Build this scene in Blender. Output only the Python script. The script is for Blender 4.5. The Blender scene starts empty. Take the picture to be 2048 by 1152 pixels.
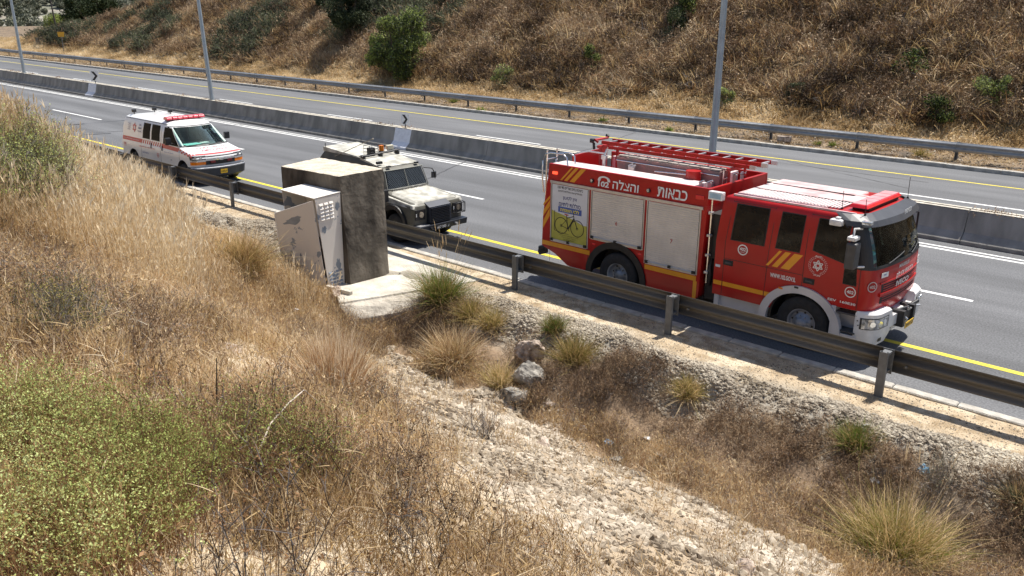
import bpy, bmesh, math, random
import numpy as np
from mathutils import Vector, Matrix, Euler

# ------------------------------------------------------------------ camera, sky, sun, exposure
S = bpy.context.scene
COL = S.collection
rng = np.random.default_rng(7)
random.seed(7)
F_PX, PITCH, ROLL, YAW, CAM_H = 1690.53, 0.319409, -0.00499, 0.742641, 5.9742
def cam_axes():
    cy, sy = math.cos(YAW), math.sin(YAW)
    fwd = np.array([-sy*math.cos(PITCH), cy*math.cos(PITCH), -math.sin(PITCH)])
    right = np.array([cy, sy, 0.0]); down = np.cross(fwd, right)
    cr, sr = math.cos(ROLL), math.sin(ROLL)
    return cr*right+sr*down, -sr*right+cr*down, fwd
AX_R, AX_D, AX_F = cam_axes()
cam_data = bpy.data.cameras.new('camera')
cam = bpy.data.objects.new('camera', cam_data); COL.objects.link(cam)
cam_data.sensor_width = 36.0; cam_data.lens = F_PX/2048*36.0
cam_data.clip_start = 0.05; cam_data.clip_end = 4000
_m = Matrix([[AX_R[0], -AX_D[0], -AX_F[0], 0], [AX_R[1], -AX_D[1], -AX_F[1], 0], [AX_R[2], -AX_D[2], -AX_F[2], CAM_H], [0, 0, 0, 1]])
cam.matrix_world = _m
S.camera = cam
SUNV = Vector((0.06, 0.47, 1.0)).normalized()
elev = math.asin(SUNV.z); azim = math.atan2(SUNV.x, SUNV.y)
W = bpy.data.worlds.new('World'); S.world = W; W.use_nodes = True
nt = W.node_tree
bg = nt.nodes['Background']; sky = nt.nodes.new('ShaderNodeTexSky')
sky.sky_type = 'NISHITA'; sky.sun_disc = False; sky.sun_elevation = elev; sky.sun_rotation = azim
sky.altitude = 300; sky.air_density = 1.0; sky.dust_density = 1.5
nt.links.new(sky.outputs[0], bg.inputs[0]); bg.inputs[1].default_value = 0.095
sun_d = bpy.data.lights.new('sun', 'SUN'); sun_d.energy = 5.0; sun_d.angle = math.radians(0.53); sun_d.color = (1.0, 0.95, 0.87)
sun = bpy.data.objects.new('sun', sun_d); COL.objects.link(sun)
sun.rotation_euler = SUNV.to_track_quat('Z', 'Y').to_euler(); sun.location = (0, 0, 60)
S.view_settings.view_transform = 'Standard'; S.view_settings.look = 'None'
S.view_settings.exposure = 0.62; S.view_settings.gamma = 1.0; S.view_settings.use_curve_mapping = False
S.cycles.max_bounces = 6; S.cycles.transparent_max_bounces = 8

# ------------------------------------------------------------------ materials
MATS = {}
def mat(name, col, rough=0.6, metal=0.0, var=0.12, scale=6.0, bump=0.0, bscale=40.0, col2=None, spec=0.5, coords='Object', cspread=(0.35, 0.65), detail=5.0, coat=0.0, stretch=None):
    if name in MATS: return MATS[name]
    m = bpy.data.materials.new(name); m.use_nodes = True
    n, l = m.node_tree.nodes, m.node_tree.links
    b = n['Principled BSDF']
    tc = n.new('ShaderNodeTexCoord'); nz = n.new('ShaderNodeTexNoise'); nz.inputs['Scale'].default_value = scale; nz.inputs['Detail'].default_value = detail
    src = tc.outputs[coords]
    if stretch:
        mp = n.new('ShaderNodeMapping'); mp.inputs['Scale'].default_value = stretch; l.new(src, mp.inputs[0]); src = mp.outputs[0]
    l.new(src, nz.inputs['Vector'])
    rp = n.new('ShaderNodeValToRGB')
    c1 = [max(0, c*(1-var)) for c in col]; c2 = list(col2) if col2 else [min(1, c*(1+var)) for c in col]
    rp.color_ramp.elements[0].color = (*c1, 1); rp.color_ramp.elements[1].color = (*c2, 1)
    rp.color_ramp.elements[0].position = cspread[0]; rp.color_ramp.elements[1].position = cspread[1]
    l.new(nz.outputs['Fac'], rp.inputs[0]); l.new(rp.outputs[0], b.inputs['Base Color'])
    b.inputs['Roughness'].default_value = rough; b.inputs['Metallic'].default_value = metal
    b.inputs['Specular IOR Level'].default_value = spec; b.inputs['Coat Weight'].default_value = coat
    if coat: b.inputs['Coat Roughness'].default_value = 0.06
    if bump:
        nb = n.new('ShaderNodeTexNoise'); nb.inputs['Scale'].default_value = bscale; nb.inputs['Detail'].default_value = 6
        l.new(src, nb.inputs['Vector'])
        bp = n.new('ShaderNodeBump'); bp.inputs['Strength'].default_value = bump; bp.inputs['Distance'].default_value = 0.05
        l.new(nb.outputs['Fac'], bp.inputs['Height']); l.new(bp.outputs[0], b.inputs['Normal'])
    MATS[name] = m
    return m
def plant_mat(name, cols, patch=0.25, rough=0.75, trans=0.0, patch_scale=0.25):
    """colour differs from plant to plant and in broad natural patches"""
    if name in MATS: return MATS[name]
    m = bpy.data.materials.new(name); m.use_nodes = True
    n, l = m.node_tree.nodes, m.node_tree.links; b = n['Principled BSDF']
    oi = n.new('ShaderNodeObjectInfo'); ge = n.new('ShaderNodeNewGeometry')
    nz = n.new('ShaderNodeTexNoise'); nz.inputs['Scale'].default_value = patch_scale; nz.inputs['Detail'].default_value = 3
    l.new(ge.outputs['Position'], nz.inputs['Vector'])
    n2 = n.new('ShaderNodeTexNoise'); n2.inputs['Scale'].default_value = 9.0; l.new(ge.outputs['Position'], n2.inputs['Vector'])
    def math_(op, a, bb, va=None, vb=None):
        q = n.new('ShaderNodeMath'); q.operation = op
        if a is not None: l.new(a, q.inputs[0])
        else: q.inputs[0].default_value = va
        if bb is not None: l.new(bb, q.inputs[1])
        else: q.inputs[1].default_value = vb
        return q.outputs[0]
    p = math_('MULTIPLY', math_('SUBTRACT', nz.outputs['Fac'], None, vb=0.5), None, vb=2.6)
    q = math_('MULTIPLY', math_('SUBTRACT', n2.outputs['Fac'], None, vb=0.5), None, vb=1.2)
    r = math_('MULTIPLY', oi.outputs['Random'], None, vb=0.7)
    s = math_('ADD', math_('ADD', math_('ADD', p, q), r), None, vb=0.15)
    rp = n.new('ShaderNodeValToRGB'); e = rp.color_ramp.elements
    e[0].color = (*cols[0], 1); e[0].position = 0.0; e[1].color = (*cols[-1], 1); e[1].position = 1.0
    for i, c in enumerate(cols[1:-1], 1):
        k = e.new(i/(len(cols)-1)); k.color = (*c, 1)
    l.new(s, rp.inputs[0]); l.new(rp.outputs[0], b.inputs['Base Color'])
    b.inputs['Roughness'].default_value = rough; b.inputs['Specular IOR Level'].default_value = 0.25
    if trans:
        tr = n.new('ShaderNodeBsdfTranslucent'); l.new(rp.outputs[0], tr.inputs[0]); mx = n.new('ShaderNodeMixShader'); mx.inputs[0].default_value = trans
        l.new(b.outputs[0], mx.inputs[1]); l.new(tr.outputs[0], mx.inputs[2]); l.new(mx.outputs[0], n['Material Output'].inputs[0])
    MATS[name] = m
    return m
RED = mat('fire_red_paint', (0.38, 0.011, 0.010), 0.32, var=0.10, scale=1.6, coat=0.15, spec=0.3)
REDD = mat('worn_red_paint', (0.36, 0.02, 0.02), 0.45, var=0.35, scale=4)
YEL = mat('yellow_reflective', (0.72, 0.30, 0.015), 0.35, var=0.05)
WHITE = mat('white_paint', (0.72, 0.72, 0.71), 0.30, var=0.04, scale=2, coat=0.4)
WHITEM = mat('white_lettering', (0.75, 0.74, 0.72), 0.5, var=0.03)
OFFW = mat('dusty_white_bumper', (0.62, 0.61, 0.60), 0.45, var=0.12, scale=5)
SILV = mat('brushed_aluminium', (0.55, 0.55, 0.56), 0.38, metal=0.7, var=0.1)
SLATM = mat('roller_shutter_metal', (0.62, 0.57, 0.50), 0.45, metal=0.1, var=0.08, scale=2)
BLACK = mat('black_plastic', (0.012, 0.012, 0.014), 0.5, var=0.3)
RUB = mat('tyre_rubber', (0.018, 0.018, 0.019), 0.85, var=0.3, scale=9, bump=0.2)
RIM = mat('dusty_steel_rim', (0.26, 0.28, 0.31), 0.45, metal=0.4, var=0.2)
DGLASS = mat('dark_tinted_glass', (0.006, 0.007, 0.008), 0.04, var=0.1, spec=0.3)
DGLASS.node_tree.nodes['Principled BSDF'].inputs['IOR'].default_value = 1.45
VGLASS = mat('dark_van_glass', (0.006, 0.007, 0.008), 0.05, var=0.1, spec=0.08); VGLASS.node_tree.nodes['Principled BSDF'].inputs['IOR'].default_value = 1.2
DGREY = mat('dark_grey_plastic', (0.05, 0.052, 0.058), 0.45, var=0.2)
CHROME = mat('chrome_tube', (0.75, 0.75, 0.76), 0.18, metal=1.0, var=0.05)
ROOFW = mat('glare_tinted_tread_plate', (0.66, 0.56, 0.54), 0.5, var=0.12, scale=9, bump=0.15, bscale=60)  # white tread plate, its colour tinted to match the cab roof's painted glare
ROOFR = mat('glare_paled_red_roof', (0.62, 0.36, 0.35), 0.45, var=0.18, scale=2.5, col2=(0.68, 0.56, 0.54))  # red cab roof, made pinkish pale to paint in its glare
REDGL = mat('red_lens', (0.65, 0.015, 0.02), 0.12, var=0.1, coat=0.5)
AMB = mat('amber_lens', (0.75, 0.20, 0.01), 0.15, var=0.15)
HEADL = mat('headlight_glass', (0.45, 0.47, 0.48), 0.08, metal=0.5, var=0.5, scale=14)
NAVY = mat('navy_print', (0.02, 0.03, 0.16), 0.5, var=0.05)
BLUEP = mat('blue_print', (0.05, 0.10, 0.36), 0.45, var=0.05)
LIME = mat('poster_olive_print', (0.42, 0.40, 0.07), 0.5, var=0.1)
POSW = mat('poster_white', (0.62, 0.63, 0.66), 0.5, var=0.03)
PLATEY = mat('yellow_plate', (0.70, 0.42, 0.02), 0.4, var=0.05)
PINKT = mat('faded_red_print', (0.62, 0.13, 0.14), 0.5, var=0.2)
ABAND = mat('ambulance_red_band', (0.50, 0.05, 0.045), 0.4, var=0.1)
ARMY = mat('army_green_paint', (0.085, 0.080, 0.062), 0.6, var=0.25, scale=3)
ARMYT = mat('dusty_army_top', (0.34, 0.33, 0.28), 0.8, var=0.2, scale=4, col2=(0.54, 0.52, 0.46))
GALV = mat('galvanised_steel', (0.12, 0.125, 0.13), 0.6, metal=0.1, var=0.22, scale=7)
GALVD = mat('weathered_rail_steel', (0.115, 0.105, 0.090), 0.6, metal=0.15, var=0.22, scale=1.2, stretch=(0.3, 1, 3))
def m_glass(name, tint, fac):
    m = bpy.data.materials.new(name); m.use_nodes = True; n, l = m.node_tree.nodes, m.node_tree.links
    n.remove(n['Principled BSDF'])
    t = n.new('ShaderNodeBsdfTransparent'); t.inputs[0].default_value = (*tint, 1)
    g = n.new('ShaderNodeBsdfGlossy'); g.inputs['Roughness'].default_value = 0.03; g.inputs[0].default_value = (0.95, 1, 0.98, 1)
    lw = n.new('ShaderNodeFresnel'); lw.inputs[0].default_value = fac
    mx = n.new('ShaderNodeMixShader'); l.new(lw.outputs[0], mx.inputs[0]); l.new(t.outputs[0], mx.inputs[1]); l.new(g.outputs[0], mx.inputs[2])
    l.new(mx.outputs[0], n['Material Output'].inputs[0]); return m
WGLASS = m_glass('windscreen_glass', (0.84, 0.94, 0.90), 1.20)

# ------------------------------------------------------------------ object helpers
def link(name, me, m=None, parent=None, **props):
    o = bpy.data.objects.new(name, me); COL.objects.link(o)
    if m is not None and me is not None and len(me.materials) == 0:
        for x in (m if isinstance(m, (list, tuple)) else [m]): me.materials.append(x)
    if parent: o.parent = parent
    for k, v in props.items(): o[k] = v
    return o
def thing(name, label, cat, loc=(0, 0, 0), rz=0.0, group=None):
    o = bpy.data.objects.new(name, None); COL.objects.link(o); o.location = loc; o.rotation_euler = (0, 0, rz)
    o['label'] = label; o['category'] = cat
    if group: o['group'] = group
    return o
def tag(o, label, cat, group=None):
    o['label'] = label; o['category'] = cat
    if group: o['group'] = group
    return o
def np_mesh(name, verts, quads=None, tris=None, qm=None, tm=None, smooth=False):
    me = bpy.data.meshes.new(name)
    verts = np.asarray(verts, np.float32).reshape(-1, 3)
    nq = 0 if quads is None else len(quads); ntr = 0 if tris is None else len(tris)
    loops = np.concatenate(([np.asarray(quads, np.int32).ravel()] if nq else []) + ([np.asarray(tris, np.int32).ravel()] if ntr else []))
    me.vertices.add(len(verts)); me.vertices.foreach_set('co', verts.ravel())
    me.loops.add(len(loops)); me.loops.foreach_set('vertex_index', loops)
    me.polygons.add(nq+ntr)
    st = np.concatenate([np.arange(nq)*4, nq*4+np.arange(ntr)*3]).astype(np.int32)
    me.polygons.foreach_set('loop_start', st)
    if qm is not None or tm is not None:
        mi = np.concatenate([np.zeros(nq) if qm is None else qm, np.zeros(ntr) if tm is None else tm]).astype(np.int32)
        me.polygons.foreach_set('material_index', mi)
    if smooth: me.polygons.foreach_set('use_smooth', np.ones(nq+ntr, bool))
    me.update(calc_edges=True); me.validate()
    return me
class MB:
    def __init__(s): s.v = []; s.f = []; s.sm = []
    def add(s, vs, fs, smooth=False):
        k = len(s.v); s.v += [tuple(v) for v in vs]; s.f += [tuple(i+k for i in f) for f in fs]; s.sm += [smooth]*len(fs); return s
    def box(s, x0, x1, y0, y1, z0, z1):
        return s.add([(x0, y0, z0), (x1, y0, z0), (x1, y1, z0), (x0, y1, z0), (x0, y0, z1), (x1, y0, z1), (x1, y1, z1), (x0, y1, z1)],
                     [(0, 3, 2, 1), (4, 5, 6, 7), (0, 1, 5, 4), (1, 2, 6, 5), (2, 3, 7, 6), (3, 0, 4, 7)])
    def hexa(s, b, t):   # bottom quad, top quad (ccw from above)
        return s.add(list(b)+list(t), [(0, 3, 2, 1), (4, 5, 6, 7), (0, 1, 5, 4), (1, 2, 6, 5), (2, 3, 7, 6), (3, 0, 4, 7)])
    def prism_y(s, pts, y0, y1):   # pts (x,z)
        n = len(pts); vs = [(x, y0, z) for x, z in pts]+[(x, y1, z) for x, z in pts]
        return s.add(vs, [tuple(range(n)), tuple(range(2*n-1, n-1, -1))]+[(i, i+n, (i+1) % n+n, (i+1) % n) for i in range(n)])
    def prism_x(s, pts, x0, x1):   # pts (y,z)
        n = len(pts); vs = [(x0, y, z) for y, z in pts]+[(x1, y, z) for y, z in pts]
        return s.add(vs, [tuple(range(n-1, -1, -1)), tuple(range(n, 2*n))]+[((i+1) % n, (i+1) % n+n, i+n, i) for i in range(n)])
    def tube(s, pts, r, seg=8, closed=False):
        pts = [Vector(p) for p in pts]; n = len(pts); rings = []
        for i, p in enumerate(pts):
            d = (pts[min(i+1, n-1)]-pts[max(i-1, 0)]).normalized()
            u = d.cross(Vector((0, 0, 1))) if abs(d.z) < 0.95 else d.cross(Vector((1, 0, 0))); u.normalize(); w = d.cross(u)
            rr = r[i] if isinstance(r, (list, tuple)) else r
            rings.append([p+(u*math.cos(a)+w*math.sin(a))*rr for a in [2*math.pi*k/seg for k in range(seg)]])
        vs = [v for g in rings for v in g]
        fs = [(i*seg+k, i*seg+(k+1) % seg, (i+1)*seg+(k+1) % seg, (i+1)*seg+k) for i in range(n-1) for k in range(seg)]
        s.add(vs, fs, True)
        return s.add([v for v in rings[0]]+[v for v in rings[-1]], [tuple(range(seg)), tuple(range(2*seg-1, seg-1, -1))])
    def cyl(s, a, b, r, seg=20): return s.tube([a, b], r, seg)
    def ring(s, c, axis, r0, r1, w, seg=32):
        """flat-walled ring (annulus) of width w along axis 'y'"""
        vs = []
        for k in range(seg):
            a = 2*math.pi*k/seg; ca, sa = math.cos(a), math.sin(a)
            for rr, ww in ((r0, 0), (r1, 0), (r1, w), (r0, w)): vs.append((c[0]+rr*ca, c[1]+ww, c[2]+rr*sa))
        fs = []
        for k in range(seg):
            q = ((k+1) % seg)*4; p = k*4
            for j in range(4): fs.append((p+j, p+(j+1) % 4, q+(j+1) % 4, q+j))
        return s.add(vs, fs)
    def mesh(s, name):
        me = bpy.data.meshes.new(name); me.from_pydata(s.v, [], s.f)
        me.polygons.foreach_set('use_smooth', s.sm); me.update()
        bm = bmesh.new(); bm.from_mesh(me); bmesh.ops.recalc_face_normals(bm, faces=bm.faces); bm.to_mesh(me); bm.free()
        return me
    def build(s, name, m, parent=None, bevel=0.0, **props):
        me = s.mesh(name)
        if bevel:
            bm = bmesh.new(); bm.from_mesh(me)
            bmesh.ops.bevel(bm, geom=[e for e in bm.edges if len(e.link_faces) == 2 and e.calc_face_angle(0) > 0.5], offset=bevel, segments=2, affect='EDGES', profile=0.6, clamp_overlap=True)
            bm.to_mesh(me); bm.free()
        return link(name, me, m, parent, **props)
def box(name, m, parent, x0, x1, y0, y1, z0, z1, bevel=0.0, **kw):
    return MB().box(x0, x1, y0, y1, z0, z1).build(name, m, parent, bevel, **kw)
def apply_bool(o, cutters, op='DIFFERENCE'):
    for c in cutters: c.parent = o.parent
    for c in cutters+[o]:
        bm = bmesh.new(); bm.from_mesh(c.data); bmesh.ops.remove_doubles(bm, verts=bm.verts, dist=1e-5); bmesh.ops.recalc_face_normals(bm, faces=bm.faces); bm.to_mesh(c.data); bm.free()
    for c in cutters:
        md = o.modifiers.new('b', 'BOOLEAN'); md.operation = op; md.solver = 'EXACT'; md.object = c
    dg = bpy.context.evaluated_depsgraph_get(); dg.update()
    me = bpy.data.meshes.new_from_object(o.evaluated_get(dg)); o.modifiers.clear(); o.data = me
    for c in cutters: bpy.data.objects.remove(c)
def heb(s):
    """visual order for the Hebrew parts of a line"""
    out = s[::-1]; res = ''; run = ''
    for ch in out:
        if ch.isdigit() or ('a' <= ch.lower() <= 'z'): run = ch+run
        else: res += run+ch; run = ''
    return res+run
def text(body, size, org, xd, ud, m, parent, name='lettering', bold=0.0, width=None, align='CENTER', rev=True, ext=0.002, sx=1.0):
    cu = bpy.data.curves.new('t', 'FONT'); cu.body = heb(body) if rev and any(ord(c) > 1000 for c in body) else body
    cu.size = 1.0; cu.align_x = align; cu.align_y = 'CENTER'; cu.offset = bold; cu.resolution_u = 3
    o = bpy.data.objects.new('t', cu); COL.objects.link(o)
    dg = bpy.context.evaluated_depsgraph_get(); me = bpy.data.meshes.new_from_object(o.evaluated_get(dg)); bpy.data.objects.remove(o); bpy.data.curves.remove(cu)
    n = len(me.vertices)
    if n == 0: return None
    co = np.empty(n*3); me.vertices.foreach_get('co', co); co = co.reshape(-1, 3)
    w = co[:, 0].max()-co[:, 0].min(); cx = (co[:, 0].max()+co[:, 0].min())/2 if align == 'CENTER' else co[:, 0].min()
    h = co[:, 1].max()-co[:, 1].min(); cyy = (co[:, 1].max()+co[:, 1].min())/2
    k = size/max(h, 1e-6); kx = k*sx if width is None else width/w
    xd = np.array(Vector(xd).normalized()); ud = np.array(Vector(ud).normalized()); nd = np.cross(xd, ud)
    P = np.array(org)+np.outer((co[:, 0]-cx)*kx, xd)+np.outer((co[:, 1]-cyy)*k, ud)+nd*ext
    me.vertices.foreach_set('co', P.ravel()); me.update(); me.materials.clear()
    return link(name, me, m, parent)
def poly(name, m, parent, pts3, thick=0.003):
    """thin raised flat print on a surface"""
    P = [Vector(p) for p in pts3]; nrm = (P[1]-P[0]).cross(P[2]-P[1]).normalized()
    n = len(P); q = [p+nrm*thick for p in P]
    return MB().add(P+q, [tuple(range(n-1, -1, -1)), tuple(range(n, 2*n))]+[(i, (i+1) % n, (i+1) % n+n, i+n) for i in range(n)]).build(name, m, parent)

# ------------------------------------------------------------------ noise and terrain
_L = rng.random((256, 256))
def vnoise(x, y, seed=0):
    x = np.asarray(x, float)+seed*17.3; y = np.asarray(y, float)+seed*31.7
    xi = np.floor(x).astype(int); yi = np.floor(y).astype(int); fx = x-xi; fy = y-yi
    fx = fx*fx*(3-2*fx); fy = fy*fy*(3-2*fy)
    a = _L[xi % 256, yi % 256]; b = _L[(xi+1) % 256, yi % 256]; c = _L[xi % 256, (yi+1) % 256]; d = _L[(xi+1) % 256, (yi+1) % 256]
    return (a*(1-fx)+b*fx)*(1-fy)+(c*(1-fx)+d*fx)*fy-0.5
def fbm(x, y, oct=4, seed=0):
    s = 0; a = 1.0
    for i in range(oct): s = s+a*vnoise(x*2**i, y*2**i, seed+i); a *= 0.5
    return s
def sstep(a, b, x):
    t = np.clip((x-a)/(b-a), 0, 1); return t*t*(3-2*t)
def h_near(x, y):
    x = np.asarray(x, float); y = np.asarray(y, float)
    dx = sstep(-15.8, -11.6, x)                       # 0 west of the cabinet, 1 along the ditch
    yt = 10.45-0.70*dx+0.35*fbm(x*0.35, 3.0+x*0, 2, 5); zt = -0.12-0.75*dx
    ye = 12.45+0.85*fbm(x*0.45, 9+x*0, 3, 8)
    d = yt-y
    sl = 0.57+0.07*(1-dx)
    rise = sl*0.5*(d+np.sqrt(d*d+0.10))
    rise = np.where(y < 1.0, sl*(yt-1.0)+0.15*(1.0-y)/(1+0.08*np.abs(1.0-y)), rise)
    up = sstep(yt+0.25, ye, y)
    z = zt*(1-up)+rise*(1-sstep(yt, yt+0.8, y))
    rough = 1-sstep(ye-0.2, ye+0.2, y); z = z+dx*sstep(yt-0.6, yt+0.4, y)*(1-sstep(ye-0.7, ye-0.1, y))*(0.35*fbm(x*0.9+5, y*1.1, 3, 6)+0.05)
    z = z+rough*(0.22*fbm(x*0.6, y*0.6, 3, 1)+0.07*fbm(x*2.6, y*2.6, 3, 2))*(1-0.5*dx*(1-up))
    band = np.exp(-((y-(ye-0.45))/0.4)**2)
    z = z+band*(0.05+0.26*fbm(x*2.2, y*2.2, 4, 4))
    return z+(1-rough)*0.02*fbm(x*2, y*2, 2, 3)+0.015
def h_far(x, y):
    x = np.asarray(x, float); y = np.asarray(y, float)
    hm = np.interp(x, [-260, -190, -158, -140, -122, -104, -80, 0], [-0.3, -0.3, 0.1, 1.4, 4.2, 8.6, 16, 22])
    yb = 41.6+np.interp(x, [-160, -90, -45, 0], [4.0, 2.0, 0.6, 0])
    d = y-yb
    z = 0.66*0.5*(d+np.sqrt(d*d+0.6))-0.05
    z = hm-np.logaddexp(0, (hm-z)*1.4)/1.4
    z = np.maximum(z, -0.05)
    hump = sstep(0.3, 3, z)
    return z+hump*(1.2*fbm(x*0.10, y*0.13, 3, 11)+0.35*fbm(x*0.5, y*0.5, 3, 12))+0.06*fbm(x*1.5, y*1.5, 2, 13)
def grid_mesh(name, xs, ys, hf, m, smooth=True):
    X, Y = np.meshgrid(xs, ys, indexing='ij'); Z = hf(X, Y); nx, ny = X.shape
    idx = np.arange(nx*ny).reshape(nx, ny)
    q = np.stack([idx[:-1, :-1], idx[1:, :-1], idx[1:, 1:], idx[:-1, 1:]], -1).reshape(-1, 4)
    me = np_mesh(name, np.stack([X, Y, Z], -1), quads=q, smooth=smooth); me.materials.append(m); return me
def ray(u, v):
    d = (u-1024)*AX_R+(v-576)*AX_D+F_PX*AX_F; return d/np.linalg.norm(d)
def at(u, v, hf=h_near, t0=1.5, t1=90):
    """where the line of sight through a point of the photograph meets the terrain"""
    d = ray(u, v); t = np.arange(t0, t1, 0.03); P = np.outer(t, d)+np.array([0, 0, CAM_H])
    k = np.argmax(P[:, 2] < hf(P[:, 0], P[:, 1])); p = P[k]
    return np.array([p[0], p[1], float(hf(p[0], p[1]))])
def mix_ground(name, cols, scales, rough=0.95, bump=0.6, bscale=30, bdist=0.03):
    m = bpy.data.materials.new(name); m.use_nodes = True; n, l = m.node_tree.nodes, m.node_tree.links; b = n['Principled BSDF']
    ge = n.new('ShaderNodeNewGeometry'); out = None
    for i, (c, s) in enumerate(zip(cols, scales)):
        rgb = n.new('ShaderNodeRGB'); rgb.outputs[0].default_value = (*c, 1)
        if out is None: out = rgb.outputs[0]; continue
        nz = n.new('ShaderNodeTexNoise'); nz.inputs['Scale'].default_value = s; nz.inputs['Detail'].default_value = 6; l.new(ge.outputs['Position'], nz.inputs['Vector'])
        mr = n.new('ShaderNodeMapRange'); mr.inputs[1].default_value = 0.46; mr.inputs[2].default_value = 0.60; l.new(nz.outputs['Fac'], mr.inputs[0])
        mx = n.new('ShaderNodeMix'); mx.data_type = 'RGBA'; l.new(mr.outputs[0], mx.inputs[0]); l.new(out, mx.inputs[6]); l.new(rgb.outputs[0], mx.inputs[7]); out = mx.outputs[2]
    l.new(out, b.inputs['Base Color']); b.inputs['Roughness'].default_value = rough; b.inputs['Specular IOR Level'].default_value = 0.2
    nb = n.new('ShaderNodeTexNoise'); nb.inputs['Scale'].default_value = bscale; nb.inputs['Detail'].default_value = 8; l.new(ge.outputs['Position'], nb.inputs['Vector'])
    bp = n.new('ShaderNodeBump'); bp.inputs['Strength'].default_value = bump; bp.inputs['Distance'].default_value = bdist
    l.new(nb.outputs['Fac'], bp.inputs['Height']); l.new(bp.outputs[0], b.inputs['Normal'])
    return m
SOIL = mix_ground('pale_dry_soil', [(0.44, 0.35, 0.24), (0.54, 0.46, 0.34), (0.32, 0.245, 0.16)], [0, 0.8, 3.5], bump=0.9, bscale=14)
def zone(m, attr, col):
    n, l = m.node_tree.nodes, m.node_tree.links; b = n['Principled BSDF']; src = b.inputs['Base Color'].links[0].from_socket
    at_ = n.new('ShaderNodeAttribute'); at_.attribute_name = attr; mx = n.new('ShaderNodeMix'); mx.data_type = 'RGBA'; mx.inputs[7].default_value = (*col, 1)
    l.new(at_.outputs['Fac'], mx.inputs[0]); l.new(src, mx.inputs[6]); l.new(mx.outputs[2], b.inputs['Base Color'])
zone(SOIL, 'gravel_bed', (0.30, 0.235, 0.165)); zone(SOIL, 'ditch', (0.24, 0.17, 0.11)); zone(SOIL, 'aggregate', (0.30, 0.27, 0.22))
HILLSOIL = mix_ground('hill_soil', [(0.17, 0.125, 0.085), (0.27, 0.20, 0.13), (0.10, 0.08, 0.06)], [0, 0.35, 1.2], bscale=4, bdist=0.15)
xs = np.concatenate([np.arange(-260, -46, 3.0), np.arange(-46, 5, 0.13), np.arange(5, 60, 2.5)])
ys = np.concatenate([np.arange(-70, -3, 3.0), np.arange(-3, 13.62, 0.13), [13.66]])
gme = grid_mesh('ground', xs, ys, h_near, SOIL)
co = np.empty(len(gme.vertices)*3, np.float32); gme.vertices.foreach_get('co', co); co = co.reshape(-1, 3)
_ye = 12.45+0.85*fbm(co[:, 0]*0.45, 9+co[:, 0]*0, 3, 8)
a_ = gme.attributes.new('aggregate', 'FLOAT', 'POINT'); a_.data.foreach_set('value', np.exp(-((co[:, 1]-_ye+0.40)/0.62)**4).astype(np.float32))
a_ = gme.attributes.new('ditch', 'FLOAT', 'POINT'); a_.data.foreach_set('value', (sstep(9.4, 10.0, co[:, 1])*(1-sstep(_ye-0.6, _ye-0.2, co[:, 1]))).astype(np.float32))
GROUND = link('ground', gme, kind='structure')
xs = np.concatenate([np.arange(-300, -140, 2.0), np.arange(-140, 25, 0.6), np.arange(25, 120, 4.0)])
ys = np.concatenate([[36.72], np.arange(37, 75, 0.5), np.arange(75, 140, 4.0)])
link('hillside', grid_mesh('hillside', xs, ys, lambda x, y: np.where(y < 36.8, 0.10, h_far(x, y)+0.12*(1-sstep(38, 42, y))), HILLSOIL), kind='structure')

# ------------------------------------------------------------------ distant valley side
def h_dist(x, y):
    D = np.hypot(x, y)
    return np.interp(D, [150, 230, 320, 450, 900, 1500], [-24, -16, -4, 12, 62, 130])+5*fbm(x*0.012, y*0.012, 3, 21)
ang = np.radians(np.linspace(15, 120, 150)); rad = np.concatenate([np.linspace(165, 500, 90), np.linspace(520, 1500, 40)])
A_, R_ = np.meshgrid(ang, rad, indexing='ij'); X_, Y_ = -R_*np.sin(A_), R_*np.cos(A_)
idx = np.arange(A_.size).reshape(A_.shape)
q = np.stack([idx[:-1, :-1], idx[1:, :-1], idx[1:, 1:], idx[:-1, 1:]], -1).reshape(-1, 4)
FARSOIL = mix_ground('distant_terraced_soil', [(0.24, 0.22, 0.18), (0.40, 0.38, 0.34), (0.16, 0.16, 0.12)], [0, 0.06, 0.12], bscale=0.5, bdist=1.0)
me = np_mesh('distant_hill', np.stack([X_, Y_, h_dist(X_, Y_)], -1), quads=q, smooth=True); me.materials.append(FARSOIL)
link('distant_hill', me, kind='structure')

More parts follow.
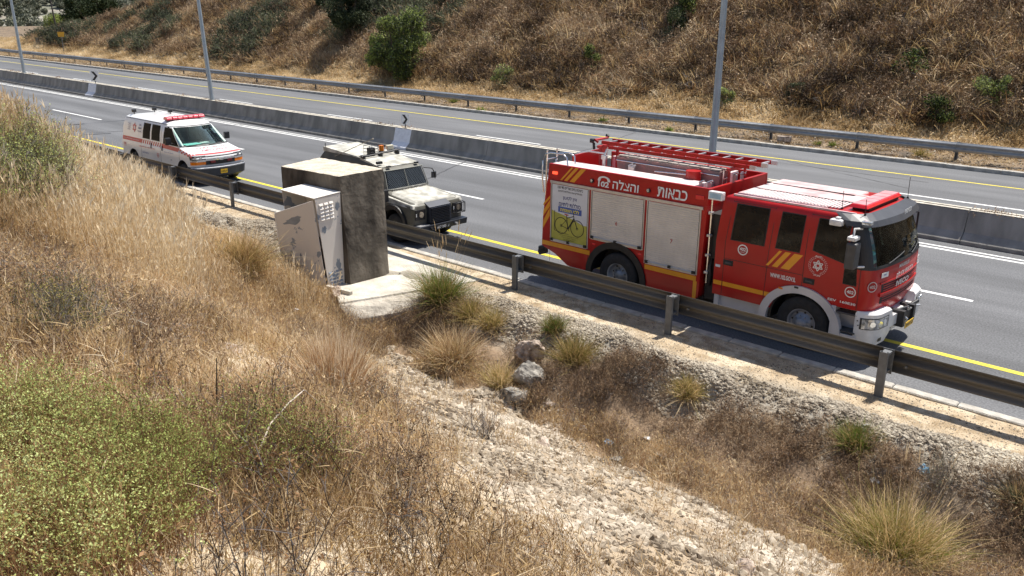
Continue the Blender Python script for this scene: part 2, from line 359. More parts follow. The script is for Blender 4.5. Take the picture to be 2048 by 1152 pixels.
# ------------------------------------------------------------------ road
def asphalt(name, base, lo):
    m = bpy.data.materials.new(name); m.use_nodes = True; n, l = m.node_tree.nodes, m.node_tree.links; b = n['Principled BSDF']
    ge = n.new('ShaderNodeNewGeometry')
    def noise(sc, det, st=None):
        v = ge.outputs['Position']
        if st:
            mp = n.new('ShaderNodeMapping'); mp.inputs['Scale'].default_value = st; l.new(v, mp.inputs[0]); v = mp.outputs[0]
        z = n.new('ShaderNodeTexNoise'); z.inputs['Scale'].default_value = sc; z.inputs['Detail'].default_value = det; l.new(v, z.inputs['Vector']); return z.outputs['Fac']
    def ramp(f, a, bb, c0, c1):
        r = n.new('ShaderNodeMapRange'); r.inputs[1].default_value = a; r.inputs[2].default_value = bb; r.inputs[3].default_value = c0; r.inputs[4].default_value = c1; l.new(f, r.inputs[0]); return r.outputs[0]
    def mul(a, bb):
        q = n.new('ShaderNodeMath'); q.operation = 'MULTIPLY'; l.new(a, q.inputs[0]); l.new(bb, q.inputs[1]); return q.outputs[0]
    f = mul(mul(ramp(noise(28, 4), 0.35, 0.65, 0.72, 1.28), ramp(noise(0.7, 5, (0.25, 1.6, 1)), 0.3, 0.7, 0.86, 1.16)), ramp(noise(1.0, 4, (0.018, 0.9, 1)), 0.35, 0.65, 0.84, 1.14))
    rgb = n.new('ShaderNodeVectorMath'); rgb.operation = 'SCALE'; rgb.inputs[0].default_value = base; l.new(f, rgb.inputs['Scale']); l.new(rgb.outputs[0], b.inputs['Base Color'])
    b.inputs['Roughness'].default_value = 0.85; b.inputs['Specular IOR Level'].default_value = lo
    bp = n.new('ShaderNodeBump'); bp.inputs['Strength'].default_value = 0.5; bp.inputs['Distance'].default_value = 0.01; l.new(noise(70, 5), bp.inputs['Height']); l.new(bp.outputs[0], b.inputs['Normal'])
    return m
ASP = asphalt('asphalt', (0.114, 0.116, 0.121), 0.35)
def sheet(name, m, x0, x1, y0, y1, z, nx=1, parent=None, **kw):
    vs = []; fs = []
    for i in range(nx+1):
        x = x0+(x1-x0)*i/nx; vs += [(x, y0, z), (x, y1, z)]
    fs = [(2*i, 2*i+2, 2*i+3, 2*i+1) for i in range(nx)]
    return MB().add(vs, fs).build(name, m, parent, **kw)
XA, XB = -260, 60
sheet('road', ASP, XA, XB, 13.84, 36.52, 0.0, 20, kind='structure')
PW = mat('white_road_paint', (0.66, 0.66, 0.64), 0.7, var=0.18, scale=5, coords='Object')
PY = mat('yellow_road_paint', (0.62, 0.50, 0.03), 0.7, var=0.12, scale=5)
def line(name, m, x0, x1, y, w):
    sheet(name, m, x0, x1, y-w/2, y+w/2, 0.004, 4, kind='structure')
line('edge_line', PY, XA, XB, 15.885, 0.15); line('edge_line', PY, XA, XB, 33.88, 0.13)
line('median_line', PW, XA, XB, 23.50, 0.13); line('median_line', PW, XA, XB, 23.78, 0.10)
line('lane_line', PW, -9.6, XB, 30.12, 0.14)
for k in range(-13, 5): line('lane_line', PW, -4.35+14.85*k-7.0, -4.35+14.85*k, 19.50, 0.13)
for k in range(0, 19):
    xe = -25.6-12.4*k; line('lane_line', PW, xe-4.2, xe, 29.8, 0.13)
SEAM = mat('tar_seam', (0.028, 0.028, 0.03), 0.6)
def seam(pts, w):
    vs = []; n = len(pts)
    for i, (x, y) in enumerate(pts):
        a = Vector(pts[min(i+1, n-1)])-Vector(pts[max(0, i-1)]); nn = Vector((-a.y, a.x)).normalized()*w*(0.35+0.65*random.random())
        vs += [(x-nn.x, y-nn.y, 0.008), (x+nn.x, y+nn.y, 0.008)]
    MB().add(vs, [(2*i, 2*i+1, 2*i+3, 2*i+2) for i in range(n-1)]).build('road_seam', SEAM, kind='structure')
def wob(a, b, n=24, amp=0.05):
    return [(a[0]+(b[0]-a[0])*i/n+random.uniform(-amp, amp), a[1]+(b[1]-a[1])*i/n+random.uniform(-amp, amp)) for i in range(n+1)]
seam(wob((-29.2, 25), (-26.9, 14.0)) if False else wob((-24.8, 24.2), (-21.6, 17.2), 20, .04), 0.025)
seam(wob((-41.5, 24.0), (-44.5, 15.6), 26, .05), 0.04); seam(wob((-43.2, 17.6), (-43.6, 16.2), 5, .03), 0.12)
seam(wob((-22.0, 26.0), (-24.8, 36.3), 26, .05), 0.03); seam(wob((-9.5, 32.8), (-17.2, 33.0), 26, .03), 0.02)
seam(wob((-16.0, 33.8), (-9.6, 31.2), 20, .03), 0.02); seam(wob((-16.8, 13.9), (-15.9, 15.4), 8, .03), 0.02)
# kerbs
KERB = mat('kerb_concrete', (0.40, 0.375, 0.33), 0.9, var=0.25, scale=3, bump=0.6, bscale=20)
def kerb(xa, xb, y0, y1, h, step, par):
    base = MB().box(0, step-0.012, y0, y1, -0.06, h).mesh('kerbstone')
    bm = bmesh.new(); bm.from_mesh(base); bmesh.ops.bevel(bm, geom=bm.edges[:], offset=0.018, segments=1, affect='EDGES'); bm.to_mesh(base); bm.free(); base.materials.append(KERB)
    x = xa
    while x < xb:
        o = link('kerbstone', base, parent=par); o.location = (x, random.uniform(-.004, .004), random.uniform(-.005, .005)); x += step
kn = thing('kerb', 'low pale concrete kerb between asphalt and gravel shoulder behind the nearer guardrail', 'kerb', (0, 0, 0)); kerb(-60, 12, 13.66, 13.86, 0.055, 1.0, kn)
kf = thing('kerb', 'raised concrete kerb along the far edge of the far carriageway', 'kerb', (0, 0, 0)); kerb(-150, 15, 36.50, 36.74, 0.16, 2.0, kf)

# ------------------------------------------------------------------ guardrails
def wbeam(x0, x1, y, z0, z1, side, m, par):
    """two-wave steel beam; side=-1: waves bulge to +y"""
    n = 24; pr = []
    for i in range(n+1):
        t = i/n; z = z0+(z1-z0)*t
        w = 0.04*math.cos(2*math.pi*2*t)*-1
        pr.append((y-side*(w), z))
    for i in range(n, -1, -1):
        yy, z = pr[i]; pr.append((yy-0.006*side, z))
    s = MB(); m_ = len(pr)
    vs = [(x, a, b) for x in (x0, x1) for a, b in pr]
    s.add(vs, [tuple(range(m_)), tuple(range(2*m_-1, m_-1, -1))]+[(i, i+m_, (i+1) % m_+m_, (i+1) % m_) for i in range(m_)], False)
    o = s.build('rail_beam', m, par); o.data.polygons.foreach_set('use_smooth', [i > 1 for i in range(len(o.data.polygons))]); return o
def guard(name, label, xs_post, y_post, y_rail, side, par_m, zoff=0.0):
    g = thing(name, label, 'guardrail', (0, 0, 0))
    post = MB()
    post.box(-0.065, 0.065, -0.003, 0.003, -0.35, 0.80); post.box(-0.065, -0.059, -0.003, 0.05, -0.35, 0.80); post.box(0.059, 0.065, -0.003, 0.05, -0.35, 0.80)
    post.box(-0.065, -0.035, 0.05, 0.056, -0.35, 0.80); post.box(0.035, 0.065, 0.05, 0.056, -0.35, 0.80)
    pm = post.mesh('post'); pm.materials.append(GALV)
    sp = MB().box(-0.06, 0.06, 0.056, abs(y_rail-y_post)-0.05, 0.42, 0.46).box(-0.06, 0.06, 0.056, abs(y_rail-y_post)-0.05, 0.74, 0.78).box(-0.06, -0.052, 0.056, abs(y_rail-y_post)-0.05, 0.46, 0.74)
    sp.box(-0.09, 0.09, abs(y_rail-y_post)-0.05, abs(y_rail-y_post)-0.04, 0.38, 0.80)
    sm = sp.mesh('spacer'); sm.materials.append(GALV)
    bolt = MB().cyl((-0.0, 0, 0), (0, 0.03, 0), 0.022, 8).mesh('bolt'); bolt.materials.append(GALV)
    for i, x in enumerate(xs_post):
        o = link('post', pm, parent=g); o.location = (x, y_post, zoff); o.rotation_euler = (0, random.uniform(-.01, .01), 0 if side < 0 else math.pi)
        o = link('spacer', sm, parent=g); o.location = (x, y_post, zoff); o.rotation_euler = (0, 0, 0 if side < 0 else math.pi)
        o = link('bolt', bolt, parent=g); o.location = (x+0.3, y_rail+side*0.035, 0.565+zoff); 
        if side < 0: o.rotation_euler = (0, 0, math.pi)
        if i: wbeam(xs_post[i-1], x, y_rail, 0.42+zoff, 0.80+zoff, side, par_m, g)
    return g
guard('guardrail', 'weathered steel guardrail in front of the fire engine on the nearer shoulder', [-28.06+4*n for n in range(-8, 12) if n not in (2, 3)], 13.20, 13.46, -1, GALVD)
g2 = guard('guardrail', 'long steel guardrail at the foot of the brushy hillside across the road', [-10.1+4.1*n for n in range(-46, 7)], 38.12, 37.86, 1, mat('grey_far_rail', (0.30, 0.31, 0.32), 0.5, metal=0.15, var=0.12), 0.06)

# ------------------------------------------------------------------ median barrier
CONC = mat('barrier_concrete', (0.22, 0.21, 0.19), 0.9, var=0.25, scale=1.1, bump=0.3, bscale=25, stretch=(2.2, 2.2, 0.5))
CONCT = mat('barrier_white_paint', (0.66, 0.67, 0.70), 0.8, var=0.08)
mb = thing('median_barrier', 'low concrete barrier between the carriageways with soil and weeds along its top', 'barrier', (0, 0, 0))
prof = [(24.32, 0.0), (24.32, 0.10), (24.55, 0.30), (24.70, 0.86), (24.84, 0.87), (24.84, 0.0)]
proff = [(25.62-y+24.18, z) for y, z in prof]
x = -200.0
def seg(x0, x1, m, nm='barrier_segment'):
    for p in (prof, proff):
        MB().prism_x(p, x0+0.006, x1-0.006).build(nm, m, mb, 0.012)
cuts = [-200, -176, -152, -128, -104, -92, -86, -80, -74, -68, -63.2, -61.9, -56, -50, -44, -38, -33, -29.85, -28.75, -24, -18, -12, -6, 0, 6, 16, 28]
for a, b in zip(cuts[:-1], cuts[1:]):
    seg(a, b, CONCT if b-a < 2 else CONC, 'painted_panel' if b-a < 2 else 'barrier_segment')
MSOIL = mat('median_soil', (0.20, 0.15, 0.10), 1.0, var=0.3, scale=12, bump=0.8)
CAPM = mat('sunlit_barrier_cap', (0.52, 0.48, 0.40), 0.95, var=0.2, scale=3)  # pale barrier tops, with the sunlight put into the colour
for a, b in zip(cuts[:-1], cuts[1:]):
    for y0, y1 in ((24.705, 24.845), (24.955, 25.095)): box('cap', CAPM, mb, a+0.02, b-0.02, y0, y1, 0.868, 0.885, 0.004)  # thin strips added to carry the sunlit top edge
box('soil_strip', MSOIL, mb, -200, 28, 24.842, 24.958, 0.05, 0.845)

# ------------------------------------------------------------------ lamp posts
POLE = mat('galvanised_pole', (0.30, 0.34, 0.37), 0.45, metal=0.35, var=0.10, scale=3)
for x, tx, lab in ((-13.95, -0.0, 'grey steel lamp post rising from the median behind the fire engine ladder'), (-46.45, -0.7, 'grey lamp post on the median behind the ambulance, second of three'), (-76.2, -0.3, 'grey lamp post on the median at the upper left, farthest of three')):
    t = thing('lamp_post', lab, 'lamp post', (x, 24.9, 0.80), 0, 'lamp posts along the median')
    MB().tube([(0, 0, 0.0), (tx*0.5, 0, 5), (tx, 0, 10.0)], [0.125, 0.10, 0.07], 16).build('pole', POLE, t)
    box('base_plate', POLE, t, -0.2, 0.2, -0.16, 0.16, 0.05, 0.085, 0.005)
    for s in (-1, 1):
        MB().tube([(tx, 0, 9.8), (tx, s*0.7, 10.25), (tx, s*1.5, 10.35)], [0.045, 0.04, 0.035], 10).build('arm', POLE, t)
        MB().box(tx-0.14, tx+0.14, min(s*1.5, s*2.15), max(s*1.5, s*2.15), 10.29, 10.41).build('lamp_head', GALV, t, 0.03)

# chevron signs on the barrier
for x, z, lab in ((-29.25, 0.0, 'small white chevron sign on the barrier behind the armoured jeep'), (-62.2, 0.0, 'small white chevron sign on the barrier at left, beside a white painted panel')):
    t = thing('chevron_sign', lab, 'road sign', (x, 24.78, 0.86), 0, 'chevron signs on the median barrier'); t.rotation_euler = (0, 0, 0.45 if x > -40 else 0.95)
    MB().cyl((0, 0.01, 0), (0, 0.01, 0.22), 0.022, 10).build('post', BLACK, t)
    s = 1.0 if x > -40 else 1.5
    box('panel', WHITE, t, -0.19*s, 0.19*s, -0.006, 0.006, 0.18, 0.18+0.46*s, 0.003)
    zc = 0.18+0.23*s
    MB().prism_y([(-0.13*s, zc-0.2*s), (-0.02*s, zc-0.2*s), (0.13*s, zc), (-0.02*s, zc+0.2*s), (-0.13*s, zc+0.2*s), (0.02*s, zc)], -0.012, -0.007).build('chevron', BLACK, t)
t = thing('yellow_sign', 'small yellow warning sign on a thin post behind the far guardrail', 'road sign', (-119, 44.0, 0.1), 0.75)
MB().cyl((0, 0, -0.3), (0, 0, 2.7), 0.05, 10).build('post', GALV, t)
MB().prism_y([(-0.45, 2.75), (0.45, 2.75), (0.38, 2.15), (-0.38, 2.15)], -0.07, -0.05).build('panel', mat('sign_yellow', (0.62, 0.33, 0.02), 0.5), t)
t = thing('utility_pole', 'thin dark wooden utility pole beside the leftmost lamp post', 'utility pole', (-150.0, 55.0, 0.2), 0.6)
MB().tube([(0, 0, -0.5), (-0.5, 0, 8.4)], [0.14, 0.10], 8).build('pole', mat('old_wood_pole', (0.06, 0.05, 0.045), 0.9), t)
MB().box(-1.2, 0.2, -0.06, 0.06, 7.3, 7.45).build('cross_arm', mat('old_wood_pole', (0.06, 0.05, 0.045), 0.9), t)
# ================================================================== vehicles
class Body:
    """horizontal rounded sections (z, x0, x1, inset, front radius, bulge) of a vehicle body of width w"""
    def __init__(s, secs, w): s.t = secs; s.w = w
    def at(s, z):
        T = s.t
        if z <= T[0][0]: return T[0][1:]
        for a, b in zip(T[:-1], T[1:]):
            if z <= b[0]:
                k = (z-a[0])/max(1e-9, b[0]-a[0]); return tuple(p+(q-p)*k for p, q in zip(a[1:], b[1:]))
        return T[-1][1:]
    def path(s, z, nr=7, nf=8):
        x0, x1, ins, r, bu = s.at(z); y0, y1 = ins, s.w-ins; P = [(x0, y0)]
        P += [(x1-r+r*math.sin(a), y0+r-r*math.cos(a)) for a in [math.pi/2*k/nr for k in range(nr+1)]]
        mid = [(x1+bu*(1-(2*k/nf-1)**2), y0+r+(y1-y0-2*r)*k/nf) for k in range(1, nf)]
        P += mid+[(x1-r+r*math.cos(a), y1-r+r*math.sin(a)) for a in [math.pi/2*k/nr for k in range(nr+1)]]+[(x0, y1)]
        return P
    def loft(s, name, m, parent, bevel=0.0):
        b = MB(); R = [s.path(t[0]) for t in s.t]; n = len(R[0]); vs = [(x, y, t[0]) for t, r in zip(s.t, R) for x, y in r]
        fs = [(i*n+k, i*n+(k+1) % n, (i+1)*n+(k+1) % n, (i+1)*n+k) for i in range(len(R)-1) for k in range(n)]
        b.add(vs, fs+[tuple(range(n-1, -1, -1)), tuple(range((len(R)-1)*n, len(R)*n))]); o = b.build(name, m, parent); return o
    def pt(s, z, a):
        """point on the outline at signed arc position: a<0 along the near side back from the corner, 0..1 across the front"""
        P = s.path(z); x0, x1, ins, r, bu = s.at(z)
        if a < 0: return Vector((x1-r+a, ins, z)), Vector((0, -1, 0))
        if a > 1: return Vector((x1-r-(a-1), s.w-ins, z)), Vector((0, 1, 0))
        Q = P[1:-1]; L = [0]
        for p, q in zip(Q[:-1], Q[1:]): L.append(L[-1]+math.dist(p, q))
        d = a*L[-1]
        for i in range(len(Q)-1):
            if d <= L[i+1]+1e-9:
                k = (d-L[i])/(L[i+1]-L[i]); p = Vector((Q[i][0]+(Q[i+1][0]-Q[i][0])*k, Q[i][1]+(Q[i+1][1]-Q[i][1])*k, z))
                t = Vector((Q[i+1][0]-Q[i][0], Q[i+1][1]-Q[i][1], 0)).normalized(); return p, Vector((t.y, -t.x, 0))
        return Vector((*Q[-1], z)), Vector((0, 1, 0))
    def patch(s, name, m, parent, a0, a1, z0, z1, off=0.01, thick=0.02, na=16, nz=4, shape=None, bevel=0):
        b = MB(); G = []
        for lay in (off, off-thick):
            for j in range(nz+1):
                for i in range(na+1):
                    fa, fz = i/na, j/nz
                    zz0, zz1 = (z0, z1) if shape is None else shape(fa)
                    z = zz0+(zz1-zz0)*fz; p, nn = s.pt(z, a0+(a1-a0)*fa); G.append(p+nn*lay)
        w = na+1; h = nz+1; I = lambda l, j, i: l*w*h+j*w+i
        fs = []
        for j in range(nz):
            for i in range(na):
                fs.append((I(0, j, i), I(0, j, i+1), I(0, j+1, i+1), I(0, j+1, i))); fs.append((I(1, j, i), I(1, j+1, i), I(1, j+1, i+1), I(1, j, i+1)))
        for i in range(na): fs += [(I(0, 0, i), I(1, 0, i), I(1, 0, i+1), I(0, 0, i+1)), (I(0, nz, i), I(0, nz, i+1), I(1, nz, i+1), I(1, nz, i))]
        for j in range(nz): fs += [(I(0, j, 0), I(0, j+1, 0), I(1, j+1, 0), I(1, j, 0)), (I(0, j, na), I(1, j, na), I(1, j+1, na), I(0, j+1, na))]
        b.add(G, fs); return b.build(name, m, parent)
def inner(o, fn, m, fn2=None, m2=None):
    """give the faces of cut openings their own material"""
    me = o.data; k = len(me.materials)
    for p in me.polygons: pass
    base = me.materials[0]; me.materials.clear(); me.materials.append(base); me.materials.append(m)
    if m2: me.materials.append(m2)
    for p in me.polygons: p.material_index = 1 if fn(p.center) else (2 if fn2 and fn2(p.center) else 0)
def smooth_by_angle(o, deg=35):
    bm = bmesh.new(); bm.from_mesh(o.data)
    for f in bm.faces: f.smooth = True
    for e in bm.edges:
        if len(e.link_faces) == 2 and e.calc_face_angle(0) > math.radians(deg): e.smooth = False
    bm.to_mesh(o.data); bm.free()
def wheel(par, x, y, z, r, wid, side, rim_r, m_rim, deep=False):
    """side -1: outer face looks to -y"""
    w = MB(); seg = 40; prof = [(rim_r, 0.0), (rim_r+0.02, -0.012), (r*0.80, -0.02), (r*0.96, 0.0), (r, 0.04), (r, wid-0.04), (r*0.94, wid), (rim_r, wid)]
    vs = []; m_ = len(prof)
    for k in range(seg):
        a = 2*math.pi*k/seg; vs += [(rr*math.cos(a), ww, rr*math.sin(a)) for rr, ww in prof]
    fs = [(k*m_+j, ((k+1) % seg)*m_+j, ((k+1) % seg)*m_+j+1, k*m_+j+1) for k in range(seg) for j in range(m_-1)]
    w.add(vs, fs, True)
    wt = bpy.data.objects.new('wheel', None); COL.objects.link(wt); wt.parent = par; wt.location = (x, y, z); wt.rotation_euler = (0, 0, 0 if side < 0 else math.pi)
    w.build('tyre', RUB, wt)
    b = MB(); d = 0.11 if deep else 0.03
    prof = [(rim_r, -0.004), (rim_r*0.93, -0.004), (rim_r*0.88, 0.03), (rim_r*0.80, d+0.03), (rim_r*0.66, d+0.02), (rim_r*0.58, d-0.02), (rim_r*0.42, d-0.03), (rim_r*0.36, d-0.07 if not deep else d-0.02), (rim_r*0.30, d-0.09 if not deep else d-0.10), (0.001, d-0.09 if not deep else d-0.10)]
    if deep: prof = [(rim_r, -0.004), (rim_r*0.95, -0.004), (rim_r*0.90, 0.05), (rim_r*0.84, 0.13), (rim_r*0.62, 0.15), (rim_r*0.55, 0.12), (rim_r*0.40, 0.12), (rim_r*0.36, 0.05), (0.001, 0.04)]
    vs = []; m_ = len(prof)
    for k in range(seg):
        a = 2*math.pi*k/seg; vs += [(rr*math.cos(a), ww, rr*math.sin(a)) for rr, ww in prof]
    b.add(vs, [(k*m_+j, ((k+1) % seg)*m_+j, ((k+1) % seg)*m_+j+1, k*m_+j+1) for k in range(seg) for j in range(m_-1)], True)
    for k in range(8):
        a = 2*math.pi*k/8+.2; c = (rim_r*0.50*math.cos(a), d-0.05, rim_r*0.50*math.sin(a)); b.tube([c, (c[0], d, c[2])], 0.016, 6)
    b.build('rim', m_rim, wt)
    hh = MB()
    for k in range(8):
        a = 2*math.pi*(k+.5)/8+.2; c = (rim_r*0.73*math.cos(a), d+0.018, rim_r*0.73*math.sin(a)); hh.tube([c, (c[0], d+0.03, c[2])], rim_r*0.075, 8)
    hh.build('rim_holes', BLACK, wt); return wt
def arc_pts(cx, cz, r, a0, a1, n): return [(cx+r*math.cos(math.radians(a0+(a1-a0)*i/n)), cz+r*math.sin(math.radians(a0+(a1-a0)*i/n))) for i in range(n+1)]
def arch_band(name, m, par, cx, cz, r0, r1, y0, y1, a0=-8, a1=188, n=20, sq=1.0):
    o = arc_pts(cx, cz, r1, a0, a1, n); i = arc_pts(cx, cz, r0, a0, a1, n); b = MB()
    vs = [(x, y, cz+(z-cz)*sq) for y in (y0, y1) for x, z in o+i]; N = n+1; fs = []
    for k in range(n):
        for p in ((k, k+1, N+k+1, N+k),): fs.append(p); fs.append(tuple(q+2*N for q in p[::-1]))
        fs.append((k, k+2*N, k+1+2*N, k+1)); fs.append((N+k, N+k+1, N+k+1+2*N, N+k+2*N))
    for k in (0, n): fs.append((k, N+k, N+k+2*N, k+2*N))
    return b.add(vs, fs).build(name, m, par)
def side_quad(name, m, par, pts, y, thick=0.004, dy=None):
    """flat panel on the near side; pts (x,z[,y])"""
    return poly(name, m, par, [(p[0], p[2] if len(p) > 2 else y, p[1]) for p in pts], thick)
X_, Z_ = (1, 0, 0), (0, 0, 1)
def aq(name, m, pts, off=0.004, th=0.003, par=None, yf=None):
    """side panel divided so that it follows the curved flank"""
    par = par or am; yf = yf or ay; n = 6; b = MB(); (xa, za), (xb, zb), (xc, zc), (xd_, zd) = pts
    vs = []
    for i in range(n+1):
        f = i/n
        for (p, q) in (((xa, za), (xd_, zd)), ((xb, zb), (xc, zc))):
            x = p[0]+(q[0]-p[0])*f; z = p[1]+(q[1]-p[1])*f; vs.append((x, yf(z)-off, z))
    vs += [(x, y+th+0.01, z) for x, y, z in vs]; k = 2*(n+1)
    fs = [(2*i, 2*i+1, 2*i+3, 2*i+2) for i in range(n)]+[(2*i, 2*i+2, 2*i+2+k, 2*i+k) for i in range(n)]+[(2*i+1, 2*i+1+k, 2*i+3+k, 2*i+3) for i in range(n)]+[(0, k, k+1, 1), (2*n, 2*n+1, 2*n+1+k, 2*n+k)]
    return b.add(vs, fs).build(name, m, par)

# ---------------------------------------------------------------- fire engine
ft = thing('fire_engine', 'red crew cab fire engine with cream roller shutters and ladders on its roof', 'fire engine', (-12.12, 14.4177, 0), -0.0094)
FW = 2.435
ol = [(-0.04, 2.34), (-0.16, 1.5), (-0.18, 0.77), (0.22, 0.64), (0.6, 0.43), (1.20, 0.43)]+[(1.94+0.72*math.cos(math.radians(a)), 0.47+0.69*math.sin(math.radians(a))) for a in range(180, -1, -15)]+[(2.68, 0.43), (3.94, 0.43), (3.99, 0.5), (4.05, 2.34)]
ol = ol[:6]+[p for p in ol[6:]]
body = MB().prism_y(ol, 0, FW).build('body', RED, ft)
lock = MB()
lock.hexa([(-0.04, 0, 2.341), (4.05, 0, 2.341), (4.05, 0.08, 2.341), (-0.04, 0.08, 2.341)], [(-0.03, 0.03, 2.69), (4.045, 0.03, 2.69), (4.045, 0.10, 2.69), (-0.03, 0.10, 2.69)])
lock.hexa([(-0.04, FW-0.08, 2.341), (4.05, FW-0.08, 2.341), (4.05, FW, 2.341), (-0.04, FW, 2.341)], [(-0.03, FW-0.10, 2.69), (4.045, FW-0.10, 2.69), (4.045, FW-0.03, 2.69), (-0.03, FW-0.03, 2.69)])
lock.hexa([(3.97, 0.08, 2.341), (4.05, 0.08, 2.341), (4.05, FW-0.08, 2.341), (3.97, FW-0.08, 2.341)], [(3.98, 0.10, 2.685), (4.045, 0.10, 2.685), (4.045, FW-0.10, 2.685), (3.98, FW-0.10, 2.685)])
lock.build('roof_parapet', RED, ft, 0.012)
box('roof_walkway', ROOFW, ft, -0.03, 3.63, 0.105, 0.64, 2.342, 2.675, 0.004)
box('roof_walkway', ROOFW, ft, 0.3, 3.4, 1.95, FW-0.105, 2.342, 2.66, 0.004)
box('roof_well', REDD, ft, 0.6, 3.96, 0.645, 1.945, 2.342, 2.40, 0.004)
rp = MB().hexa([(0.10, 0.68, 2.40), (0.14, 0.68, 2.40), (0.14, 1.95, 2.40), (0.10, 1.95, 2.40)], [(0.10, 0.68, 2.80), (0.14, 0.68, 2.80), (0.14, 1.95, 2.86), (0.10, 1.95, 2.86)]).build('rear_board', RED, ft)
text('8828', 0.10, (0.145, 1.22, 2.76), (0, -1, 0), Z_, WHITEM, ft) if False else None
poly('board_plate', WHITEM, ft, [(0.095, 1.32, 2.68), (0.095, 1.0, 2.68), (0.095, 1.0, 2.79), (0.095, 1.32, 2.79)], 0.003)
text('8828', 0.09, (0.09, 1.16, 2.735), (0, -1, 0), Z_, RED, ft)
side_quad('rear_panel_gap', BLACK, ft, [(0.06, 0.44), (0.068, 0.44), (0.068, 0.93), (0.06, 0.93)], -0.001, 0.002)  # dark joint line at the rear of the body
for xg in (1.165, 2.66): side_quad('panel_gap', BLACK, ft, [(xg, 0.43), (xg+0.008, 0.43), (xg+0.008, 0.93), (xg, 0.93)], -0.001, 0.002)
arch_band('rear_arch', BLACK, ft, 1.94, 0.42, 0.66, 0.80, -0.035, 0.05, 0, 180)
arch_band('arch_lining', BLACK, ft, 1.94, 0.47, 0.67, 0.685, 0.02, FW-0.02, 0, 180)
box('wheel_well', BLACK, ft, 1.26, 2.62, 0.42, FW-0.42, 0.42, 1.10)
# yellow band
for a, b, n in ((-0.175, 1.22, 0), (2.68, 3.92, 0)): side_quad('yellow_band', YEL, ft, [(a, 0.80), (b, 0.80), (b, 0.90), (a, 0.90)], -0.002, 0.003)
side_quad('yellow_band', YEL, ft, [(3.86, 0.44), (3.94, 0.44), (3.945, 0.798), (3.86, 0.798)], -0.002, 0.003)
for k in range(3):
    x = [0.36, 0.47, 0.63][k]; w = [0.05, 0.09, 0.13][k]
    side_quad('yellow_stripe', YEL, ft, [(x-0.03, 2.36), (x-0.03+w, 2.36), (x+0.32+w-0.06, 2.675, 0.03), (x+0.32-0.06, 2.675, 0.03)], -0.002, 0.003)
for (z0, z1, h) in ((1.70, 1.90, 0.07), (1.46, 1.72, 0.15), (1.18, 1.50, 0.19)):
    side_quad('yellow_stripe', YEL, ft, [(-0.155, z0), (0.045, z1), (0.045, z1+h), (-0.145, z0+h)], -0.002, 0.003)
# shutters
def shutter(x0, x1, z0, z1, num, frame=True):
    d = bpy.data.objects.new('roller_shutter', None); COL.objects.link(d); d.parent = ft
    n = int((z1-z0)/0.042); vs = MB(); pts = []
    for i in range(n):
        za = z0+(z1-z0)*i/n; zb = z0+(z1-z0)*(i+1)/n; pts += [(-0.004, za), (-0.011, za+(zb-za)*0.25), (-0.011, za+(zb-za)*0.75)]
    pts += [(-0.004, z1), (0.01, z1), (0.01, z0)]
    vs.prism_x(pts, x0, x1).build('slats', SLATM, d, kind='stuff')
    MB().box(x0-0.035, x0, -0.018, 0.01, z0-0.02, z1+0.01).box(x1, x1+0.035, -0.018, 0.01, z0-0.02, z1+0.01).build('guide_rail', SILV, d)
    MB().box(x0-0.012, x0, -0.0185, -0.018, z0, z1).box(x1, x1+0.012, -0.0185, -0.018, z0, z1).build('seal', BLACK, d)
    MB().box(x0, x1, -0.022, 0.0, z0-0.03, z0+0.012).cyl((x0+0.05, -0.04, z0+0.03), (x1-0.05, -0.04, z0+0.03), 0.010, 8).build('bottom_bar', SILV, d)
    for f in (0.03, 0.5, 0.97):
        xc = x0+(x1-x0)*f; box('latch', BLACK, d, xc-0.035, xc+0.035, -0.055, -0.022, z0-0.005, z0+0.055, 0.006)
    if num: text(num, 0.085, ((x0+x1)/2+ -0.0, -0.012, (z0+z1)/2-0.09), X_, Z_, RED, d, bold=0.012)
    return d
shutter(1.25, 2.58, 1.21, 2.25, '6'); shutter(2.70, 3.90, 0.95, 2.25, '7')
MB().box(0.06, 3.97, -0.03, 0.01, 2.285, 2.325).box(0.06, 3.97, -0.022, 0.01, 2.265, 2.285).build('drip_rail', SILV, ft)
# poster shutter
pd = shutter(0.11, 1.13, 0.955, 2.25, None); pd.name = 'poster_shutter'; pd['label'] = 'shutter covered by an e-bike battery safety poster'
side_quad('poster', POSW, pd, [(0.115, 0.99), (1.125, 0.99), (1.125, 2.25), (0.115, 2.25)], -0.0125, 0.002)
hill = [(0.115, 0.99), (1.125, 0.99), (1.125, 1.44)]+[(1.125-1.01*t, 1.40+0.24*t+0.03*math.sin(t*3.1)) for t in [i/10 for i in range(1, 11)]]
hill[-1] = (0.115, 1.66)
MB().prism_y(hill, -0.0165, -0.0146).build('poster_hill', LIME, pd)
yy = -0.0150
for s_, h_, z_, w_, m_ in (('בישיבות בתים נשרפים מדי שנה', 0.055, 2.20, 0.72, BLACK), ('מהתלקחות סוללות ליתיום', 0.055, 2.115, 0.68, BLACK), ('אין לטעון', 0.105, 1.975, 0.40, NAVY), ('סוללות ליתיום', 0.105, 1.835, 0.62, NAVY)):
    text(s_, h_, (0.63, yy, z_), X_, Z_, m_, pd, bold=0.016, width=w_)
side_quad('poster_banner', BLUEP, pd, [(0.30, 1.64), (0.97, 1.64), (0.97, 1.77), (0.30, 1.77)], -0.0148, 0.002)
text('ללא השגחה', 0.085, (0.635, -0.017, 1.705), X_, Z_, mat('poster_yellow', (0.7, 0.62, 0.05), 0.5), pd, bold=0.03, width=0.54)
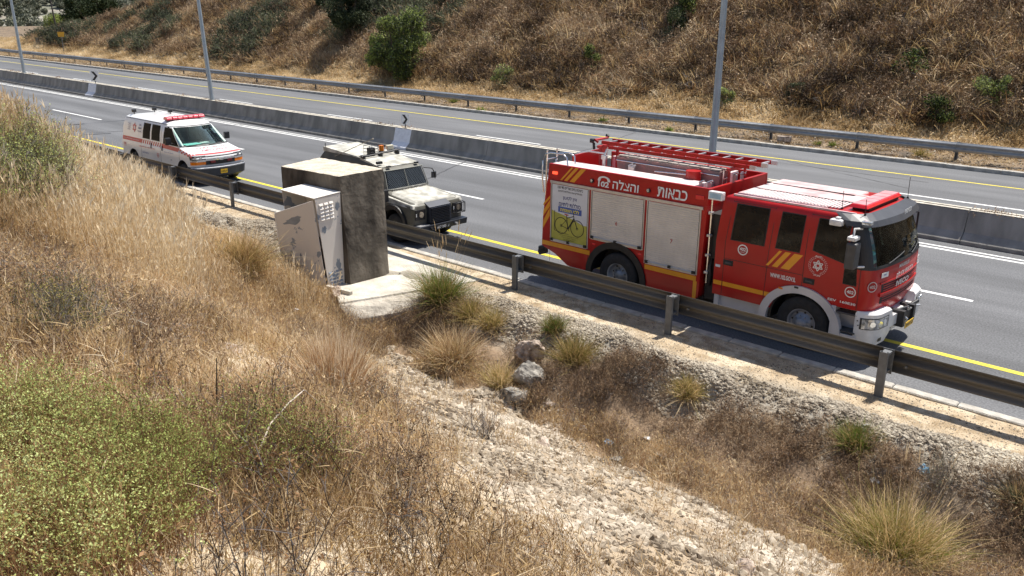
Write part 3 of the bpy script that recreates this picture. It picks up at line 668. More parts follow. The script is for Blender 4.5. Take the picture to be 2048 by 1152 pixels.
for s_, z_, w_ in (('מניעת פגיעה בנפש מתחילה בזהירות בטעינה', 1.12, 0.55), ('אין להשאיר סוללות ללא השגחה', 1.075, 0.42), ('בשעת חירום חייגו', 1.03, 0.30)): text(s_, 0.025, (0.62, -0.0168, z_), X_, Z_, BLACK, pd, width=w_)
bk = MB(); yb = -0.0195
for cx in (0.40, 0.86):
    bk.ring((cx, yb, 1.335), 'y', 0.175, 0.192, 0.003, 40); bk.ring((cx, yb, 1.335), 'y', 0.018, 0.03, 0.003, 16)
def bar(a, b, w):
    a = Vector((a[0], 0, a[1])); b = Vector((b[0], 0, b[1])); d = (b-a).normalized(); n = Vector((-d.z, 0, d.x))*w/2
    q = [a-n, b-n, b+n, a+n]; bk.add([(p.x, yb, p.z) for p in q]+[(p.x, yb+0.003, p.z) for p in q], [(0, 1, 2, 3), (7, 6, 5, 4), (0, 4, 5, 1), (1, 5, 6, 2), (2, 6, 7, 3), (3, 7, 4, 0)])
for a, b, w in (((0.40, 1.335), (0.60, 1.29), 0.013), ((0.60, 1.29), (0.545, 1.60), 0.015), ((0.565, 1.50), (0.40, 1.335), 0.010), ((0.56, 1.53), (0.755, 1.60), 0.018), ((0.60, 1.29), (0.765, 1.55), 0.034), ((0.765, 1.53), (0.745, 1.68), 0.014), ((0.765, 1.55), (0.86, 1.335), 0.018), ((0.745, 1.68), (0.79, 1.70), 0.014), ((0.60, 1.29), (0.63, 1.24), 0.014), ((0.20, 1.66), (0.20, 1.20), 0.012), ((0.20, 1.20), (0.62, 1.16), 0.007)): bar(a, b, w)
bk.build('bicycle_print', BLACK, pd)
b2 = MB(); bk = b2; bar((0.49, 1.615), (0.60, 1.60), 0.022); b2.build('saddle_print', REDD, pd)
# lettering on the cornice
tp = lambda z: 0.03*(z-2.34)/0.35
text('והצלה', 0.20, (2.10, 0.005, 2.475), X_, (0, 0.09, 1), WHITEM, ft, bold=0.018, width=0.66, ext=0.006)
text('כבאות', 0.20, (3.24, 0.005, 2.475), X_, (0, 0.09, 1), WHITEM, ft, bold=0.016, width=0.70, ext=0.006)
text('102', 0.12, (1.53, 0.002, 2.43), X_, (0, 0.09, 1), WHITEM, ft, bold=0.035, width=0.29, ext=0.006)
ph = [(1.53+0.16*math.cos(math.radians(a)), 2.515+0.085*math.sin(math.radians(a))) for a in range(0, 181, 15)]
ph += [(1.37, 2.49), (1.43, 2.49), (1.44, 2.53)]+[(1.53+0.085*math.cos(math.radians(a)), 2.54+0.03*math.sin(math.radians(a))) for a in range(150, 29, -30)]+[(1.62, 2.53), (1.63, 2.49), (1.69, 2.49)]
MB().prism_y(ph, 0.004, 0.020).build('handset_print', WHITEM, ft)
for x in (1.22, 2.68):
    MB().cyl((x, -0.02, 2.46), (x, 0.02, 2.46), 0.045, 14).build('marker_lamp_base', BLACK, ft); MB().cyl((x, -0.035, 2.47), (x, -0.019, 2.47), 0.032, 14).build('marker_lamp', HEADL, ft, 0.006)
LITL = mat('lit_brake_lamp', (0.8, 0.05, 0.02), 0.2); LITL.node_tree.nodes['Principled BSDF'].inputs['Emission Color'].default_value = (1, 0.10, 0.04, 1); LITL.node_tree.nodes['Principled BSDF'].inputs['Emission Strength'].default_value = 1.0
box('side_marker', LITL, ft, 0.11, 0.24, -0.02, 0.03, 2.47, 2.53, 0.006); box('side_marker', REDGL, ft, 3.78, 3.96, -0.01, 0.03, 2.46, 2.54, 0.006)
for x, z in ((1.33, 1.08), (2.55, 1.09)): box('reflector', REDGL, ft, x-0.05, x+0.05, -0.012, 0, z-0.02, z+0.02, 0.004)
wheel(ft, 1.99, -0.0, 0.495, 0.495, 0.28, -1, 0.27, RIM, True); wheel(ft, 1.99, FW+0.0, 0.495, 0.495, 0.28, 1, 0.27, RIM, True)
wheel(ft, 6.17, -0.0, 0.495, 0.495, 0.26, -1, 0.27, mat('front_wheel_steel', (0.22, 0.23, 0.26), 0.45, metal=0.4, var=0.2), False); wheel(ft, 6.17, FW, 0.495, 0.495, 0.26, 1, 0.27, RIM, False)
box('tank_underbody', BLACK, ft, 0.5, 4.2, 0.70, FW-0.70, 0.36, 0.60)
MB().box(0.9, 7.0, 0.75, 0.85, 0.45, 0.62).box(0.9, 7.0, 1.55, 1.65, 0.45, 0.62).build('chassis', BLACK, ft)
MB().cyl((1.99, 0.2, .5), (1.99, 2.2, .5), 0.09).cyl((6.17, 0.2, .5), (6.17, 2.2, .5), 0.07).build('axles', BLACK, ft)
MB().box(4.06, 4.28, 0.12, FW-0.12, 0.45, 2.2).build('cab_gap_locker', BLACK, ft)
# tow fitting behind, rear ladder, hand rails
MB().tube([(-0.15, 0.1, 0.70), (-0.30, 0.05, 0.66)], 0.06, 10).tube([(-0.16, 0.15, 0.62), (-0.34, 0.1, 0.56)], 0.075, 10).build('rear_hose_coupling', BLACK, ft)
MB().tube([(-0.2, 0.05, 2.0), (-0.24, 0.05, 2.3), (-0.24, 0.05, 2.72), (-0.15, 0.05, 2.88), (0.0, 0.05, 2.92), (0.35, 0.05, 2.93), (0.46, 0.05, 2.86), (0.5, 0.05, 2.66)], 0.017, 8).build('hand_rail', CHROME, ft)
MB().tube([(-0.15, 0.42, 2.1), (-0.16, 0.42, 2.72), (-0.05, 0.42, 2.88), (0.25, 0.42, 2.9), (0.38, 0.42, 2.84), (0.40, 0.42, 2.66)], 0.017, 8).build('hand_rail', CHROME, ft)
lad = MB()
for y in (0.12, 0.46): lad.tube([(-0.22, y, 0.8), (-0.17, y, 2.95)], 0.022, 8)
for i in range(8): lad.tube([(-0.215+0.05*i/8, 0.12, 1.0+0.25*i), (-0.215+0.05*i/8, 0.46, 1.0+0.25*i)], 0.014, 6)
lad.build('rear_ladder', CHROME, ft)
# roof equipment
def roof_ladder(x0, x1, y0, y1, z0, z1, rails_h, n, tip):
    l = bpy.data.objects.new('ladder', None); COL.objects.link(l); l.parent = ft
    for y in (y0, y1):
        b = MB(); b.hexa([(x0, y-0.018, z0), (x1, y-0.018, z1), (x1, y+0.018, z1), (x0, y+0.018, z0)], [(x0, y-0.018, z0+rails_h), (x1, y-0.018, z1+rails_h), (x1, y+0.018, z1+rails_h), (x0, y+0.018, z0+rails_h)]); b.build('side_rail', RED, l)
        xt = x1 if tip else x0; box('rail_end', SILV, l, xt-0.10, xt+0.03, y-0.022, y+0.022, z1-0.004, z1+rails_h+0.004, 0.004)
    for i in range(n):
        f = (i+0.5)/n; x = x0+(x1-x0)*f; z = z0+(z1-z0)*f+rails_h*0.6
        box('rung', SILV, l, x-0.018, x+0.018, y0+0.018, y1-0.018, z-0.016, z+0.016, 0.004)
    return l
roof_ladder(0.58, 4.62, 1.14, 1.55, 3.065, 3.035, 0.075, 14, True); roof_ladder(0.75, 4.36, 1.17, 1.52, 2.965, 2.955, 0.07, 12, True)
gan = MB()
gan.tube([(0.62, 1.05, 2.40), (0.62, 1.05, 3.0)], 0.04, 10).tube([(0.62, 1.7, 2.40), (0.62, 1.7, 3.0)], 0.04, 10).box(0.57, 0.67, 0.98, 1.78, 2.985, 3.045).box(3.85, 3.92, 0.98, 1.78, 2.88, 2.94).tube([(3.88, 1.05, 2.4), (3.88, 1.05, 2.9)], 0.03, 8).tube([(3.88, 1.7, 2.4), (3.88, 1.7, 2.9)], 0.03, 8).tube([(0.5, 1.1, 3.1), (0.42, 1.1, 3.14), (0.40, 1.6, 3.14)], 0.03, 8)
gan.build('ladder_gantry', REDD, ft)
MB().tube([(0.40, 1.08, 3.12), (0.32, 1.05, 3.13)], 0.055, 10).tube([(0.40, 1.6, 3.16), (0.36, 1.62, 3.2)], 0.04, 8).tube([(0.40, 1.07, 3.08), (0.42, 1.07, 2.93)], 0.03, 6).build('gantry_rollers', BLACK, ft)
OLDM = mat('scuffed_equipment_metal', (0.30, 0.25, 0.24), 0.6, metal=0.2, var=0.45, scale=3.5, col2=(0.36, 0.17, 0.16))
eq = MB(); eq.hexa([(1.20, 0.93, 2.55), (3.72, 0.93, 2.50), (3.72, 1.25, 2.50), (1.20, 1.25, 2.55)], [(1.15, 0.93, 2.88), (3.76, 0.93, 2.86), (3.76, 1.25, 2.86), (1.15, 1.25, 2.88)]); eq.build('hose_tray', OLDM, ft, 0.008)
for i in range(10):
    x = 1.20+i*0.255; box('tray_slat', mat('tray_slat_metal', (0.42, 0.38, 0.33), 0.6, var=0.3), ft, x, x+0.235, 0.95+random.uniform(-.01, .01), 1.23, 2.885-0.002*i, 2.915-0.002*i, 0.006)
eq = MB(); eq.tube([(1.18, 0.9, 2.80), (3.75, 0.9, 2.78)], 0.014, 6).tube([(3.80, 0.97, 2.55), (3.80, 0.97, 2.9)], 0.014, 6).tube([(3.80, 1.2, 2.55), (3.80, 1.2, 2.9)], 0.014, 6).tube([(3.80, .97, 2.72), (3.80, 1.2, 2.72)], 0.014, 6); eq.build('tray_frame', CHROME, ft)
MB().cyl((3.22, 0.78, 2.40), (3.22, 0.78, 2.84), 0.155, 28).build('red_drum', RED, ft, 0.01)
MB().tube([(2.28, 0.78, 2.70), (3.05, 0.80, 2.73)], 0.016, 8).build('roof_rod', CHROME, ft)
mo = MB().cyl((0.92, 0.80, 2.38), (0.92, 0.80, 2.80), 0.045, 14).cyl((0.92, 0.80, 2.80), (0.92, 0.80, 2.88), 0.075, 14).tube([(0.92, 0.80, 2.86), (0.96, 0.85, 3.02)], 0.03, 10).tube([(0.94, 0.8, 2.92), (0.55, 0.72, 2.94), (0.2, 0.72, 2.86)], 0.016, 8); mo.build('water_monitor', SILV, ft)
for i, (x, y) in enumerate(((3.70, 0.30), (3.82, 0.42), (3.75, 1.55), (3.85, 1.68), (3.78, 1.83), (1.6, 0.85), (1.72, 0.78))):
    b = MB().box(x-0.04, x+0.04, y-0.025, y+0.025, 2.50, 2.72).tube([(x-0.05, y, 2.72), (x+0.06, y, 2.77)], 0.02, 8); b.build('clamp', SILV, ft)
eq = MB()
for i in range(8): eq.box(3.30+0.045*i, 3.32+0.045*i, 0.66, 0.92, 2.55, 2.62)
eq.build('grating', SILV, ft)
# lamp mast at front corner of the body
MB().tube([(4.12, 0.05, 0.80), (4.12, 0.05, 2.50)], 0.02, 10).build('mast_pole', CHROME, ft)
box('scene_lamp', WHITE, ft, 4.06, 4.36, -0.02, 0.10, 2.50, 2.66, 0.012); poly('lamp_glass', mat('pale_blue_lens', (0.35, 0.5, 0.62), 0.2), ft, [(4.09, -0.02, 2.53), (4.33, -0.02, 2.53), (4.33, -0.02, 2.63), (4.09, -0.02, 2.63)], 0.003)
for z in (1.0, 1.35, 1.75, 2.2): box('mast_clamp', SILV, ft, 4.08, 4.16, 0.0, 0.09, z, z+0.05, 0.006)
MB().tube([(4.16, 0.1, 0.75), (4.2, 0.05, 0.95), (4.17, 0.04, 1.15), (4.2, 0.1, 1.3)], 0.03, 8).build('cable_coil', BLACK, ft)
# cab
CB = Body([(0.64, 4.30, 7.22, 0.0, 0.30, 0.05), (0.98, 4.30, 7.36, 0.0, 0.32, 0.07), (1.30, 4.30, 7.36, 0.0, 0.30, 0.08), (1.72, 4.30, 7.33, 0.0, 0.26, 0.09), (2.10, 4.32, 7.22, 0.035, 0.24, 0.09), (2.46, 4.35, 7.08, 0.075, 0.22, 0.08), (2.56, 4.37, 7.02, 0.095, 0.22, 0.07), (2.60, 4.40, 6.96, 0.13, 0.24, 0.05), (2.625, 4.46, 6.86, 0.20, 0.26, 0.03)], FW)
cab = CB.loft('cab', RED, ft)
c1 = MB().cyl((6.15, -0.5, 0.50), (6.15, 0.6, 0.50), 0.63, 40).build('tmp', RED); c2 = MB().cyl((6.15, FW-0.6, 0.50), (6.15, FW+.5, 0.50), 0.63, 40).build('tmp', RED)
c3 = MB().hexa([(6.25, 0.13, 1.80), (7.9, 0.13, 1.74), (7.9, FW-0.13, 1.74), (6.25, FW-0.13, 1.80)], [(6.25, 0.18, 2.47), (7.9, 0.18, 2.45), (7.9, FW-0.18, 2.45), (6.25, FW-0.18, 2.47)]).build('tmp', RED)
c4 = MB().box(6.70, 7.22, -0.3, 0.35, 0.3, 0.97).build('tmp', RED); c5 = MB().box(6.27, 6.92, FW-0.5, FW+0.3, 1.82, 2.43).build('tmp', RED)
apply_bool(cab, [c1, c2, c3, c4, c5]); smooth_by_angle(cab)
inner(cab, lambda c: (0.002 < c.y < FW-0.002 and ((c.x-6.15)**2+(c.z-0.50)**2) < 0.66**2 and c.z < 1.16), BLACK,
      lambda c: (6.2 < c.x < 7.3 and 0.1 < c.y < FW-0.1 and 1.70 < c.z < 2.50 and (c.x < 7.0 or 1.76 > c.z or c.z > 2.43)), mat('cab_lining', (0.45, 0.46, 0.44), 0.9))
CPR = BLACK
# interior seen through the windscreen
box('dashboard', mat('grey_dashboard', (0.28, 0.30, 0.29), 0.7), ft, 6.80, 7.25, 0.16, FW-0.16, 1.80, 1.87, 0.02)
for y in (0.6, 1.6):
    box('seat_back', mat('grey_seat_cloth', (0.20, 0.20, 0.20), 0.9), ft, 6.30, 6.42, y-0.22, y+0.24, 1.8, 2.35, 0.04)
MB().tube([(6.86+0.02*math.cos(a), 0.62+0.2*math.cos(a), 1.98+0.17*math.sin(a)) for a in [i*math.pi/8 for i in range(17)]], 0.013, 6).build('steering_wheel', BLACK, ft)
for i in range(9):
    y = 0.3+0.2*i; box('papers', [POSW, mat('cyan_paper', (0.25, 0.55, 0.55), 0.6), LIME][i % 3], ft, 6.98, 7.12, y, y+0.13, 1.872, 1.885+0.03*(i % 2), 0.003)
box('wind_screen_sticker', mat('cyan_paper', (0.25, 0.55, 0.55), 0.6), ft, 7.26, 7.27, 0.95, 1.08, 1.86, 2.0)
MB().tube([(6.95, 0.5, 2.3), (7.0, 0.8, 2.34), (7.02, 1.1, 2.28)], 0.03, 8).build('sun_visor_arm', POSW, ft)
CB.patch('windscreen', WGLASS, ft, 0.09, 0.91, 1.75, 2.44, 0.012, 0.008, 24, 4)
CB.patch('windscreen_seal', BLACK, ft, -0.02, 1.02, 1.715, 1.765, 0.016, 0.03, 24, 1)
CB.patch('windscreen_seal', BLACK, ft, -0.01, 0.095, 1.76, 2.44, 0.018, 0.03, 6, 4); CB.patch('windscreen_seal', BLACK, ft, 0.905, 1.01, 1.76, 2.44, 0.018, 0.03, 6, 4)
for a0 in (0.25, 0.62):
    P = [CB.pt(1.77+0.10*k/4, a0+0.24*k/4) for k in range(5)]; MB().tube([p+n*0.03 for p, n in P], 0.012, 6).build('wiper', BLACK, ft)
VIS = mat('visor_smoked_plastic', (0.05, 0.052, 0.058), 0.4, var=0.1, spec=0.35)
CB.patch('sun_visor', VIS, ft, -0.06, 1.04, 2.42, 2.63, 0.16, 0.015, 30, 2, shape=lambda f: (2.44+0.03*abs(2*f-1), 2.64))
CB.patch('visor_bracket', VIS, ft, -0.05, -0.03, 2.44, 2.62, 0.16, 0.16, 1, 1); CB.patch('visor_bracket', VIS, ft, 1.01, 1.03, 2.44, 2.62, 0.16, 0.16, 1, 1)
def on_front(s, h, a, z, m, off, bold=0.02, width=None, sx=1.0):
    p, n = CB.pt(z, a); xd = Vector((0, 0, 1)).cross(n); o = p+n*off; up = Vector((-0.0, 0, 1))
    return text(s, h, o, xd, up, m, ft, bold=bold, width=width, sx=sx)
on_front('בנימין', 0.12, 0.60, 2.545, WHITEM, 0.175, 0.03, 0.40)
box('visor_lamp', HEADL, ft, 7.05, 7.22, -0.10, 0.02, 2.53, 2.59, 0.02)
on_front('MAGIRUS', 0.07, 0.50, 1.64, SILV, 0.006, 0.03, 0.46); on_front('כבאות והצלה', 0.12, 0.52, 1.50, WHITEM, 0.008, 0.03, 0.86)
on_front('IVECO', 0.105, 0.47, 1.345, SILV, 0.030, 0.045, 0.58)
for (z0, z1) in ((1.27, 1.42), (1.06, 1.20)):
    CB.patch('grille_opening', BLACK, ft, 0.20, 0.80, z0, z1, 0.004, 0.01, 20, 1)
    for j in range(3): CB.patch('grille_bar', REDD, ft, 0.22, 0.78, z0+0.02+0.045*j, z0+0.032+0.045*j, 0.014, 0.012, 20, 1)
CB.patch('grille_frame', RED, ft, 0.18, 0.82, 1.205, 1.262, 0.03, 0.03, 20, 1); CB.patch('grille_frame', RED, ft, 0.18, 0.82, 1.425, 1.455, 0.02, 0.02, 20, 1)
CB.patch('panel_joint', BLACK, ft, -0.03, 1.03, 1.455, 1.462, 0.002, 0.003, 24, 1)
def roundel(c, r, xd, up, m, par, txt='402', sub=None, thick=0.10):
    xd = Vector(xd).normalized(); up = Vector(up).normalized(); n = xd.cross(up); c = Vector(c)
    b = MB(); vs = []; N = 32
    for k in range(N):
        a = 2*math.pi*k/N; d = xd*math.cos(a)+up*math.sin(a); vs += [c+d*r+n*0.004, c+d*r*(1-thick*1.6)+n*0.004, c+d*r, c+d*r*(1-thick*1.6)]
    fs = []
    for k in range(N):
        p = 4*k; q = 4*((k+1) % N); fs += [(p, q, q+1, p+1), (p+1, q+1, q+3, p+3), (p+2, q+2, q, p)]
    b.add(vs, fs).build('number_ring', m, par); text(txt, r*0.62, c+n*0.003+up*(0.12*r if sub else 0), xd, up, m, par, bold=0.03, width=r*1.25)
    if sub: text(sub, r*0.22, c+n*0.003-up*0.45*r, xd, up, m, par, bold=0.02, width=r*0.8)
p, n = CB.pt(1.50, 0.86); roundel(p+n*0.012, 0.09, Vector((0, 0, 1)).cross(n), Z_, WHITEM, ft)
p, n = CB.pt(1.42, 0.10); roundel(p+n*0.012, 0.095, Vector((0, 0, 1)).cross(n), Z_, mat('faded_white_print', (0.5, 0.42, 0.42), 0.5), ft)
p, n = CB.pt(1.585, 0.22); xdv = Vector((0, 0, 1)).cross(n); poly('town_badge', WHITEM, ft, [p+n*0.012+xdv*a+Vector((0, 0, b)) for a, b in ((-0.11, -0.045), (0.11, -0.045), (0.11, 0.045), (-0.11, 0.045))], 0.004)
text('בנימין', 0.035, p+n*0.018, xdv, Z_, BLUEP, ft, bold=0.02)
# side of the cab
yc = lambda z: CB.at(z)[2]
def cabq(name, m, pts, off=0.004, th=0.003): return poly(name, m, ft, [(x, yc(z)-off+th, z) for x, z in pts], th)
poly('far_side_window', WGLASS, ft, [(6.26, FW-0.02, 1.81), (6.93, FW-0.02, 1.81), (6.93, FW-0.06, 2.44), (6.26, FW-0.06, 2.44)], 0.004)
def window(pts, name='side_window'):
    cx = sum(p[0] for p in pts)/4; cz = sum(p[1] for p in pts)/4
    aq('window_seal', BLACK, [(cx+(x-cx)*1.07, cz+(z-cz)*1.05) for x, z in pts], 0.004, 0.003, ft, yc); aq(name, DGLASS, pts, 0.010, 0.003, ft, yc)
window([(4.62, 1.80), (5.28, 1.80), (5.30, 2.48), (4.66, 2.48)]); window([(5.53, 1.81), (5.98, 1.81), (6.00, 2.47), (5.57, 2.47)])
window([(6.24, 1.90), (6.80, 1.78), (6.82, 2.47), (6.27, 2.47)]); window([(6.84, 1.42), (7.07, 1.42), (7.01, 2.10), (6.84, 2.10)], 'quarter_window')
window([(6.87, 2.16), (6.99, 2.16), (6.93, 2.46), (6.87, 2.46)], 'quarter_window')
def gap(pts): 
    for a, b in zip(pts[:-1], pts[1:]):
        d = Vector((b[0]-a[0], 0, b[1]-a[1])); n = Vector((-d.z, 0, d.x)).normalized()*0.005
        poly('door_gap', BLACK, ft, [(a[0]-n.x, yc(a[1])-0.0005, a[1]-n.z), (b[0]-n.x, yc(b[1])-0.0005, b[1]-n.z), (b[0]+n.x, yc(b[1])-0.0005, b[1]+n.z), (a[0]+n.x, yc(a[1])-0.0005, a[1]+n.z)], 0.002)
gap([(4.50, 0.66), (4.50, 1.72), (4.53, 2.10), (4.57, 2.54)]); gap([(5.38, 0.66), (5.40, 1.72), (5.42, 2.1), (5.43, 2.54)]); gap([(6.10, 1.16), (6.10, 1.72), (6.10, 2.1), (6.12, 2.54)]); gap([(4.57, 2.52), (5.43, 2.52)]); gap([(4.50, 1.40), (6.1, 1.40)])
gap([(7.13, 0.98), (7.12, 1.72), (7.02, 2.1), (6.92, 2.46)]); gap([(6.12, 2.52), (6.9, 2.52)])
for a, b in ((4.31, 4.49), (4.51, 5.37), (5.39, 5.50)): cabq('yellow_band', YEL, [(a, 0.845), (b, 0.845), (b if b < 5.4 else b+0.03, 0.93), (a, 0.93)], 0.003)
for k, (x, w) in enumerate(((5.37, 0.055), (5.49, 0.11), (5.665, 0.165))): cabq('yellow_stripe', YEL, [(x, 1.445), (x+w, 1.445), (x+w+0.235, 1.765), (x+0.235, 1.765)], 0.004)
text('WWW.102.GOV.IL', 0.085, (5.73, -0.004, 1.28), X_, Z_, WHITEM, ft, bold=0.03, width=0.50)
roundel((4.88, -0.006, 1.64), 0.105, X_, Z_, WHITEM, ft, '402', 'בנימין', 0.13); roundel((6.99, -0.006, 1.285), 0.098, X_, Z_, WHITEM, ft)
text('EEV  160E30', 0.045, (6.86, -0.004, 1.075), X_, Z_, WHITEM, ft, bold=0.02, width=0.50)
em = MB(); ec = Vector((6.36, -0.006, 1.635))
for rot_ in (90, 270):
    T_ = [ec+Vector((0.10*math.cos(math.radians(rot_+120*k)), 0, 0.10*math.sin(math.radians(rot_+120*k)))) for k in range(3)]
    for i in range(3):
        a, b = T_[i], T_[(i+1) % 3]; d = (b-a).normalized(); n = Vector((-d.z, 0, d.x))*0.007
        em.add([a-n, b-n, b+n, a+n]+[p+Vector((0, 0.003, 0)) for p in (a-n, b-n, b+n, a+n)], [(0, 1, 2, 3), (0, 4, 5, 1), (2, 6, 7, 3)])
em.ring((ec.x, ec.y, ec.z), 'y', 0.028, 0.040, 0.003, 16)
for k in range(22):
    a = math.radians(-235+ (k*10 if k < 11 else (k-11)*10+ 190)) if False else math.radians([(-70+13*k) if k < 11 else (-110-13*(k-11)) for _ in [0]][0]); r0 = 0.155
    c = ec+Vector((r0*math.cos(a), 0, r0*math.sin(a)-0.0)); t = Vector((-math.sin(a), 0, math.cos(a)))*(1 if k < 11 else -1); o = Vector((math.cos(a), 0, math.sin(a)))
    for s_ in (1, -1):
        e = c+t*0.028+o*0.018*s_; mdl = c+t*0.012+o*0.016*s_
        em.add([c, mdl+o*0.005, e, mdl-o*0.005], [(0, 1, 2, 3)])
em.build('crest_print', WHITEM, ft); text('כבאות', 0.035, (6.36, -0.006, 1.80), X_, Z_, WHITEM, ft, bold=0.02, width=0.12); text('והצלה', 0.035, (6.36, -0.006, 1.46), X_, Z_, WHITEM, ft, bold=0.02, width=0.12)
for x, z in ((4.60, 1.325), (6.23, 1.315)):
    box('handle_recess', BLACK, ft, x-0.11, x+0.10, -0.012, 0.01, z-0.055, z+0.055, 0.012); box('door_handle', DGREY, ft, x-0.06, x+0.07, -0.035, -0.012, z-0.018, z+0.02, 0.008)
box('small_badge', POSW, ft, 4.33, 4.43, -0.004, 0, 1.20, 1.25); 
SILP = mat('silver_arch_paint', (0.50, 0.50, 0.53), 0.35, metal=0.2, var=0.08, scale=2)
arch_band('front_arch', SILP, ft, 6.12, 0.46, 0.64, 0.79, -0.05, 0.06, -2, 184, 24, 0.93)
arch_band('arch_lining', BLACK, ft, 6.15, 0.50, 0.60, 0.64, 0.02, 0.55, -5, 185, 20)
box('wheel_well', BLACK, ft, 5.50, 6.80, 0.50, FW-0.5, 0.35, 1.13)
for x, z in ((5.72, 1.085), (6.02, 1.165)): box('arch_reflector', AMB if x < 6 else BLACK, ft, x-0.03, x+0.05, -0.056, -0.05, z-0.02, z+0.015)
rs = MB().box(4.34, 5.36, 0.10, 0.14, 0.33, 0.64).box(4.34, 4.44, 0.02, 0.14, 0.36, 0.66).build('step_box', SILP, ft, 0.004); box('step_tread', mat('step_plate', (0.20, 0.21, 0.23), 0.5, metal=0.5, var=0.3, scale=30), ft, 4.36, 5.37, -0.06, 0.16, 0.31, 0.345, 0.004)
box('step_riser', SILP, ft, 6.76, 7.20, 0.22, 0.26, 0.30, 0.97); 
for z, w in ((0.86, 0.0), (0.53, -0.02)): box('step_tread', DGREY, ft, 6.74, 7.16, w, 0.25, z, z+0.03, 0.004)
box('step_side', SILP, ft, 6.70, 6.78, -0.02, 0.26, 0.36, 0.98, 0.01); box('step_base', SILP, ft, 6.72, 7.2, -0.01, 0.26, 0.33, 0.50, 0.01)
BB = Body([(0.32, 7.13, 7.44, 0.03, 0.28, 0.04), (0.50, 7.13, 7.50, 0.0, 0.30, 0.05), (0.93, 7.13, 7.50, 0.0, 0.30, 0.05), (0.97, 7.15, 7.46, 0.02, 0.30, 0.05)], FW)
bp_ = BB.loft('bumper', OFFW, ft)
apply_bool(bp_, [MB().box(7.35, 8, 0.62, FW-0.62, 0.25, 0.60).build('tmp', RED), MB().hexa([(7.30, 0.7, 0.80), (8, 0.7, 0.80), (8, FW-0.7, 0.80), (7.3, FW-0.7, 0.80)], [(7.30, 0.5, 1.2), (8, 0.5, 1.2), (8, FW-0.5, 1.2), (7.3, FW-0.5, 1.2)]).build('tmp', RED)]); smooth_by_angle(bp_)
box('bumper_core', BLACK, ft, 7.10, 7.34, 0.3, FW-0.3, 0.35, 1.0)
def hl(a0, a1, nm='headlight'):
    h = bpy.data.objects.new(nm, None); COL.objects.link(h); h.parent = ft
    BB.patch('housing', BLACK, h, a0-0.012, a1+0.012, 0.655, 0.865, 0.006, 0.01, 12, 2); BB.patch('lens', HEADL, h, a0, a1, 0.67, 0.85, 0.012, 0.006, 12, 3)
    for f in (0.3, 0.55, 0.8):
        p, n = BB.pt(0.76, a0+(a1-a0)*f); b = MB().tube([p+n*0.008, p+n*0.020], 0.05, 16); b.build('lamp', mat('lamp_reflector', (0.75, 0.78, 0.8), 0.1, metal=0.9), h)
hl(0.02, 0.24); hl(0.76, 0.98)
p, n = BB.pt(0.45, 0.17); xdv = Vector((0, 0, 1)).cross(n); poly('fog_recess', BLACK, ft, [p+n*0.005+xdv*a+Vector((0, 0, b)) for a, b in ((-0.06, -0.04), (0.06, -0.04), (0.06, 0.04), (-0.06, 0.04))], 0.004)
for a_, z_ in ((-0.02, 0.80), (0.0, 0.72), (0.30, 0.58)):
    p, n = BB.pt(z_, a_); MB().tube([p+n*0.001, p+n*0.006], 0.012, 8).build('bolt', BLACK, ft)
MB().box(7.35, 7.62, 0.95, 1.45, 0.62, 0.78).box(7.4, 7.66, 0.9, 1.0, 0.55, 0.85).box(7.4, 7.66, 1.4, 1.5, 0.55, 0.85).tube([(7.5, 1.0, 0.82), (7.62, 1.2, 0.86), (7.5, 1.4, 0.82)], 0.03, 8).tube([(7.55, 1.5, 0.8), (7.6, 1.75, 0.84)], 0.035, 8).cyl((7.5, 1.02, 0.70), (7.5, 1.38, 0.70), 0.08, 14).build('winch', BLACK, ft)
MB().tube([(7.60, 1.0, 0.75), (7.68, 1.05, 0.68)], 0.02, 6).tube([(7.6, 1.55, 0.8), (7.66, 1.7, 0.78)], 0.02, 6).tube([(7.62, 1.15, 0.86), (7.64, 1.3, 0.82)], 0.015, 6).build('winch_hooks', SILV, ft)
box('number_plate', PLATEY, ft, 7.665, 7.675, 1.0, 1.42, 0.50, 0.61, 0.002); text('38-412-21', 0.065, (7.677, 1.21, 0.555), (0, 1, 0), Z_, BLACK, ft, bold=0.02, width=0.36)
# mirrors
MB().tube([(7.02, 0.06, 2.42), (7.0, -0.20, 2.46), (7.0, -0.24, 2.30)], 0.022, 8).tube([(7.16, 0.0, 1.78), (7.04, -0.22, 1.80)], 0.02, 8).build('mirror_arm', OFFW, ft)
box('mirror', DGREY, ft, 6.94, 7.12, -0.36, -0.14, 1.78, 2.24, 0.035); box('upper_mirror', OFFW, ft, 6.93, 7.08, -0.33, -0.12, 2.27, 2.34, 0.02)
box('front_mirror', OFFW, ft, 6.52, 6.74, -0.16, 0.0, 2.44, 2.55, 0.03); box('mirror_bracket', OFFW, ft, 6.60, 6.68, -0.10, 0.08, 2.53, 2.585, 0.01)
box('mirror', REDD, ft, 7.02, 7.16, FW+0.14, FW+0.34, 1.2, 1.62, 0.035); MB().tube([(7.1, FW-0.05, 2.35), (7.1, FW+0.2, 2.3), (7.1, FW+0.22, 1.6)], 0.02, 8).build('mirror_arm', BLACK, ft)
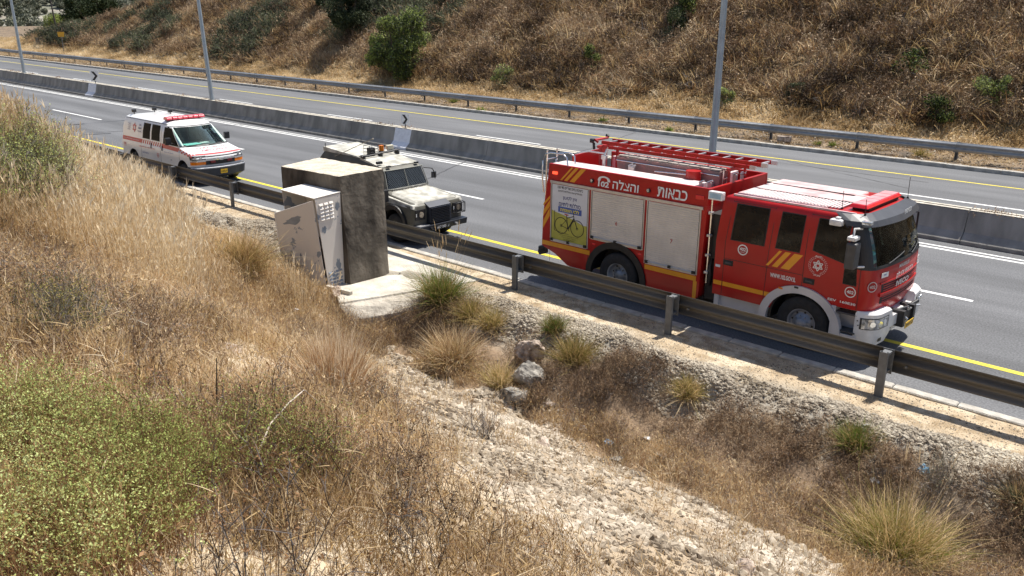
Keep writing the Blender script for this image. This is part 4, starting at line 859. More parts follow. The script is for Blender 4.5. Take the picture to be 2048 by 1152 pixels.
# cab roof
RT = 2.627
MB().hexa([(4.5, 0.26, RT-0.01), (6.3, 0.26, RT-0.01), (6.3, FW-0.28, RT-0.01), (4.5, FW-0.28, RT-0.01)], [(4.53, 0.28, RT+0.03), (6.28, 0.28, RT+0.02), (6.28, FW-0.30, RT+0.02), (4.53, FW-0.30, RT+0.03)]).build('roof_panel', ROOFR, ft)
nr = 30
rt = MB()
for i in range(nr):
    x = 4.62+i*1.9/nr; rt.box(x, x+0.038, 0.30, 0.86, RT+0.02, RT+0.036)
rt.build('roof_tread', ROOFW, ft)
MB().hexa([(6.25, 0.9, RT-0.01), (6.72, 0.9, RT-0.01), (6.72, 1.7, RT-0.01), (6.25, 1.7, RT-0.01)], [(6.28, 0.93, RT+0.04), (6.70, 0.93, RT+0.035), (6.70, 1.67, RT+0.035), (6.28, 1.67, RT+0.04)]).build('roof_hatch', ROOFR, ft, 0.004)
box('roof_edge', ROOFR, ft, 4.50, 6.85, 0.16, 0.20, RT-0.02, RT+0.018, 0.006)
for y in (0.22, 0.88, 1.55): MB().box(4.6, 6.6, y, y+0.012, RT+0.0, RT+0.042 if y > 0.3 else RT+0.012).build('roof_joint', BLACK if y > 0.3 else REDD, ft)
lb = bpy.data.objects.new('light_bar', None); COL.objects.link(lb); lb.parent = ft
box('base', BLACK, lb, 6.62, 6.92, 0.55, 1.95, RT, RT+0.05, 0.01)
LBB = mat('light_bar_top', (0.60, 0.27, 0.28), 0.35, var=0.15)
MB().hexa([(6.60, 0.42, RT+0.055), (6.94, 0.42, RT+0.055), (6.94, 2.05, RT+0.055), (6.60, 2.05, RT+0.055)], [(6.63, 0.46, RT+0.115), (6.90, 0.46, RT+0.115), (6.90, 2.01, RT+0.115), (6.63, 2.01, RT+0.115)]).build('lens_cover', REDGL, lb, 0.012)
MB().box(6.64, 6.89, 0.48, 1.99, RT+0.116, RT+0.121).build('cover_top', LBB, lb)
for k in range(4): box('lens_seam', REDGL, lb, 6.645, 6.885, 0.78+0.30*k, 0.79+0.30*k, RT+0.1212, RT+0.1235)
for x, y, h in ((6.98, 0.22, 0.30), (7.0, 2.2, 0.42), (6.5, 0.4, 0.35)): MB().tube([(x, y, 2.6), (x-0.01, y, 2.6+h)], 0.006, 5).cyl((x, y, 2.6), (x, y, 2.65), 0.02, 8).build('aerial', BLACK, ft)

# ---------------------------------------------------------------- ambulance
am = thing('ambulance', 'white ambulance van with red side band and red roof light bar, parked behind the guardrail', 'ambulance', (-33.36, 13.95, 0), 0.004)
AW = 2.0
AB = Body([(0.30, 0.06, 5.38, 0.06, 0.25, 0.08), (0.45, 0.05, 5.50, 0.0, 0.28, 0.10), (0.95, 0.05, 5.52, 0.0, 0.26, 0.12), (1.06, 0.05, 5.46, 0.01, 0.26, 0.12), (1.13, 0.05, 5.28, 0.03, 0.24, 0.10), (1.22, 0.06, 4.78, 0.05, 0.20, 0.14), (1.27, 0.06, 4.62, 0.06, 0.22, 0.16), (1.60, 0.10, 4.17, 0.10, 0.24, 0.15), (1.88, 0.16, 3.82, 0.17, 0.26, 0.12), (1.98, 0.20, 3.62, 0.22, 0.3, 0.10), (2.05, 0.28, 3.40, 0.34, 0.3, 0.08), (2.08, 0.5, 3.0, 0.55, 0.3, 0.05)], AW)
ab = AB.loft('body', WHITE, am)
cs = []
for x in (0.96, 4.76):
    cs += [MB().cyl((x, -0.5, 0.42), (x, 0.35, 0.42), 0.43, 32).build('tmp', RED), MB().cyl((x, AW-0.35, 0.42), (x, AW+.5, 0.42), 0.43, 32).build('tmp', RED)]
cs.append(MB().hexa([(2.9, 0.22, 1.20), (5.6, 0.20, 1.30), (5.6, AW-0.20, 1.30), (2.9, AW-0.22, 1.20)], [(2.9, 0.28, 1.86), (5.2, 0.26, 1.88), (5.2, AW-0.26, 1.88), (2.9, AW-0.28, 1.86)]).build('tmp', RED))
apply_bool(ab, cs); smooth_by_angle(ab, 16)
inner(ab, lambda c: (0.004 < c.y < AW-0.004 and c.z < 0.86 and min((c.x-0.96)**2, (c.x-4.76)**2)+(c.z-0.42)**2 < 0.435**2) or (2.85 < c.x < 4.6 and 0.18 < c.y < AW-0.18 and 1.18 < c.z < 1.90 and c.x < AB.at(c.z)[1]-0.35), DGREY)
AB.patch('windscreen', WGLASS, am, 0.06, 0.94, 1.27, 1.90, 0.010, 0.008, 20, 4)
for a0, a1, z0, z1 in ((0.04, 0.96, 1.26, 1.30), (0.04, 0.96, 1.885, 1.905), (0.03, 0.065, 1.27, 1.90), (0.935, 0.97, 1.27, 1.90)): AB.patch('windscreen_seal', BLACK, am, a0, a1, z0, z1, 0.014, 0.02, 16, 3)
box('dashboard', DGREY, am, 3.9, 4.6, 0.26, AW-0.26, 1.22, 1.29, 0.02)
for y in (0.55, 1.4): box('seat_back', DGREY, am, 3.0, 3.15, y-0.22, y+0.22, 1.25, 1.75, 0.04)
box('papers', mat('cyan_paper', (0.25, 0.55, 0.55), 0.6), am, 4.1, 4.5, 0.35, 0.95, 1.29, 1.30); box('papers', POSW, am, 4.15, 4.4, 1.0, 1.3, 1.29, 1.31)
for a0 in (0.16, 0.52):
    P = [AB.pt(1.285+0.05*k/4, a0+0.30*k/4) for k in range(5)]; MB().tube([p+n*0.03 for p, n in P], 0.010, 6).build('wiper', BLACK, am)
ay = lambda z: AB.at(z)[2]
for pts in ([(1.72, 1.33), (2.28, 1.33), (2.33, 1.87), (1.80, 1.87)], [(2.42, 1.33), (3.05, 1.33), (3.07, 1.87), (2.47, 1.87)], [(3.34, 1.29), (4.48, 1.29), (3.92, 1.85), (3.42, 1.85)]):
    cx = sum(p[0] for p in pts)/4; cz = sum(p[1] for p in pts)/4
    aq('window_seal', BLACK, [(cx+(x-cx)*1.05, cz+(z-cz)*1.06) for x, z in pts], 0.003); aq('side_window', VGLASS, pts, 0.008)
aq('red_band', ABAND, [(0.07, 1.13), (1.68, 1.13), (1.72, 1.27), (0.07, 1.27)]); aq('red_band', ABAND, [(3.22, 1.125), (4.48, 1.10), (4.55, 1.235), (3.22, 1.27)])
for i in range(9): x = 1.74+i*0.163; aq('diagonal_stripe', ABAND, [(x, 1.13), (x+0.085, 1.13), (x+0.135, 1.27), (x+0.05, 1.27)], 0.004)
for i in range(8):
    for j in range(2):
        if (i+j) % 2: continue
        x = 4.58+i*0.11; z = 1.20-0.055*j-0.012*i; aq('checker', ABAND, [(x, z-0.054), (x+0.11, z-0.066), (x+0.11, z-0.012), (x, z)], 0.010)
aq('wide_red_stripe_text', PINKT, [(0.12, 1.17), (1.5, 1.17), (1.5, 1.23), (0.12, 1.23)], 0.006)
text('מגן דוד אדום בישראל טיפול נמרץ', 0.055, (0.82, ay(1.2)-0.012, 1.20), X_, Z_, WHITEM, am, width=1.25)
text('מגן', 0.09, (1.50, ay(1.76)-0.012, 1.76), X_, Z_, NAVY, am, bold=.02, sx=1.2); text('דוד אדום', 0.075, (1.50, ay(1.65)-0.012, 1.65), X_, Z_, NAVY, am, bold=.02, width=0.26); text('בישראל', 0.075, (1.48, ay(1.54)-0.012, 1.54), X_, Z_, NAVY, am, bold=.02, width=0.3)
for s_, z_ in (('MAGEN', 1.76), ('DAVID', 1.69), ('ADOM', 1.62), ('ISRAEL', 1.55)): text(s_, 0.045, (0.62, ay(z_)-0.012, z_), X_, Z_, NAVY, am, width=0.22)
st = MB(); sc_ = Vector((1.05, 0, 1.64))
for rot_ in (90, 270):
    T_ = [sc_+Vector((0.15*math.cos(math.radians(rot_+120*k)), 0, 0.17*math.sin(math.radians(rot_+120*k)))) for k in range(3)]
    for i in range(3):
        a, b = T_[i], T_[(i+1) % 3]; d = (b-a).normalized(); n = Vector((-d.z, 0, d.x))*0.016
        for q in [(a-n, b-n, b+n, a+n)]:
            w_ = [Vector((v.x, ay(v.z)-0.008, v.z)) for v in q]; st.add(w_, [(0, 1, 2, 3)])
st.build('star_print', ABAND, am); poly('star_centre', WHITEM, am, [(sc_.x+a, ay(1.64)-0.010, 1.64+b) for a, b in ((-.03, -.05), (.03, -.05), (.03, .05), (-.03, .05))])
text('101', 0.10, (0.30, ay(0.99)-0.008, 0.99), X_, Z_, ABAND, am, bold=.03, sx=1.1); text('חירום', 0.05, (0.30, ay(0.9)-0.008, 0.90), X_, Z_, ABAND, am)
text('תרומת ידידי מגן דוד אדום', 0.065, (2.1, -0.006, 1.0), X_, Z_, PINKT, am, width=1.25)
roundel((2.95, -0.006, 0.82), 0.08, X_, Z_, ABAND, am, 'A'); text('בסיוע', 0.05, (1.95, -0.006, 0.80), X_, Z_, BLUEP, am, width=0.5); text('AMBULANCE SERVICE', 0.03, (3.8, -0.006, 1.0), X_, Z_, BLUEP, am, width=0.7); text('מד', 0.05, (3.95, -0.006, 0.76), X_, Z_, NAVY, am)
def agap(pts):
    for a, b in zip(pts[:-1], pts[1:]): aq('door_gap', BLACK, [(a[0]-0.005, a[1]), (a[0]+0.005, a[1]), (b[0]+0.005, b[1]), (b[0]-0.005, b[1])], 0.003)
for x in (1.62, 3.16, 4.56): agap([(x, 0.5), (x, 1.2)])
agap([(3.16, 1.28), (3.22, 1.9)]); aq('roof_gutter', DGREY, [(0.25, 1.955), (3.55, 1.955), (3.55, 1.975), (0.25, 1.975)], 0.012)
for x in (2.42, 3.28): aq('door_handle', BLACK, [(x, 1.02), (x+0.05, 1.02), (x+0.03, 1.2), (x-0.02, 1.2)], 0.02)
for x in (0.96, 4.76):
    wheel(am, x, 0.03, 0.36, 0.36, 0.22, -1, 0.20, RIM); wheel(am, x, AW-0.03, 0.36, 0.36, 0.22, 1, 0.20, RIM)
    box('wheel_well', BLACK, am, x-0.42, x+0.42, 0.36, AW-0.36, 0.3, 0.85)
DB = mat('dark_bumper_plastic', (0.035, 0.038, 0.045), 0.55, var=0.15)
AB2 = Body([(0.24, 5.1, 5.46, 0.10, 0.25, 0.10), (0.34, 5.05, 5.62, 0.01, 0.26, 0.14), (0.60, 5.05, 5.64, -0.02, 0.26, 0.14), (0.66, 5.10, 5.60, 0.0, 0.26, 0.14)], AW)
o = AB2.loft('front_bumper', DB, am); smooth_by_angle(o)
AB2.patch('bumper_trim', SILV, am, 0.0, 1.0, 0.628, 0.645, 0.012, 0.02, 20, 1)
AB.patch('grille', BLACK, am, 0.25, 0.75, 0.72, 1.02, 0.012, 0.02, 16, 2)
AB.patch('grille_chrome', CHROME, am, 0.06, 0.94, 0.865, 0.905, 0.025, 0.02, 24, 1); AB.patch('hood_edge_stripe', ABAND, am, -0.03, 1.03, 1.065, 1.10, 0.005, 0.01, 24, 1)
for a0, a1 in ((0.03, 0.26), (0.74, 0.97)):
    AB.patch('headlight_housing', DGREY, am, a0-.005, a1+.005, 0.905, 1.04, 0.012, 0.02, 10, 1); AB.patch('indicator', AMB, am, a0, a1, 0.735, 0.835, 0.016, 0.02, 10, 1); AB.patch('chrome_surround', CHROME, am, a0, a1, 0.84, 0.862, 0.018, 0.02, 10, 1)
    for f in (0.35, 0.7):
        p, n = AB.pt(0.975, a0+(a1-a0)*f); MB().tube([p+n*0.008, p+n*0.025], 0.045, 14).build('headlight', HEADL, am)
for y in (0.68, 1.32): box('grille_strobe', mat('dark_red_lens', (0.15, 0.01, 0.015), 0.3), am, 5.62, 5.66, y-0.09, y+0.09, 0.78, 0.85, 0.006)
MB().prism_x([(0.91, 0.875), (0.96, 0.85), (1.04, 0.85), (1.09, 0.875), (1.09, 0.895), (1.04, 0.92), (0.96, 0.92), (0.91, 0.895)], 5.655, 5.68).build('grille_badge', SILV, am)
box('number_plate', PLATEY, am, 5.775, 5.785, 0.86, 1.12, 0.40, 0.54, 0.002); text('15-873-14', 0.06, (5.787, 0.99, 0.47), (0, 1, 0), Z_, BLACK, am, bold=0.02, width=0.22)
text('AMBULANCE', 0.16, (5.22, 1.02, 1.180), (0, 1, 0), (-1, 0, 0.17), PINKT, am, bold=0.012, width=1.0, ext=0.004); text('אמבולנס', 0.14, (4.93, 1.02, 1.225), (0, 1, 0), (-1, 0, 0.17), PINKT, am, bold=0.008, width=1.1, ext=0.004)
for yy_, s_ in ((-0.14, 1), (AW+0.14, -1)): 
    box('mirror', BLACK, am, 4.06, 4.18, yy_-0.10, yy_+0.10, 1.33, 1.58, 0.03); MB().tube([(4.15, yy_+0.1*s_, 1.38), (4.25, yy_+0.22*s_, 1.34)], 0.02, 6).build('mirror_arm', BLACK, am)
lb = bpy.data.objects.new('light_bar', None); COL.objects.link(lb); lb.parent = am
box('base', BLACK, lb, 3.18, 3.32, 0.30, 1.70, 2.06, 2.09)
PINKL = mat('sunlit_red_lens', (0.62, 0.07, 0.09), 0.25, var=0.15, scale=5, coat=0.4)
MB().prism_y([(3.10, 2.09), (3.40, 2.09), (3.38, 2.16), (3.32, 2.195), (3.18, 2.195), (3.12, 2.16)], 0.28, 1.74).build('lens_cover', PINKL, lb, 0.008)
for k in range(6): box('lens_seam', REDGL, lb, 3.095, 3.405, 0.50+0.2*k, 0.508+0.2*k, 2.09, 2.197)
for x, y in ((0.42, 0.45), (0.42, 1.25), (1.5, 1.35)):
    MB().tube([(x, y, 2.02), (x, y, 2.14)], 0.02, 8).box(x-0.06, x+0.06, y-0.07, y+0.07, 2.13, 2.24).build('work_lamp', BLACK, am, 0.01)
text('אמבולנס', 0.28, (1.5, 1.0, 2.085), (0, 1, 0), (-1, 0, 0), mat('pale_red_print', (0.75, 0.5, 0.5), 0.6), am, width=0.8)

# ---------------------------------------------------------------- armoured jeep
jp = thing('armoured_jeep', 'armoured military jeep with wire mesh windscreen and grille guard, half hidden behind the concrete block', 'jeep', (-20.85, 14.08, 0), -0.012)
JW = 1.78
JB = Body([(0.50, 0.10, 4.46, 0.0, 0.10, 0.01), (0.98, 0.05, 4.48, 0.0, 0.12, 0.01), (1.06, 0.05, 4.45, 0.03, 0.14, 0.01), (1.12, 0.05, 4.36, 0.10, 0.14, 0.01), (1.22, 0.05, 3.42, 0.14, 0.08, 0.01), (1.30, 0.06, 3.22, 0.14, 0.06, 0.01), (1.80, 0.10, 3.02, 0.21, 0.06, 0.01), (1.86, 0.14, 2.92, 0.22, 0.06, 0.01), (1.95, 0.20, 2.20, 0.26, 0.06, 0.0), (2.03, 0.26, 1.95, 0.29, 0.06, 0.0)], JW)
JB2 = JB.loft('body', ARMY, jp)
cs = []
for x in (0.95, 3.72):
    cs += [MB().cyl((x, -0.5, 0.46), (x, 0.34, 0.46), 0.44, 28).build('tmp', RED), MB().cyl((x, JW-0.34, 0.46), (x, JW+.5, 0.46), 0.44, 28).build('tmp', RED)]
apply_bool(JB2, cs); smooth_by_angle(JB2, 25)
inner(JB2, lambda c: 0.004 < c.y < JW-0.004 and c.z < 0.91 and min((c.x-0.95)**2, (c.x-3.72)**2)+(c.z-0.46)**2 < 0.445**2, BLACK)
MB().hexa([(0.22, 0.27, 2.032), (2.00, 0.27, 2.032), (2.00, JW-0.27, 2.032), (0.22, JW-0.27, 2.032)], [(0.22, 0.28, 2.16), (1.96, 0.28, 2.036), (1.96, JW-0.28, 2.036), (0.22, JW-0.28, 2.16)]).build('roof_plate', ARMYT, jp)
MB().hexa([(1.97, 0.27, 1.96), (2.93, 0.235, 1.84), (2.93, JW-0.235, 1.84), (1.97, JW-0.27, 1.96)], [(1.97, 0.27, 2.037), (2.93, 0.235, 1.885), (2.93, JW-0.235, 1.885), (1.97, JW-0.27, 2.037)]).build('roof_plate', ARMYT, jp)
MB().hexa([(3.30, 0.16, 1.22), (4.40, 0.12, 1.08), (4.40, JW-0.12, 1.08), (3.30, JW-0.16, 1.22)], [(3.32, 0.30, 1.285), (4.34, 0.26, 1.155), (4.34, JW-0.26, 1.155), (3.32, JW-0.30, 1.285)]).build('bonnet', ARMYT, jp, 0.01)
for s_ in (0, 1):
    y0, y1 = ((0.01, 0.25) if not s_ else (JW-0.25, JW-0.01))
    MB().hexa([(3.15, y0, 1.05), (4.46, y0, 1.0), (4.46, y1, 1.0), (3.15, y1, 1.05)], [(3.2, y0+0.04, 1.20), (4.42, y0+0.04, 1.09), (4.42, y1-0.02, 1.10), (3.2, y1-0.02, 1.21)]).build('wing', ARMYT, jp, 0.015)
wf = MB(); P0 = JB.pt(1.33, 0.06); 
def jw(a, z, off): p, n = JB.pt(z, a); return p+n*off
JB.patch('windscreen', DGLASS, jp, 0.05, 0.95, 1.34, 1.78, 0.006, 0.004, 8, 3)
mesh_ = MB()
for k in range(-14, 30):
    for sgn in (1, -1):
        pts = []
        for j in range(9):
            z = 1.33+0.46*j/8; a = 0.06+0.88*(k/22)+sgn*0.30*(j/8)
            if 0.06 <= a <= 0.94: pts.append(jw(a, z, 0.045))
        if len(pts) > 1: mesh_.tube(pts, 0.0045, 4)
mesh_.build('wire_mesh', mat('mesh_wire', (0.10, 0.12, 0.14), 0.5, metal=0.3), jp, kind='stuff')
fr = MB()
for a0, a1, z0, z1 in ((0.03, 0.97, 1.32, 1.32), (0.03, 0.97, 1.80, 1.80), (0.05, 0.05, 1.32, 1.80), (0.95, 0.95, 1.32, 1.80), (0.5, 0.5, 1.32, 1.80)): fr.tube([jw(a0+(a1-a0)*k/6, z0+(z1-z0)*k/6, 0.05) for k in range(7)], 0.014, 6)
fr.build('mesh_frame', mat('dusty_green_frame', (0.22, 0.22, 0.19), 0.6), jp)
for a in (0.25, 0.8): MB().box(2.95, 3.02, JW*a-0.06, JW*a+0.06, 1.87, 1.91).build('hinge', BLACK, jp, 0.005)
eq = MB(); eq.tube([(3.30+0.03*math.sin(i*1.7), 0.30+0.08*i, 1.30+0.02*math.cos(i*2.1)) for i in range(15)], 0.018, 5)
for i in range(12): eq.tube([(3.28, 0.32+0.1*i, 1.30), (3.38, 0.36+0.1*i, 1.33), (3.36, 0.40+0.1*i, 1.29)], 0.009, 5)
eq.build('scuttle_clutter', mat('dusty_cable', (0.16, 0.155, 0.14), 0.8), jp)
for x0, x1, z0, z1 in ((0.5, 1.1, 1.55, 1.85), (1.6, 2.3, 1.45, 1.78), (2.45, 3.0, 1.40, 1.75)):
    poly('armoured_window', DGLASS, jp, [(x0, JB.at(z0)[2]-0.004, z0), (x1, JB.at(z0)[2]-0.004, z0), (x1-0.05, JB.at(z1)[2]-0.004, z1), (x0, JB.at(z1)[2]-0.004, z1)], 0.006)
gg = MB().box(4.50, 4.62, 0.48, 1.20, 0.56, 1.10); g_ = MB()
MB().hexa([(4.47, 0.46, 0.58), (4.62, 0.46, 0.58), (4.62, 1.22, 0.58), (4.47, 1.22, 0.58)], [(4.40, 0.46, 1.12), (4.60, 0.46, 1.02), (4.60, 1.22, 1.02), (4.40, 1.22, 1.12)]).build('grille_guard', mat('black_steel', (0.02, 0.024, 0.035), 0.4, metal=0.3), jp, 0.008)
for k in range(10): box('guard_slat', mat('black_steel', (0.02, 0.024, 0.035), 0.4, metal=0.3), jp, 4.605, 4.65, 0.50, 1.18, 0.60+0.043*k, 0.612+0.043*k)
for y0, y1 in ((0.06, 0.40), (JW-0.40, JW-0.06)):
    box('headlight_panel', BLACK, jp, 4.485, 4.50, y0, y1, 0.70, 0.98, 0.01); MB().cyl((4.49, (y0+y1)/2+0.03, 0.84), (4.52, (y0+y1)/2+0.03, 0.84), 0.075, 20).build('headlight', mat('warm_headlight', (0.5, 0.42, 0.32), 0.1, metal=0.6, var=0.4, scale=25), jp, 0.01)
    box('side_lamp', WHITE, jp, 4.50, 4.51, y0+0.02, y0+0.045, 0.80, 0.88)
cg = MB()
for z in (0.72, 0.98): cg.tube([(4.50, JW-0.42, z), (4.62, JW-0.38, z), (4.62, JW-0.06, z), (4.48, JW-0.02, z)], 0.012, 6)
for k in range(7): cg.tube([(4.62, JW-0.38+0.053*k, 0.72), (4.62, JW-0.38+0.053*k, 0.98)], 0.006, 5)
cg.tube([(4.62, JW-0.06, 0.72), (4.62, JW-0.06, 0.98)], 0.014, 6); cg.tube([(4.62, JW-0.38, 0.72), (4.62, JW-0.38, 0.98)], 0.014, 6); cg.build('headlight_cage', BLACK, jp)
MB().hexa([(4.46, 0.0, 0.40), (4.68, 0.06, 0.40), (4.68, JW-0.06, 0.40), (4.46, JW, 0.40)], [(4.46, 0.0, 0.56), (4.70, 0.04, 0.56), (4.70, JW-0.04, 0.56), (4.46, JW, 0.56)]).build('bumper', mat('black_steel', (0.02, 0.024, 0.035), 0.4, metal=0.3), jp, 0.015)
box('bumper_step', SILV, jp, 4.48, 4.66, 0.08, 0.42, 0.561, 0.568)
box('number_plate', BLACK, jp, 4.705, 4.715, 0.58, 1.08, 0.42, 0.53, 0.002); text('617 203  צ', 0.07, (4.717, 0.83, 0.475), (0, 1, 0), Z_, WHITEM, jp, bold=0.02, width=0.42, rev=False)
for y in (0.42, 1.3): MB().tube([(4.68, y, 0.47), (4.76, y, 0.47)], 0.035, 10).build('tow_eye', SILV if y > 1 else BLACK, jp)
arch_band('arch_flare', BLACK, jp, 3.72, 0.50, 0.42, 0.53, -0.07, 0.06, -5, 185, 16)
for x in (0.95, 3.72):
    wheel(jp, x, 0.02, 0.39, 0.39, 0.24, -1, 0.20, ARMY); wheel(jp, x, JW-0.02, 0.39, 0.39, 0.24, 1, 0.20, ARMY); box('wheel_well', BLACK, jp, x-0.40, x+0.40, 0.35, JW-0.35, 0.3, 0.9)
box('mirror', BLACK, jp, 3.52, 3.60, -0.26, -0.07, 1.10, 1.42, 0.02); MB().tube([(3.3, 0.12, 1.35), (3.56, -0.16, 1.44), (3.56, -0.16, 1.1)], 0.014, 6).build('mirror_arm', BLACK, jp)
box('second_mirror', BLACK, jp, 3.18, 3.28, -0.16, 0.02, 1.22, 1.40, 0.02)
MB().tube([(3.1, JW-0.2, 1.75), (3.2, JW+0.04, 1.7), (3.22, JW+0.12, 1.55), (3.2, JW+0.14, 1.4)], 0.015, 6).build('mirror_arm', BLACK, jp); box('mirror', DGREY, jp, 3.14, 3.20, JW+0.04, JW+0.2, 1.42, 1.6, 0.02)
rk = MB().tube([(2.10, 0.22, 2.07), (2.10, JW-0.22, 2.13)], 0.022, 6).tube([(2.0, 0.22, 2.07), (2.0, JW-0.22, 2.13)], 0.018, 6)
for y in (0.3, 0.9, 1.5): rk.box(1.98, 2.14, y-0.03, y+0.03, 1.98, 2.10)
rk.build('roof_rail', BLACK, jp); box('camera_box', BLACK, jp, 1.82, 1.98, 0.62, 0.80, 2.06, 2.26, 0.01)
cgb = MB()
for dx in (-0.05, 0.22):
    for dy in (-0.03, 0.26): cgb.tube([(1.80+dx, 0.60+dy, 2.04), (1.80+dx, 0.60+dy, 2.32)], 0.006, 5)
for z in (2.14, 2.23, 2.32): cgb.tube([(1.75, 0.57, z), (2.02, 0.57, z), (2.02, 0.86, z), (1.75, 0.86, z), (1.75, 0.57, z)], 0.006, 5)
cgb.build('camera_cage', BLACK, jp)
MB().cyl((1.84, 1.12, 2.05), (1.84, 1.12, 2.12), 0.075, 16).build('beacon_base', BLACK, jp); MB().cyl((1.84, 1.12, 2.12), (1.84, 1.12, 2.27), 0.07, 20).build('amber_beacon', AMB, jp, 0.01)
for k in range(6):
    a = k*math.pi/3; MB().tube([(1.84+.085*math.cos(a), 1.12+.085*math.sin(a), 2.05), (1.84+.085*math.cos(a), 1.12+.085*math.sin(a), 2.30)], 0.005, 4).build('beacon_guard', BLACK, jp)
box('roof_work_lamp', mat('cream_lamp', (0.6, 0.56, 0.42), 0.5), jp, 1.80, 1.90, 1.30, 1.52, 2.13, 2.25, 0.01); box('lamp_foot', BLACK, jp, 1.82, 1.88, 1.34, 1.48, 2.05, 2.13)
MB().tube([(0.85, 0.22, 1.95), (1.25, 0.30, 2.12), (2.2, 0.55, 2.55)], 0.010, 6).tube([(2.19, 0.55, 2.545), (2.22, 0.555, 2.56)], 0.022, 6).build('whip_aerial', mat('old_brass', (0.3, 0.26, 0.2), 0.5, metal=0.3), jp)
MB().tube([(0.3, 0.3, 2.1), (0.3, 0.3, 2.27)], 0.012, 5).tube([(0.4, 1.5, 2.1), (0.4, 1.5, 2.3)], 0.012, 5).tube([(0.5, 0.18, 1.85), (1.4, 0.18, 1.83)], 0.012, 5).build('roof_fittings', DGREY, jp)
box('front_camera', BLACK, jp, 2.72, 2.80, 0.22, 0.40, 1.95, 2.02, 0.01)

# ---------------------------------------------------------------- concrete block, cabinet, slab
CB2 = bpy.data.materials.new('stained_concrete'); CB2.use_nodes = True
def concrete_block_mat(m):
    n, l = m.node_tree.nodes, m.node_tree.links; b = n['Principled BSDF']; ge = n.new('ShaderNodeNewGeometry')
    def nz(sc, det, st=(1, 1, 1)):
        mp = n.new('ShaderNodeMapping'); mp.inputs['Scale'].default_value = st; l.new(ge.outputs['Position'], mp.inputs[0]); z = n.new('ShaderNodeTexNoise'); z.inputs['Scale'].default_value = sc; z.inputs['Detail'].default_value = det; l.new(mp.outputs[0], z.inputs['Vector']); return z.outputs['Fac']
    r1 = n.new('ShaderNodeValToRGB'); r1.color_ramp.elements[0].color = (0.085, 0.072, 0.055, 1); r1.color_ramp.elements[1].color = (0.23, 0.20, 0.16, 1); r1.color_ramp.elements[0].position = 0.35; r1.color_ramp.elements[1].position = 0.68; l.new(nz(1.6, 7, (1, 1, 0.6)), r1.inputs[0])
    r2 = n.new('ShaderNodeValToRGB'); r2.color_ramp.elements[0].color = (0.055, 0.045, 0.038, 1); r2.color_ramp.elements[1].color = (1, 1, 1, 1); r2.color_ramp.elements[0].position = 0.34; r2.color_ramp.elements[1].position = 0.60; l.new(nz(1.8, 7, (1.2, 1.2, 0.6)), r2.inputs[0])
    mx = n.new('ShaderNodeMix'); mx.data_type = 'RGBA'; mx.blend_type = 'MULTIPLY'; mx.inputs[0].default_value = 0.75; l.new(r1.outputs[0], mx.inputs[6]); l.new(r2.outputs[0], mx.inputs[7])
    l.new(mx.outputs[2], b.inputs['Base Color']); b.inputs['Roughness'].default_value = 0.95
    bp = n.new('ShaderNodeBump'); bp.inputs['Strength'].default_value = 0.5; bp.inputs['Distance'].default_value = 0.04; l.new(nz(7, 8), bp.inputs['Height']); l.new(bp.outputs[0], b.inputs['Normal'])
concrete_block_mat(CB2)
TOPC = mat('pale_top_concrete', (0.50, 0.44, 0.35), 0.95, var=0.2, scale=6, bump=0.7, bscale=18)  # paler concrete for the top faces of the block
def rough_block(name, lo, hi, m, mtop, parent, nx=22, ny=12, nz_=24, amp=0.008, mtop_z=None):
    """8 given corners, skin broken up by small dents"""
    lo = [Vector(p) for p in lo]; hi = [Vector(p) for p in hi]
    def P(u, v, w):
        a = lo[0].lerp(lo[1], u).lerp(lo[3].lerp(lo[2], u), v); b = hi[0].lerp(hi[1], u).lerp(hi[3].lerp(hi[2], u), v); return a.lerp(b, w)
    bm = bmesh.new(); bmesh.ops.create_cube(bm, size=1.0, matrix=Matrix.Translation((0.5, 0.5, 0.5)))
    bmesh.ops.subdivide_edges(bm, edges=bm.edges[:], cuts=18, use_grid_fill=True)
    top = []
    for v in bm.verts:
        u, vv, w = v.co; edge = sum(1 for c in (u, vv, w) if c < 0.01 or c > 0.99)
        p = P(u, vv, w); k = amp*(2.2 if edge >= 2 else 0.8)
        c = (P(.5, .5, .5)-p).normalized(); r = abs(float(fbm(p.x*5+p.z*3, p.y*5-p.z*4, 3, 31)))*2
        v.co = p+c*k*r
    for f in bm.faces: f.material_index = 1 if f.normal.z > 0.8 or f.calc_center_median().z > max(h.z for h in hi)-0.05 and abs(f.normal.z) > 0.6 else 0
    me = bpy.data.meshes.new(name); bm.normal_update(); bm.to_mesh(me); bm.free()
    me.materials.append(m); me.materials.append(mtop)
    return link(name, me, None, parent)
o = rough_block('concrete_block', [(-17.15, 10.72, -0.3), (-14.94, 10.90, -0.05), (-14.89, 11.97, -0.05), (-17.35, 12.0, -0.3)], [(-17.42, 10.90, 2.42), (-15.17, 10.93, 2.47), (-15.10, 12.10, 2.50), (-17.65, 12.15, 2.45)], CB2, TOPC, None)
tag(o, 'big stained concrete block with pale top standing on the slab by the guardrail', 'concrete block')
SLAB = mat('pale_slab_concrete', (0.46, 0.42, 0.35), 0.95, var=0.16, scale=2.5, bump=0.5, bscale=16, col2=(0.56, 0.52, 0.45))
sl = thing('concrete_slab', 'pale concrete slab under the block, running from the guardrail down to the ditch', 'slab', (0, 0, 0))
MB().hexa([(-17.3, 12.0, -0.25), (-14.05, 9.95, -0.25), (-13.0, 13.25, -0.25), (-17.3, 13.55, -0.25)], [(-17.3, 12.0, 0.045), (-14.15, 9.98, 0.03), (-13.05, 13.2, 0.045), (-17.3, 13.55, 0.045)]).build('slab_top', SLAB, sl, 0.012)
